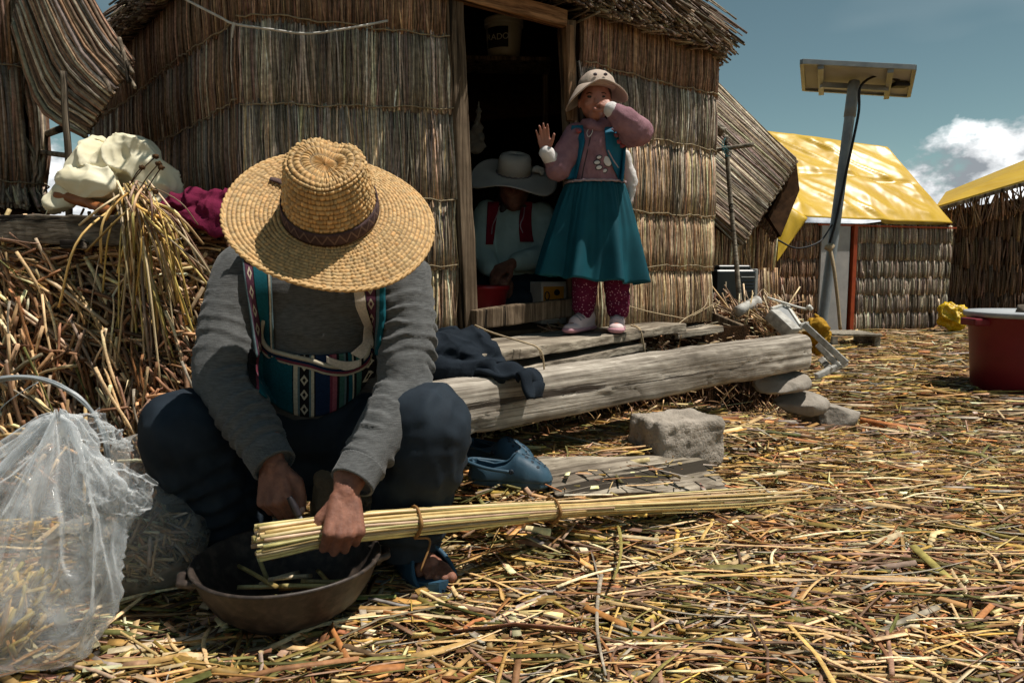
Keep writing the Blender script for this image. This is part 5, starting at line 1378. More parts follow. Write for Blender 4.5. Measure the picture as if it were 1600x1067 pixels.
# solar panel on its pole
pm('galvanised', C(112, 118, 122), C(140, 146, 148), 8, .45, .5)
pm('panel_back', C(160, 164, 172), C(178, 182, 190), 3, .6, .3)
pm('cable_black', C(20, 20, 22), C(34, 34, 36), 20, .6)
sp = thing('solar_panel', 'solar panel on a tall leaning grey pole before the tarpaulin hut', 'solar panel', G(1283, 530, 0))
SD = 6.9
qs = [P(1256, 139, SD + .50), P(1420, 149, SD + .50), P(1429, 106, SD - .35), P(1253, 97, SD - .35)]
slab('back_sheet', qs, .02, 'panel_back', sp)
under = (qs[1] - qs[0]).cross(qs[3] - qs[0]).normalized()
if under.z > 0: under = -under
for i in range(4): put('frame_bar', beam('frame_bar', qs[i], qs[(i + 1) % 4], .035, .045, bev=.003), 'galvanised', sp)
lp = lambda a_, b_, f_: Vector(a_).lerp(Vector(b_), f_)
for f_ in (.17, .79): put('support_bar', beam('support_bar', lp(qs[0], qs[1], f_) + under * .035, lp(qs[3], qs[2], f_) + under * .035, .05, .04, bev=.003), 'galvanised', sp)
put('support_bar', beam('support_bar', lp(lp(qs[0], qs[3], .45), lp(qs[1], qs[2], .45), .17) + under * .06, lp(lp(qs[0], qs[3], .45), lp(qs[1], qs[2], .45), .79) + under * .06, .05, .05, bev=.003), 'galvanised', sp)
put('junction_box', box_mesh('junction_box', lp(lp(qs[0], qs[3], .5), lp(qs[1], qs[2], .5), .90) + under * .03, (.14, .10, .04), None, .006), 'cable_black', sp)
top = P(1335, 127, SD); bot = P(1279, 548, SD - .1)
tube('pole', [bot, lp(bot, top, .5), top], .046, 'galvanised', sp, 16, 12)
tube('pole_sleeve', [lp(bot, top, .87), lp(bot, top, .995)], .053, 'galvanised', sp, 16, 4)
tube('cable', [P(1405, 127, SD), P(1375, 118, SD), P(1345, 135, SD - .12), P(1341, 180, SD - .12), P(1322, 270, SD - .12), P(1306, 345, SD - .12), P(1296, 380, SD - .1)], .012, 'cable_black', sp, 6, 60)
tube('cable', [P(1300, 352, SD - .1), P(1280, 378, SD - .3), P(1245, 388, SD - .4), P(1215, 375, SD - .4)], .008, 'cable_black', sp, 6, 40)
tube('tie', [P(1291, 385, SD - .14), P(1296, 388, SD - .16), P(1300, 384, SD - .14)], .03, 'sisal', sp, 6)
tube('tie', [P(1297, 388, SD - .15), P(1303, 420, SD - .2), P(1309, 470, SD - .2), P(1313, 515, SD - .2)], .016, 'sisal', sp, 6)
# ------------------------------------------------------------------ people
CAMV = Vector((0, 0, CAMH))
t = NT('skin')
t.base(t.ramp(t.noise(34, 5, .65), [(.38, C(112, 74, 60)), (.7, C(146, 100, 81))]), .6, .3); t.bump(t.noise(95, 5, .75), .7, .003)
t.b.inputs['Subsurface Weight'].default_value = .06; t.b.inputs['Subsurface Radius'].default_value = (.01, .004, .002)
t = NT('child_skin')
t.base(t.ramp(t.noise(30, 4, .6), [(.3, C(150, 100, 84)), (.7, C(172, 118, 100))]), .5, .35)
pm('nail', C(170, 130, 112), C(186, 146, 128), 40, .4, .4)
def knit(name, c1, c2, sc=26, fine=420, bump=.5):
    t = NT(name)
    a_ = t.noise(sc, 4, .6); b_ = t.noise(fine, 2, .5, (1, 1, .35)); h_ = t.noise(fine * .5, 2, .6, (.25, .25, 2.0))
    t.base(t.mix(t.ramp(h_, [(.4, (0, 0, 0)), (.62, (1, 1, 1))]), t.ramp(a_, [(.3, c1), (.7, c2)]), tuple(min(1, x * 1.22) for x in c2[:3]) + (1,)), .95, .08)
    t.bump(t.mix(.5, b_, h_), bump, .003)
    t.b.inputs['Sheen Weight'].default_value = .12; t.b.inputs['Sheen Roughness'].default_value = .5
    return t
knit('grey_knit', C(66, 67, 67), C(84, 85, 85))
t = NT('black_twill'); t.base(t.ramp(t.noise(14, 4), [(.3, C(28, 35, 43)), (.7, C(40, 49, 58))]), .8, .15); t.bump(t.noise(300, 2, .6), .2, .002)

def rotv(v, axis, ang): return Quaternion(Vector(axis).normalized(), ang) @ Vector(v)
def hand(w, u, n, ts, s=1.0, curl=((60, 70, 40),) * 4, thumb=((.55, .75, -.35), (.85, .25, -.45), (.9, -.1, -.4)), spread=.0, fat=1.0, palm=.088):
    "solids of a hand: wrist w, u to the knuckles, n out of the back, ts = sign of the thumb side; returns (solids, knuckles, tips)"
    u, n = Vector(u).normalized(), Vector(n); n = (n - u * n.dot(u)).normalized(); v = n.cross(u) * ts; w = Vector(w)
    S = []; offs = (.0335, .0115, -.0105, -.0325); tips, kn = [], []
    lens = ((.043, .027, .021), (.047, .030, .022), (.043, .028, .021), (.034, .021, .018)); ups = (.0, .004, .001, -.006)
    S.append(cap_solid(w - u * .05 * s, w + u * .01 * s, .027 * s * fat, .026 * s * fat, squash=(n, .78)))
    for i in range(4):
        k = w + (u * (palm + ups[i]) + v * offs[i] + n * (.004 - abs(offs[i]) * .12)) * s
        S.append(cap_solid(w + (u * .012 + v * offs[i] * .55) * s, k, .0165 * s * fat, .0125 * s * fat))
        kn.append(k)
        d = (u + v * (spread * offs[i] / .03)).normalized(); p = k; r = (.0106 if i < 3 else .0094) * s * fat
        S.append(ell_solid(k + n * .001, r * 1.18, r * 1.18, r * 1.18))
        for j in range(3):
            d = rotv(d, v * ts if False else d.cross(-n) if abs(d.dot(n)) < .999 else v, 0) if False else d
            ax_ = v
            # flex towards the palm (-n)
            sg = 1 if rotv(u, ax_, .3).dot(n) < 0 else -1
            d = rotv(d, ax_, sg * math.radians(curl[i][j]))
            q = p + d * lens[i][j] * s
            r2 = r * .90
            S.append(cap_solid(p, q, r, r2)); p, r = q, r2
        tips.append((p, d, r))
    p = w + (u * .022 + v * .022 - n * .006) * s; r = .0150 * s * fat
    for j, (L) in enumerate((.042, .034, .026)):
        a, b, c = thumb[j]; d = (u * a + v * b + n * c).normalized(); q = p + d * L * s; r2 = r * (.84 if j == 0 else .88)
        S.append(cap_solid(p, q, r, r2)); p, r = q, r2
    tips.append((p, d, r))
    S.append(cap_solid(w + (u * .03 + v * .012) * s, w + (u * .06 + v * .028) * s, .017 * s * fat, .012 * s * fat))
    return S, kn, tips
def clamp_end(me, c, d, rad):
    co = coords(me); c = np.array(c); d = np.array(Vector(d).normalized()); q = co - c; a = q @ d
    m = (a > 0) & (np.linalg.norm(q, axis=1) < rad)
    co[m] -= np.outer(a[m], d); set_coords(me, co)
def aniso(co, c, axis, along, across, seed, oct=2):
    a = np.array(Vector(axis).normalized()); q = co - np.array(c); l = (q @ a)[:, None] * a
    s = l * along + (q - l) * across
    w = np.stack([fbm(q * 6 + 5 * k, 2, seed + k) for k in range(3)], 1)
    return ridged(s + .9 * w + seed, oct, seed)
def seg_weight(co, p0, p1, rad, soft=.05):
    p0, p1 = np.array(p0), np.array(p1); ab = p1 - p0; t_ = np.clip(((co - p0) @ ab) / (ab @ ab), 0, 1)
    d = np.linalg.norm(co - p0 - t_[:, None] * ab, axis=1)
    return np.clip((rad + soft - d) / soft, 0, 1), t_
def cast(bvh, px, py, lift):
    d = ray(px, py).normalized(); h = bvh.ray_cast(CAMV, d)
    if h[0] is None: return None
    return h[0] - d * lift
def patch(name, bvh, fn, nu, nv, lift, thick, mat, parent, fallback=2.0):
    "sheet laid on a garment: fn(u, v) gives the place seen, cast on to the surface underneath"
    V = np.zeros((nv, nu, 3)); last = None; D = np.full((nv, nu), np.nan); R = np.zeros((nv, nu, 3))
    for j in range(nv):
        for i in range(nu):
            x, y = fn(i / (nu - 1), j / (nv - 1)); q = cast(bvh, x, y, lift); R[j, i] = list(ray(x, y))
            if q is not None: D[j, i] = q.y
    m = np.nanmedian(D) if np.isfinite(D).any() else fallback
    D = np.where(np.isfinite(D), D, m); D = np.clip(D, m - .16, m + .16)
    for _ in range(3):
        Dp = np.pad(D, 1, mode='edge'); D = (2 * D + Dp[:-2, 1:-1] + Dp[2:, 1:-1] + Dp[1:-1, :-2] + Dp[1:-1, 2:]) / 6
    for j in range(nv):
        for i in range(nu): V[j, i] = np.array(CAMV) + R[j, i] * (D[j, i] / R[j, i, 1])
    return put(name, solid_grid(name, V[::-1], nu, nv, thick), mat, parent)

# ---- the seated person
man = thing('person', 'seated person in wide straw hat and grey sweater trimming a reed bundle', 'person', (P(490, 700, 2.05).x, 2.0, 0))
shL, elL, wrL = P(382, 428, 1.93), P(348, 592, 1.81), P(427, 724, 1.655)
shR, elR = P(628, 432, 1.93), P(634, 610, 1.79)
axp = Vector(ax_s[5]); axd = Vector(tang[5])
nR = Vector((.34, -.72, .58)); nR = (nR - axd * nR.dot(axd)).normalized(); uR = axd.cross(nR).normalized()
if uR.z > 0: uR = -uR
axp = P(528, 828, 1.555); axp = Vector(ax_s[int(np.argmin(np.linalg.norm(ax_s - np.array(axp), axis=1)))])
# exact place on the bundle under the fist
uR = (uR + axd * -.18).normalized()
wrR = axp + nR * .050 - uR * .064
uL = (P(431, 790, 1.605) - wrL).normalized(); nL = Vector((-.25, -.86, .35))
pel, bel, chs, nkb = P(492, 705, 2.10), P(492, 610, 2.04), P(502, 480, 1.98), P(508, 400, 1.92)
HATC = P(517, 330, 1.62); HATA = Vector((.10, -.735, .67)).normalized()
headc = HATC - HATA * .055
hipL, hipR = P(425, 700, 2.08), P(562, 700, 2.08)
knL, knR = P(290, 676, 1.765), P(668, 664, 1.755)
anL, anR = P(366, 846, 1.90), P(634, 846, 1.80)
def foot(an, heel, toe, s=1.0):
    heel, toe = Vector(heel), Vector(toe); d = (toe - heel).normalized(); sd = Vector((-d.y, d.x, 0)); L = (toe - heel).length
    S = chain([an, heel + Vector((0, 0, .045)), heel + d * L * .35 + Vector((0, 0, .055)), heel + d * L * .72 + Vector((0, 0, .045))], [.036, .034, .034, .028])
    S.append(cap_solid(heel + d * L * .62 - sd * .025 + Vector((0, 0, .034)), heel + d * L * .70 + sd * .025 + Vector((0, 0, .034)), .022, .022))
    for i, o_ in enumerate((.030, .012, -.004, -.018, -.031)):
        b = heel + d * L * .70 + sd * o_ * .9 + Vector((0, 0, .036)); e = heel + d * L * (.97 - .028 * i * i * .35 - .01 * i) + sd * o_ + Vector((0, 0, .030)); r = .0135 if i == 0 else .0098
        m_ = (b + e) / 2 + Vector((0, 0, .007))
        S += [cap_solid(b, m_, r * 1.1, r), cap_solid(m_, e, r, r * .95)]
    return S
hR, tR = G(617, 868, .0), G(692, 934, .0); hL, tL = Vector((-.735, 1.97, .012)), Vector((-.715, 1.75, .012))
hR, tR = hR + Vector((0, .0, .012)), tR + Vector((0, 0, .012))
handR, knkR, tipsR = hand(wrR, uR, nR, 1 if nR.cross(uR).dot(axd) < 0 else -1, 1.04, ((62, 84, 55), (60, 86, 55), (60, 86, 55), (64, 84, 50)), thumb=((.70, .62, -.32), (.80, .20, -.56), (.55, -.10, -.85)), fat=1.02)
handL, knkL, tipsL = hand(wrL, uL, nL, 1 if nL.cross(uL).x > 0 else -1, 1.04, ((48, 78, 60), (52, 80, 60), (56, 82, 60), (60, 84, 60)), thumb=((.72, .62, -.25), (.96, .05, -.25), (.98, -.15, -.15)), fat=1.03)
HR = HATA.to_track_quat('Z', 'Y'); fwd = Vector((.02, -.66, -.75)); fwd = (fwd - HATA * fwd.dot(HATA)).normalized(); sideh = HATA.cross(fwd)
hd = [ell_solid(headc, .088, .088, .115, HR), cap_solid(headc + fwd * .03 - HATA * .03, headc + fwd * .052 - HATA * .085, .062, .040),
      cap_solid(headc + fwd * .088 - HATA * .005, headc + fwd * .108 - HATA * .035, .009, .015), cap_solid(headc + fwd * .090 - HATA * .068 - sideh * .015, headc + fwd * .090 - HATA * .068 + sideh * .015, .010, .010)]
hd += [ell_solid(headc + sideh * .088 * s - HATA * .02 - fwd * .01, .012, .022, .032, HR) for s in (-1, 1)]
body = hd + chain([headc - HATA * .05 - fwd * .03, nkb], [.055, .062]) + chain([nkb, chs, bel, pel], [.08, .13, .135, .13]) + chain([nkb, shL, elL, wrL], [.06, .055, .042, .026]) + chain([nkb, shR, elR, wrR], [.06, .055, .042, .026]) \
     + chain([pel, hipL, knL, anL], [.11, .09, .06, .038]) + chain([pel, hipR, knR, anR], [.11, .09, .06, .038]) + handR + handL + foot(anR, hR, tR) + foot(anL, hL, tL)
def skin_disp(co, no):
    d = .0009 * fbm(co * 160, 2, 3)
    for (k_, u_) in [(q, uR) for q in knkR] + [(q, uL) for q in knkL]:
        r_ = np.linalg.norm(co - np.array(k_), axis=1); d += .0020 * np.exp(-(r_ / .011) ** 2)
    return d
bd = put('body', remesh('body', body, .0034, 2, skin_disp, dec=.28), 'skin', man)
def nail(tip, parent, up):
    p, d, r = tip; d = Vector(d).normalized(); up = Vector(up); up = (up - d * up.dot(d)).normalized(); sd = d.cross(up)
    R = Matrix((sd, d, up)).transposed()
    put('fingernail', mesh_pd('fingernail', *join([ell_solid(p + up * r * .72 + d * r * .25, r * .62, r * .85, r * .42, R, 10, 6)]), True), 'nail', parent)
nail(tipsL[4], bd, (.4, -.9, .1))
for i in range(5): 
    pass
# sweater
cufL, cufR = wrL - (wrL - elL).normalized() * .015, wrR + (elR - wrR).normalized() * .052
sw = [cap_solid(bel + Vector((0, 0, -.02)), bel, .150, .172, squash=((0, 1, 0), .9)), cap_solid(bel, chs, .175, .165, squash=((0, 1, 0), .88)), cap_solid(chs, nkb, .165, .085), cap_solid(shL + Vector((.03, 0, -.04)), shR + Vector((-.03, 0, -.04)), .095, .095),
      cap_solid(P(430, 560, 2.0), P(570, 560, 2.0), .10, .10)]
sw += chain([shL, (shL + elL) / 2 + Vector((-.012, 0, 0)), elL, (elL + cufL) / 2, cufL, cufL + (wrL - elL).normalized() * .03], [.082, .080, .074, .064, .050, .046])
sw += chain([shR, (shR + elR) / 2 + Vector((.010, 0, 0)), elR, (elR + cufR) / 2, cufR, cufR - (elR - wrR).normalized() * .03], [.080, .076, .070, .064, .050, .046])
def sw_disp(co, no):
    d = .0035 * fbm(co * 12, 3, 5)
    for (p0, p1, r, amp, sd_) in ((shL, elL, .10, .005, 3), (elL, cufL, .09, .010, 7), (shR, elR, .10, .011, 11), (elR, cufR, .09, .018, 15)):
        wgt, t_ = seg_weight(co, p0, p1, r)
        fade = np.interp(t_, [0, .15, .8, 1], [.5, 1, 1, .15])
        ln_ = (p1 - p0).length; wr = fbm(co * 9 + sd_, 3, sd_)
        fold = np.sin(2 * np.pi * (t_ * ln_ / .036) + 5.0 * wr) + .5 * np.sin(2 * np.pi * (t_ * ln_ / .019) + 7 * wr + 1)
        env = np.clip(.55 + 1.3 * fbm(co * 7 + 3 * sd_, 2, sd_ + 5), 0, 1.2)
        d += wgt * fade * amp * .55 * fold * env
    wgt, _ = seg_weight(co, bel, nkb, .2)
    return d + wgt * .004 * ridged(co * np.array([6, 6, 14]), 2, 23)
swm = remesh('sweater', sw, .0065, 5, sw_disp)
clamp_end(swm, cufL + (wrL - elL).normalized() * .012, wrL - elL, .11); clamp_end(swm, cufR - (elR - wrR).normalized() * .012, wrR - elR, .11)
sweater = put('sweater', swm, 'grey_knit', man)
def cuff(c, ax_, r, parent):
    "ribbed cuff"
    ax_ = Vector(ax_).normalized(); q = ax_.to_track_quat('Z', 'Y'); n_, m_ = 132, 14; V = np.zeros((m_, n_, 3))
    for j in range(m_):
        for i in range(n_):
            a = 2 * math.pi * i / n_; rr = r * (1.0 + .10 * (j / (m_ - 1) - .5) ** 2 - .05 * j / (m_ - 1)) + .0016 * math.cos(44 * a)
            V[j, i] = list(Vector(c) + q @ Vector((rr * math.cos(a), rr * math.sin(a), -.030 + .052 * j / (m_ - 1))))
    return put('cuff', solid_grid('cuff', V, n_, m_, .005, closed_u=True), 'grey_knit', parent)
cuff(cufL, wrL - elL, .0500, sweater); cuff(cufR, wrR - elR, .0500, sweater)
# trousers
tr = [cap_solid(hipL, hipR, .155, .155), cap_solid(P(440, 665, 2.0), P(545, 665, 2.0), .115, .115)] + chain([hipL + Vector((.03, 0, 0)), (hipL + knL) / 2, knL, knL * .55 + anL * .45, anL + Vector((0, 0, .02)), anL + Vector((0, 0, -.03))], [.130, .116, .103, .099, .090, .082]) \
   + chain([hipR + Vector((-.03, 0, 0)), (hipR + knR) / 2, knR, knR * .55 + anR * .45, anR + Vector((0, 0, .02)), anR + Vector((0, 0, -.02))], [.130, .116, .104, .098, .086, .074])
def tr_disp(co, no):
    d = .003 * fbm(co * 9, 3, 7)
    for (p0, p1, sd_) in ((knL, anL, 3), (knR, anR, 9)):
        wgt, t_ = seg_weight(co, p0, p1, .12); d += wgt * .014 * aniso(co, p0, p1 - p0, 2.6, 11, sd_) * np.interp(t_, [0, .3, 1], [.2, 1, 1])
    for (p0, p1, sd_) in ((knL, anL, 13), (knR, anR, 19)):
        wgt, t_ = seg_weight(co, p0, p1, .13); wr = fbm(co * 8 + sd_, 3, sd_); ln_ = (p1 - p0).length
        fold = np.sin(2 * np.pi * t_ * ln_ / .055 + 6 * wr); fold = np.sign(fold) * np.abs(fold) ** .7
        env = np.clip(.35 + 1.4 * fbm(co * 6 + 2 * sd_, 2, sd_ + 2), 0, 1)
        d += wgt * .0105 * fold * env * np.interp(t_, [0, .25, .6, .9, 1], [.5, .7, .6, 1.1, .3])
    for (p0, p1, sd_) in ((hipL, knL, 4), (hipR, knR, 8)):
        wgt, t_ = seg_weight(co, p0, p1, .14); d += wgt * .012 * aniso(co, p0, p1 - p0, 13, 5, sd_)
    return d
trm = remesh('trousers', tr, .0085, 5, tr_disp); clamp_end(trm, anL + Vector((0, 0, -.045)), (0, 0, -1), .13); clamp_end(trm, anR + Vector((0, 0, -.028)), (0, 0, -1), .13)
put('trousers', trm, 'black_twill', man)
# sandals
pm('slide_rubber', C(36, 66, 86), C(46, 80, 102), 12, .6, .3, .2, 120)
def sandal(heel, toe, parent):
    heel, toe = Vector(heel), Vector(toe); heel.z = toe.z = 0; d = (toe - heel).normalized(); sd = Vector((-d.y, d.x, 0)); L = (toe - heel).length + .035; o = heel - d * .035
    us = np.linspace(0, 1, 26); wd = lambda u: float(np.interp(u, [0, .06, .2, .45, .7, .88, .97, 1], [.012, .030, .038, .038, .050, .048, .030, .010]))
    ring = [(u * L, wd(u)) for u in us] + [(u * L, -wd(u)) for u in us[::-1]]; V, F = [], []; m = len(ring)
    for z, sc in ((.004, .94), (.010, 1), (.030, 1.02), (.034, .99)):
        V += [o + d * x + sd * y * sc + Vector((0, 0, z + .008 * max(0, x / L - .8) * 5)) for x, y in ring]
    for a in range(3): F += [(a * m + k, a * m + (k + 1) % m, (a + 1) * m + (k + 1) % m, (a + 1) * m + k) for k in range(m)]
    F += [tuple(range(m - 1, -1, -1)), tuple(3 * m + k for k in range(m))]
    s_ = put('sandal', mesh_pd('sandal', V, F), 'slide_rubber', parent)
    nu, nv = 26, 14; A = np.zeros((nv, nu, 3))
    for j in range(nv):
        for i in range(nu):
            th = math.pi * i / (nu - 1); mid = math.sin(th)
            u = .34 + (.50 - .10 * mid + (.10 * (1 - mid))) * (j / (nv - 1)) ; u = .30 + .08 * (1 - mid) + (.40 + .14 * (1 - mid)) * j / (nv - 1)
            h = np.interp(u, [.3, .5, .7, .85, .95], [.118, .110, .094, .076, .060])
            w = wd(min(u, .92)) * 1.16
            A[j, i] = list(o + d * u * L + sd * w * math.copysign(abs(math.cos(th)) ** .7, math.cos(th)) + Vector((0, 0, .022 + (h - .022) * mid ** .8)))
    put('upper', solid_grid('upper', A, nu, nv, .008), 'slide_rubber', s_)
    rim = [A[-1, i] for i in range(nu)]
    put('toe_rim', stalks('toe_rim', np.array(rim)[None], np.full((1, nu), .006), 8, smooth=True), 'slide_rubber', s_)
sandal(hR, tR, man); sandal(hL, tL, man)

# straw hat
t = NT('straw_weave')
t.base(t.mix(1.0, t.attr(), t.ramp(t.noise(60, 3, .6), [(.3, (.82, .8, .76)), (.7, (1.12, 1.12, 1.12))]), 'MULTIPLY'), .6, .25)
hat = put('straw_hat', bpy.data.meshes.new('straw_hat'), None, man)
NA = 472
q_h = HATA.to_track_quat('Z', 'Y'); hx = (Vector((1, 0, 0)) - HATA * HATA.x).normalized(); hy = HATA.cross(hx)
def hat_point(r, a, z): return HATC + hx * (r * math.cos(a)) + hy * (r * math.sin(a)) + HATA * z
def brim_z(s, a):      # s 0..1 across the brim
    return -.008 * s - .010 * s ** 2 - .036 * s ** 1.4 * math.cos(a) + .005 * s * math.sin(a * 3 + 1.2) + .010 * s * s * math.sin(-a)
def weave(name, rows, sub, cells, fr, amp, base, parent, jit=.10):
    nv = rows * sub + 1; A = np.arange(NA) * 2 * np.pi / NA; V = np.zeros((nv, NA, 3)); Cc = np.zeros((nv, NA, 3))
    tone = 1 + jit * RNG.normal(size=(rows + 1, cells + 1)); hue = RNG.normal(size=(rows + 1, cells + 1)) * .04
    wj = RNG.normal(0, .2, rows + 1)
    for j in range(nv):
        rv = j / sub; row = min(int(rv), rows - 1); fv = rv - row
        for i in range(NA):
            cv = (A[i] / (2 * np.pi) * cells + .5 * (row % 2) + wj[row] + .22 * math.sin(A[i] * 23 + row * 1.7)) % cells; c = int(cv); fc_ = cv - c
            b = (max(math.sin(math.pi * fc_), 0) ** .38) * (max(math.sin(math.pi * fv), 0) ** .38)
            h = amp * (b - .35) * (1.0 if (c + row) % 2 else .55) * (.6 + .5 * tone[row, c])
            p, nn = fr(j / (nv - 1), A[i]); V[j, i] = np.array(p) + np.array(nn) * h
            g = tone[row, c] * (.32 + .68 * min(1, b * 1.4))
            Cc[j, i] = np.array(base) * g * np.array([1 + hue[row, c], 1, 1 - hue[row, c]])
    idx = np.arange(nv * NA).reshape(nv, NA); a_ = idx[:-1]; b_ = np.roll(a_, -1, 1); d_ = idx[1:]; c_ = np.roll(d_, -1, 1)
    me = np_mesh(name, V.reshape(-1, 3), np.stack([a_, d_, c_, b_], -1).reshape(-1, 4), np.full((nv - 1) * NA, 4), np.clip(Cc.reshape(-1, 3), .01, .9), True)
    return put(name, me, 'straw_weave', parent)
R0, R1 = .100, .222
def fr_brim(v, a):
    r = R0 + (R1 - R0) * v; e = 1 + .025 * math.sin(2 * a + 1) * v
    return hat_point(r * e, a, brim_z(v, a)), HATA
STRAW = C(196, 160, 110)[:3]
weave('brim', 14, 5, 118, fr_brim, .0052, STRAW, hat)
def crown_pt(v, a):
    # v 0 at the brim, 1 at the crown's middle
    if v < .66:
        f_ = v / .66; r = .1005 - .018 * f_ ** 1.4; z = .002 + .124 * f_
    else:
        f_ = (v - .66) / .34; r = .0825 * math.cos(f_ * math.pi / 2) ** .85; z = .126 + .022 * math.sin(f_ * math.pi / 2) ** .8
    x, y = r * math.cos(a) * 1.0, r * math.sin(a) * 1.08
    # pinched top: crease running front to back, and two dents towards the front
    top = max(0, (z - .085) / .063)
    z -= top * .022 * math.exp(-((x - .012) / .030) ** 2) * (.35 + .65 * min(1, max(0, (y + .09) / .10)))
    z += top * .010 * max(0, -y / .08)
    x *= 1 - .10 * top * max(0, -y / .08)
    return HATC + hx * x + hy * y + HATA * z
def fr_crown(v, a):
    p = crown_pt(v, a); e = 1e-3
    du = crown_pt(v, a + e) - p; dv = crown_pt(min(v + e, .9999), a) - p if v < .999 else crown_pt(v - e, a) - p
    n = du.cross(dv)
    if v >= .999: return p, HATA
    n = n.normalized() if n.length > 1e-14 else HATA
    if n.dot(p - (HATC + HATA * .04)) < 0: n = -n
    return p, n
weave('crown', 17, 5, 59, fr_crown, .0066, STRAW, hat, .12)
# inside of the hat so that the straw has a thickness
nvv = 12; Ain = np.arange(96) * 2 * np.pi / 96
Vb = np.array([[list(hat_point((R0 - .004 + (R1 - R0 + .003) * j / (nvv - 1)) * (1 + .025 * math.sin(2 * a + 1) * j / (nvv - 1)), a, brim_z(j / (nvv - 1), a) - .005)) for a in Ain] for j in range(nvv)])
put('brim_underside', solid_grid('brim_underside', Vb, 96, nvv, .003, closed_u=True), 'cane', hat)
bpy.data.objects['brim_underside'].data.materials.clear(); pm('straw_plain', C(150, 116, 66), C(180, 142, 84), 60, .7, .2); bpy.data.objects['brim_underside'].data.materials.append(MAT['straw_plain'])
edge = np.array([list(hat_point(R1 * (1 + .025 * math.sin(2 * a + 1)), a, brim_z(1, a) - .0015)) for a in np.linspace(0, 2 * np.pi, 169)])
for ph in (0, math.pi):
    w_ = np.arange(169) * 2 * np.pi / 4 + ph
    tw_ = edge + np.array([list(HATA)]) * (.0022 * np.sin(w_))[:, None] + (edge - np.array(HATC)) / R1 * (.0022 * np.cos(w_))[:, None]
    put('edge_braid', stalks('edge_braid', tw_[None], np.full((1, 169), .0034), 6, np.array([STRAW]), smooth=True), 'straw_weave', hat)
t = NT('hat_band'); uvn = t.n('ShaderNodeSeparateColor'); t.l(t.attr('UVc'), uvn.inputs[0])
zz = t.math('ABSOLUTE', t.math('SUBTRACT', t.math('FRACT', t.math('MULTIPLY', uvn.outputs[0], 26)), .5))
ln_ = t.math('LESS_THAN', t.math('ABSOLUTE', t.math('SUBTRACT', t.math('ADD', t.math('MULTIPLY', zz, 1.3), .18), uvn.outputs[1])), .10)
t.base(t.mix(ln_, t.ramp(t.noise(90, 3), [(.3, C(60, 46, 48)), (.7, C(84, 66, 66))]), C(112, 92, 84)), .8, .15); t.bump(t.noise(300, 2), .5, .003)
Vb = []
for j in range(5):
    for i in range(120):
        a = 2 * np.pi * i / 119; p = crown_pt(.02 + .17 * j / 4, a); c = HATC + HATA * ((p - HATC).dot(HATA)); Vb.append(list(p + (p - c).normalized() * .0055))
put('hat_band', solid_grid('hat_band', np.array(Vb), 120, 5, .003), 'hat_band', hat)
tail = [P(462, 279, 1.68), P(450, 280, 1.66), P(435, 282, 1.645), P(414, 286, 1.64)]
tail = [hat_point(r_, a_, brim_z(max(0, (r_ - R0) / (R1 - R0)), a_) + .007) for r_, a_ in ((.102, 2.62), (.125, 2.60), (.148, 2.62), (.165, 2.66))]
tc_ = spline(tail, 12); Vb = np.zeros((3, 12, 3))
tgt = np.gradient(tc_, axis=0); sdt = np.cross(tgt, np.array(HATA)); sdt /= np.linalg.norm(sdt, axis=1, keepdims=True)
for j, o_ in enumerate((-1, 0, 1)): Vb[j] = tc_ + sdt * o_ * np.linspace(.009, .005, 12)[:, None]
put('band_tail', solid_grid('band_tail', Vb, 12, 3, .003), 'hat_band', hat)
# hair under the hat
put('hair', remesh('hair', [ell_solid(headc - fwd * .018 + HATA * .005, .090, .094, .108, HR), cap_solid(headc - fwd * .06 - HATA * .03, headc - fwd * .05 - HATA * .09, .05, .04)], .007, 2, lambda c_, n_: .003 * aniso(c_, headc, HATA, 3, 60, 5)), 'black_plastic', man)

# woven vest laid over the sweater
bvs = bvh_of(swm)
def stripes(name, stops, motif=None):
    t = NT(name); s_ = t.n('ShaderNodeSeparateColor'); t.l(t.attr('UVc'), s_.inputs[0])
    c = t.ramp(s_.outputs[0], stops, 'CONSTANT')
    if motif:
        for (u0, hw, freq, colr) in motif:
            du = t.math('DIVIDE', t.math('ABSOLUTE', t.math('SUBTRACT', s_.outputs[0], u0)), hw)
            dv = t.math('MULTIPLY', t.math('ABSOLUTE', t.math('SUBTRACT', t.math('FRACT', t.math('MULTIPLY', s_.outputs[1], freq)), .5)), 2.6)
            dia = t.math('LESS_THAN', t.math('ABSOLUTE', t.math('SUBTRACT', t.math('ADD', du, dv), .72)), .26)
            c = t.mix(dia, c, colr)
    c = t.mix(1.0, c, t.ramp(t.noise(180, 2, .6), [(.3, (.8, .8, .8)), (.7, (1.15, 1.15, 1.15))]), 'MULTIPLY')
    t.base(c, .9, .1); t.bump(t.noise(420, 2, .6), .4, .002)
TEAL, NAVY, CREAM, DARK, MAR, GRN, SLT = C(22, 78, 88), C(24, 40, 66), C(176, 166, 146), C(26, 24, 26), C(112, 52, 66), C(58, 92, 84), C(86, 104, 108)
stripes('vest_weave', [(0, DARK), (.05, MAR), (.07, TEAL), (.345, DARK), (.355, CREAM), (.385, SLT), (.40, DARK), (.475, SLT), (.49, CREAM), (.515, DARK), (.525, NAVY), (.635, MAR), (.655, C(140, 78, 88)), (.69, DARK), (.71, GRN), (.75, SLT), (.765, DARK), (.785, TEAL), (.815, CREAM), (.825, DARK), (.845, GRN), (.885, DARK)], [(.4375, .032, 4.2, CREAM), (.94, .045, 2.5, CREAM)])
stripes('vest_strap', [(0, SLT), (.06, C(70, 46, 60)), (.10, C(84, 50, 66)), (.34, DARK), (.38, TEAL), (.86, DARK), (.90, CREAM), (.97, SLT)], [(.22, .09, 7.0, CREAM)])
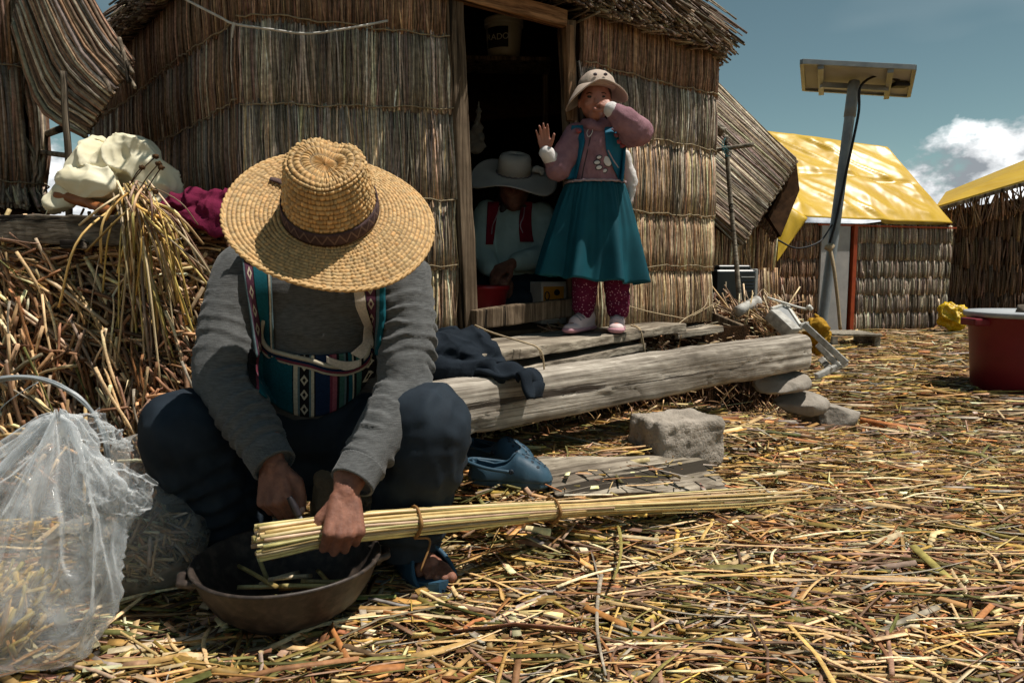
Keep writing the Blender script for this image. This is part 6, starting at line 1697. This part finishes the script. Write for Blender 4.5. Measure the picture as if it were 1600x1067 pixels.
stripes('vest_lining', [(0, C(196, 184, 170)), (.88, CREAM), (.94, DARK)]); stripes('vest_outer', [(0, DARK), (.1, C(84, 50, 66)), (.55, DARK), (.6, SLT), (.75, TEAL)], [(.32, .16, 5.0, CREAM)])
vest = patch('woven_vest', bvs, lambda u, v: (391 + 194 * u + 6 * math.sin(v * 3) * (u - .5), 545 + 10 * math.sin(math.pi * u) + v * (44 + 52 * math.sin(math.pi * min(1, u * 1.05)) ** .7)), 60, 26, .014, .006, 'vest_weave', man)
patch('strap', bvs, lambda u, v: (np.interp(v, [0, .4, .8, 1], [372, 382, 394, 400]) + u * np.interp(v, [0, .4, 1], [46, 42, 28]), 355 + v * 203), 22, 34, .016, .006, 'vest_strap', vest)
patch('strap', bvs, lambda u, v: (np.interp(v, [0, .35, .7, 1], [566, 570, 574, 578]) + u * np.interp(v, [0, .5, 1], [36, 30, 12]), 440 + v * 115), 16, 26, .014, .006, 'vest_outer', vest)
patch('lining', bvs, lambda u, v: (np.interp(v, [0, .35, .62, .85, 1], [551, 556, 569, 567, 548]) + u * np.interp(v, [0, .3, .7, 1], [17, 18, 13, 24]), 440 + v * 112 + 14 * u * max(0, v - .8) * 5), 10, 30, .021, .005, 'vest_lining', vest)
for k, (o_, mt) in enumerate(((0, CREAM), (6, NAVY), (11, MAR), (15, CREAM))):
    nm = 'fold_%d' % k; pm(nm, tuple(x * .8 for x in mt[:3]) + (1,), mt, 60, .9, .1)
    pts = []
    for (x, y) in ((412, 500), (408, 525), (420, 545), (450, 555), (485, 563), (515, 572), (545, 572), (570, 560), (580, 540)):
        q = cast(bvs, x, y + o_ * .75, .020 - .002 * k)
        if q: pts.append(q)
    tube('folded_edge', pts, .0062, nm, vest, 8, 40)
patch('lining', bvs, lambda u, v: (510 + 58 * u, 556 + 12 * math.sin(u * 2.4) - 5 * u + v * (14 - 8 * abs(u - .5))), 18, 8, .026, .004, 'vest_lining', vest)
pm('white_tee', C(190, 186, 178), C(206, 202, 194), 20, .9, .1)

# ------------------------------------------------------------------ the girl on the doorstep
GD = 2.95
girl = thing('person', 'small girl in teal skirt, vest and beige sun hat waving from the doorstep', 'person', (P(930, 512, GD).x, GD, .55))
pm('mauve_fleece', C(132, 98, 106), C(156, 120, 128), 26, .95, .05, .7, 260, bdist=.005)
pm('teal_cloth', C(8, 64, 76), C(14, 78, 90), 9, .7, .2, .15, 200)
pm('teal_vest', C(16, 84, 112), C(24, 100, 128), 14, .7, .2, .2, 200)
pm('beige_cotton', C(164, 148, 136), C(186, 170, 156), 14, .85, .1, .3, 200)
pm('white_cuff', C(196, 192, 190), C(214, 210, 208), 20, .9, .1, .4, 120)
t = NT('legging'); vo = t.n('ShaderNodeTexVoronoi'); vo.inputs['Scale'].default_value = 95; t.l(t.co.outputs['Object'], vo.inputs['Vector'])
t.base(t.mix(t.ramp(vo.outputs['Distance'], [(.18, (1, 1, 1)), (.28, (0, 0, 0))]), t.ramp(t.noise(20, 3), [(.3, C(78, 20, 44)), (.7, C(98, 28, 56))]), C(180, 130, 146)), .9, .1)
pm('pink_shoe', C(196, 172, 172), C(214, 192, 190), 18, .6, .3); pm('shoe_sole', C(176, 128, 138), C(190, 144, 152), 18, .7, .2); pm('shoe_grey', C(120, 116, 118), C(140, 136, 138), 18, .7, .2)
pm('dark_hair', C(18, 14, 13), C(34, 26, 22), 50, .5, .35); pm('eye_dark', C(14, 10, 9), C(24, 16, 14), 50, .25, .5); pm('lip', C(140, 76, 72), C(152, 86, 80), 30, .5, .3); pm('brow', C(40, 28, 24), C(50, 36, 30), 30, .8, .1)
g = lambda x, y, dd=0.0: P(x, y, GD + dd)
gw, gc_, gn = g(932, 290), g(936, 230), g(934, 196)
gsL, geL, gwL = g(900, 212), g(872, 262, -.06), g(853, 238, -.10)
gsR, geR, gwR = g(972, 212), g(998, 206, -.13), g(954, 171, -.145)
ghd = g(930, 158, -.02)
uG = (g(848, 208, -.11) - gwL).normalized(); hGL, kGL, _ = hand(gwL, uG, (.15, .95, .1), 1, .56, ((8, 6, 5), (6, 6, 5), (6, 6, 5), (8, 6, 5)), thumb=((.75, .65, -.1), (.85, .5, -.15), (.9, .4, -.1)), spread=.10, fat=1.05)
v0 = Vector((.15, .95, .1)).cross(uG)
hGL, kGL, _ = hand(gwL, uG, (.15, .95, .1), 1 if v0.x > 0 else -1, .56, ((8, 6, 5), (6, 6, 5), (6, 6, 5), (8, 6, 5)), thumb=((.75, .65, -.1), (.85, .5, -.15), (.9, .4, -.1)), spread=.10, fat=1.05)
uG2 = (g(938, 155, -.13) - gwR).normalized(); nG2 = Vector((.3, -.9, .2)); v1 = nG2.cross(uG2)
hGR, kGR, _ = hand(gwR, uG2, nG2, 1 if v1.z < 0 else -1, .54, ((55, 70, 50),) * 4, fat=1.05, palm=.07)
hipg = g(930, 330); kg = [g(915, 420), g(962, 420)]; ag = [g(912, 482, -.01), g(966, 484, .0)]
heL, toL = P(918, 505, GD + .03), P(892, 511, GD - .10); heR, toR = P(965, 505, GD + .05), P(963, 513, GD - .09)
FZ = .546
gb_ = [ell_solid(ghd, .062, .068, .078), cap_solid(ghd + Vector((-.004, -.020, -.030)), ghd + Vector((-.004, -.032, -.058)), .046, .028), ell_solid(ghd + Vector((-.026, -.045, -.022)), .022, .018, .02), ell_solid(ghd + Vector((.022, -.045, -.022)), .022, .018, .02),
       cap_solid(ghd + Vector((-.003, -.066, -.006)), ghd + Vector((-.003, -.074, -.022)), .006, .0105), ell_solid(ghd + Vector((-.003, -.062, -.047)), .018, .008, .007)] + [ell_solid(ghd + Vector((s * .062, .0, -.012)), .008, .014, .02) for s in (-1, 1)]
gb_ += chain([ghd + Vector((0, .01, -.06)), gn, gc_, gw, hipg], [.032, .036, .07, .07, .075]) + chain([gn, gsL, geL, gwL], [.03, .028, .024, .018]) + chain([gn, gsR, geR, gwR], [.03, .028, .024, .018]) + hGL + hGR
for i in range(2): gb_ += chain([hipg, kg[i], ag[i]], [.05, .042, .028])
for a_, h_, t_ in ((ag[0], heL, toL), (ag[1], heR, toR)):
    h_.z = t_.z = FZ; gb_ += chain([a_, h_ + Vector((0, 0, .03)), t_ + Vector((0, 0, .022))], [.026, .022, .018])
gbo = put('body', remesh('body', gb_, .0034, 3, dec=.4), 'child_skin', girl)
for s in (-1, 1):
    e = ghd + Vector((s * .0255 - .003, -.0595, .002))
    put('eye', mesh_pd('eye', *ell_solid(e, .0105, .005, .0048, Matrix.Rotation(s * -.12, 3, 'Y')), True), 'eye_dark', gbo)
    put('eyebrow', remesh('eyebrow', chain([e + Vector((-.011 * s, -.002, .012)), e + Vector((.002 * s, -.003, .0155)), e + Vector((.013 * s, .003, .012))], [.0016, .0020, .0014]), .001, 1), 'brow', gbo)
put('mouth', remesh('mouth', chain([ghd + Vector((-.018, -.062, -.047)), ghd + Vector((-.003, -.0705, -.0475)), ghd + Vector((.012, -.062, -.047))], [.0016, .0034, .0016]), .0012, 1), 'lip', gbo)
put('hair', remesh('hair', [ell_solid(ghd + Vector((0, .018, .018)), .068, .066, .074), cap_solid(ghd + Vector((-.05, .01, -.02)), ghd + Vector((-.045, .02, -.085)), .022, .016), cap_solid(ghd + Vector((.052, .012, -.02)), ghd + Vector((.05, .02, -.07)), .02, .014)], .005, 2, lambda c_, n_: .0025 * aniso(c_, ghd, (0, 0, 1), 3, 90, 5)), 'dark_hair', girl)
# hoodie
hs = chain([gw + Vector((0, 0, -.005)), gc_, gn + Vector((0, 0, -.02))], [.094, .100, .055]) + [cap_solid(gsL + Vector((.02, 0, -.015)), gsR + Vector((-.02, 0, -.015)), .045, .045)]
hs += chain([gsL, geL, gwL + (geL - gwL).normalized() * .045], [.050, .052, .034]) + chain([gsR, geR, geR.lerp(gwR, .5), gwR + (geR - gwR).normalized() * .03], [.050, .055, .050, .038])
hoodm = remesh('hoodie', hs, .0055, 4, lambda c_, n_: .004 * ridged(c_ * 16, 2, 3) + .0025 * fbm(c_ * 60, 2, 4))
hood = put('hoodie', hoodm, 'mauve_fleece', girl)
def gcuff(w, el, r, L=.035):
    d = (Vector(el) - Vector(w)).normalized()
    return put('white_cuff', remesh('white_cuff', [cap_solid(Vector(w) + d * .004, Vector(w) + d * L, r, r * 1.12)], .004, 3, lambda c_, n_: .0014 * ridged(c_ * 34, 2, 7)), 'white_cuff', hood)
gcuff(gwL, geL, .029, .042); gcuff(gwR, geR, .030, .030)
bvg = bvh_of(hoodm)
gtm = remesh('t', chain([gw + Vector((0, 0, -.005)), gc_, gn + Vector((0, 0, -.02))], [.096, .102, .057]) + [cap_solid(gsL + Vector((.02, 0, -.015)), gsR + Vector((-.02, 0, -.015)), .047, .047)], .008, 4)
bvt = bvh_of(gtm); bpy.data.meshes.remove(gtm)
pm('zip_dark', C(50, 40, 46), C(64, 54, 58), 30, .6); pm('paw_white', C(206, 202, 200), C(220, 216, 214), 30, .8); pm('paw_edge', C(70, 62, 68), C(84, 74, 80), 30, .8)
zp = [cast(bvg, x, y, .001) for x, y in ((924, 205), (921, 222), (916, 245), (912, 262), (909, 280))]; tube('zip', [q for q in zp if q], .0022, 'zip_dark', hood, 6)
for nm, gr, lf, mt in (('paw_print', 1.5, .001, 'paw_edge'), ('paw_print', 0, .003, 'paw_white')):
    for (x, y, rx_, ry_, rot_) in ((949, 252, 5.5, 8.0, -.5), (936, 246, 3.6, 2.2, -.2), (933, 254, 4.4, 2.6, -.1), (936, 262, 4.4, 2.8, -.2), (945, 267, 3.4, 2.4, -.6)):
        q = cast(bvg, x, y, lf)
        if q is None: continue
        k_ = GD / FPX; put(nm, mesh_pd(nm, *ell_solid(q, (rx_ + gr) * k_, .0035, (ry_ + gr) * k_, Matrix.Rotation(rot_, 3, 'Y'), 14, 8), True), mt, hood)
put('collar', remesh('collar', chain([gn + Vector((-.055, -.02, .0)), gn + Vector((-.03, -.065, -.012)), gn + Vector((.0, -.075, -.028)), gn + Vector((.03, -.06, -.010)), gn + Vector((.055, -.01, .004))], [.020, .022, .018, .022, .02]), .005, 2, lambda c_, n_: .004 * ridged(c_ * 30, 2, 3)), 'mauve_fleece', hood)
tube('drawstring', [q for q in (cast(bvg, x, y, .006) for x, y in ((921, 200), (917, 208), (920, 214), (925, 208), (926, 200))) if q], .0018, 'white_cuff', hood, 6)
# vest fronts
vL = patch('vest', bvt, lambda u, v: (np.interp(v, [0, .4, 1], [893, 890, 884]) + u * np.interp(v, [0, .3, 1], [18, 23, 16]), 196 + v * 84), 10, 24, .010, .006, 'teal_vest', girl)
patch('vest_front', bvt, lambda u, v: (np.interp(v, [0, .45, .8, 1], [944, 947, 960, 968]) + u * np.interp(v, [0, .4, .8, 1], [32, 32, 16, 6]), 194 + v * 90), 18, 24, .010, .006, 'teal_vest', vL)
pm('braid_trim', C(140, 120, 130), C(180, 160, 160), 120, .9)
tube('braid', [q for q in (cast(bvg, x, y, .014) for x, y in ((950, 235), (958, 250), (966, 262), (974, 278))) if q], .003, 'braid_trim', vL, 6)
pm('embroidery', C(170, 60, 50), C(60, 90, 110), 90, .9)
for (x, y) in ((962, 212), (966, 222), (972, 228), (904, 205), (958, 204)):
    q = cast(bvg, x, y, .014)
    if q: put('embroidery', mesh_pd('embroidery', *ell_solid(q, .013, .004, .009, None, 12, 6), True), 'embroidery', vL)
# skirt
nu, nv = 240, 40; _sk = ridged(np.stack([np.cos(np.arange(240) * 2 * np.pi / 240) * 3.5, np.sin(np.arange(240) * 2 * np.pi / 240) * 3.5, np.zeros(240)], 1), 2, 31); V = np.zeros((nv, nu, 3)); top = g(930, 288); hem = g(925, 437)
for j in range(nv):
    f_ = j / (nv - 1)
    for i in range(nu):
        a = 2 * math.pi * i / nu; c_ = top.lerp(hem, f_)
        r = .114 + (.203 - .114) * f_ ** .8
        pl_ = (.003 + .032 * f_) * math.sin(9 * a + .6 * math.sin(a * 2)) + .010 * f_ * math.sin(17 * a + 1.0 + 2 * f_) + .012 * f_ * float(_sk[i]) * math.sin(math.pi * min(1, f_ * 1.3)) + (.004 * math.sin(40 * a) * (1 - f_) ** 2)
        V[j, i] = [c_.x + (r + pl_) * math.cos(a), c_.y + (r + pl_) * .82 * math.sin(a), c_.z - .016 * f_ * math.cos(a) + .006 * f_ * math.sin(9 * a)]
put('skirt', solid_grid('skirt', V[::-1], nu, nv, .005, closed_u=True), 'teal_cloth', girl)
wb = spline([(top.x + .121 * math.cos(a), top.y + .101 * math.sin(a), top.z + .004 + .002 * (i % 2)) for i, a in enumerate(np.linspace(0, 2 * math.pi, 41))], 120)
put('waist_braid', stalks('waist_braid', wb[None], np.full((1, 120), .005), 6, smooth=True), 'braid_trim', girl)
for i in range(2):
    put('legging', remesh('legging', chain([hipg, kg[i], ag[i] + Vector((0, 0, .004))], [.060, .056, .046]), .006, 3, lambda c_, n_: .005 * ridged(c_ * np.array([10, 10, 42]), 2, 5 + i)), 'legging', girl)
def shoe(h_, t_, an, parent):
    h_, t_ = Vector(h_), Vector(t_); d = (t_ - h_).normalized(); up = Vector((0, 0, 1))
    sol = put('shoe', remesh('shoe', [cap_solid(h_ + up * .020 - d * .01, t_ + up * .018, .030, .032, squash=(up, .62)), cap_solid(h_ + up * .035, h_.lerp(t_, .7) + up * .034, .032, .032), cap_solid(h_ + up * .05 - d * .005, an + up * .005, .032, .036), cap_solid(h_.lerp(t_, .5) + up * .045, h_.lerp(t_, .05) + up * .075, .026, .028)], .0045, 3), 'pink_shoe', parent)
    base = remesh('sole', [cap_solid(h_ + up * .012 - d * .014, t_ + up * .011 + d * .004, .034, .036, squash=(up, .42))], .0045, 2)
    co = coords(base); co[:, 2] = np.maximum(co[:, 2], FZ - .0005); set_coords(base, co); put('sole', base, 'shoe_sole', sol)
    sd = Vector((-d.y, d.x, 0))
    for f_ in (.35, .55, .75):
        c_ = h_.lerp(t_, f_) + up * (.085 - .035 * f_)
        tube('lace', [c_ - sd * .026 - up * .012, c_ + up * .006, c_ + sd * .026 - up * .012], .005, 'shoe_grey', sol, 6)
    return sol
shoe(heL, toL, ag[0], girl); shoe(heR, toR, ag[1], girl)
# sun hat with a sloping brim
hc = ghd + Vector((.004, -.004, .040)); gh = put('sun_hat', remesh('sun_hat', [ell_solid(hc + Vector((0, 0, .012)), .074, .078, .064), ell_solid(hc + Vector((0, 0, .040)), .056, .060, .032)], .005, 4, lambda c_, n_: .003 * ridged(c_ * 18, 2, 3)), 'beige_cotton', girl)
co = coords(gh.data); co[:, 2] = np.maximum(co[:, 2], hc.z + .004); set_coords(gh.data, co)
nu, nv = 72, 10; V = np.zeros((nv, nu, 3))
for j in range(nv):
    f_ = j / (nv - 1)
    for i in range(nu):
        a = 2 * math.pi * i / nu; fr_ = max(0, -math.sin(a))        # fr_ 1 towards the camera
        ext = .010 + .036 * abs(math.cos(a)) ** 1.3 + .022 * fr_
        drop = .070 * abs(math.cos(a)) ** 1.5 + .006 + (.016 if math.cos(a) < 0 else -.022) * abs(math.cos(a))
        r = .074 + ext * f_
        V[j, i] = list(hc + Vector((r * math.cos(a), r * 1.02 * math.sin(a), .012 - drop * f_ ** 1.2 + .010 * fr_ * f_)))
put('brim', solid_grid('brim', V[::-1], nu, nv, .005, closed_u=True), 'beige_cotton', gh)
for dx in (-.014, .026): put('ear_patch', mesh_pd('ear_patch', *ell_solid(hc + Vector((dx, -.074, .042)), .008, .004, .006), True), 'paw_edge', gh)
# white shawl end hanging behind her
put('shawl', remesh('shawl', chain([g(978, 240, .05), g(987, 285, .06), g(985, 318, .06)], [.016, .024, .010]), .005, 3, cloth_disp(15, .003, 14)), 'white_cuff', girl)

# ------------------------------------------------------------------ the woman inside the hut
WD = 3.50
wo = thing('person', 'woman in a white brimmed hat crouching in the dark doorway over a basin', 'person', (P(800, 470, WD).x, WD, .55))
w = lambda x, y, dd=0.0: P(x, y, WD + dd)
pm('aqua_blouse', C(150, 176, 172), C(168, 194, 190), 14, .85, .1, .2, 120); pm('wine_vest', C(104, 20, 38), C(124, 30, 48), 16, .85, .1); pm('white_felt', C(196, 192, 182), C(212, 208, 198), 8, .85, .1)
wnk, wch, wbl = w(802, 318, .06), w(800, 360, .08), w(800, 430, .10)
wsL, weL, wwL = w(762, 335, .05), w(752, 400, -.02), w(772, 425, -.14)
wsR, weR, wwR = w(845, 338, .05), w(853, 400, -.02), w(800, 412, -.14)
wh = w(803, 295, -.02)
hw1 = hand(wwR, Vector((-.8, -.4, -.4)), Vector((-.2, -.6, .7)), 1, .9, ((30, 40, 20),) * 4)[0]; hw2 = hand(wwL, Vector((.6, -.4, -.5)), Vector((.2, -.6, .7)), -1, .9, ((30, 40, 20),) * 4)[0]
wb_ = [ell_solid(wh, .075, .085, .10), cap_solid(wh + Vector((0, -.04, -.03)), wh + Vector((0, -.05, -.07)), .05, .035), cap_solid(wh + Vector((0, -.085, .0)), wh + Vector((0, -.098, -.022)), .007, .013)] + chain([wh + Vector((0, .02, -.07)), wnk, wch, wbl], [.045, .05, .11, .13]) \
    + chain([wnk, wsL, weL, wwL], [.04, .045, .036, .026]) + chain([wnk, wsR, weR, wwR], [.04, .045, .036, .026]) + hw1 + hw2 + chain([wbl, w(770, 480, -.02), w(772, 487, -.10)], [.12, .07, .05]) + chain([wbl, w(835, 480, -.02), w(832, 487, -.10)], [.12, .07, .05])
put('body', remesh('body', wb_, .006, 3, dec=.5), 'skin', wo)
bl = remesh('blouse', chain([wnk + Vector((0, .02, -.05)), wch, wbl], [.075, .135, .145]) + chain([wsL, weL, wwL + (weL - wwL) * .2], [.068, .062, .045]) + chain([wsR, weR, wwR + (weR - wwR) * .2], [.068, .064, .045]) + [cap_solid(wsL, wsR, .06, .06)], .008, 4, lambda c_, n_: .006 * ridged(c_ * 12, 2, 5))
put('blouse', bl, 'aqua_blouse', wo); bvw = bvh_of(bl)
v1_ = patch('wine_vest', bvw, lambda u, v: (762 + (18 - 7 * v) * u - 3 * v, 316 + 66 * v), 8, 16, .012, .006, 'wine_vest', wo)
patch('vest_front', bvw, lambda u, v: (815 - 4 * math.sin(v * 2.6) + (17 + 4 * v) * u, 316 + 62 * v), 8, 16, .012, .006, 'wine_vest', v1_)
tube('braid', [q for q in (cast(bvw, x, y, .018) for x, y in ((781, 322), (776, 338), (770, 352), (768, 366))) if q], .003, 'braid_trim', v1_, 6)
tube('braid', [q for q in (cast(bvw, x, y, .018) for x, y in ((820, 322), (818, 338), (813, 352), (817, 364))) if q], .003, 'braid_trim', v1_, 6)
put('skirt', remesh('skirt', [ell_solid(w(800, 470, .02), .22, .20, .10), cap_solid(w(770, 465, -.02), w(835, 465, -.02), .11, .11)], .012, 4, lambda c_, n_: .012 * ridged(c_ * 10, 2, 9)), 'black_twill', wo)
put('hair', remesh('hair', [ell_solid(wh + Vector((0, .02, .01)), .082, .088, .10), cap_solid(wh + Vector((-.05, .03, -.05)), wh + Vector((-.05, .02, -.16)), .03, .02), cap_solid(wh + Vector((.05, .03, -.05)), wh + Vector((.05, .02, -.16)), .03, .02)], .008, 2), 'dark_hair', wo)
wa = Vector((.08, -.42, .90)).normalized(); whc = w(803, 272, -.02)
wht = put('white_hat', lathe('white_hat', [(0, .095), (.050, .096), (.070, .088), (.078, .07), (.084, .0), (.08, .0), (.074, .068), (.05, .090), (0, .091)], whc, 48, axis=wa), 'white_felt', wo)
nu, nv = 90, 12; V = np.zeros((nv, nu, 3)); q_ = wa.to_track_quat('Z', 'Y'); wx = Vector((1, 0, 0)); wx = (wx - wa * wx.dot(wa)).normalized(); wy = wa.cross(wx)
for j in range(nv):
    f_ = j / (nv - 1)
    for i in range(nu):
        a = 2 * math.pi * i / nu; r = .082 + .128 * f_
        z_ = -.012 * f_ - .020 * f_ * f_ * math.cos(2 * a) + .020 * f_ ** 2 * math.sin(3 * a + .6) - (.020 * f_ ** 2 if math.sin(a) < 0 else 0) * -math.sin(a)
        V[j, i] = list(whc + wx * r * math.cos(a) + wy * r * math.sin(a) + wa * z_)
put('brim', solid_grid('brim', V[::-1], nu, nv, .005, closed_u=True), 'white_felt', wht)
put('hat_cord', stalks('hat_cord', np.array([list(whc + wx * .085 * math.cos(a) + wy * .085 * math.sin(a) + wa * (.006 + .002 * math.sin(a * 20))) for a in np.linspace(0, 2 * math.pi, 80)])[None], np.full((1, 80), .003), 6, smooth=True), 'shoe_grey', wht)
put('hat_bow', remesh('hat_bow', [ell_solid(whc + wx * .105 + wa * .03, .022, .015, .016), ell_solid(whc + wx * .13 + wa * .022, .016, .012, .02)], .004, 2, lambda c_, n_: .004 * ridged(c_ * 40, 2, 3)), 'white_felt', wht)
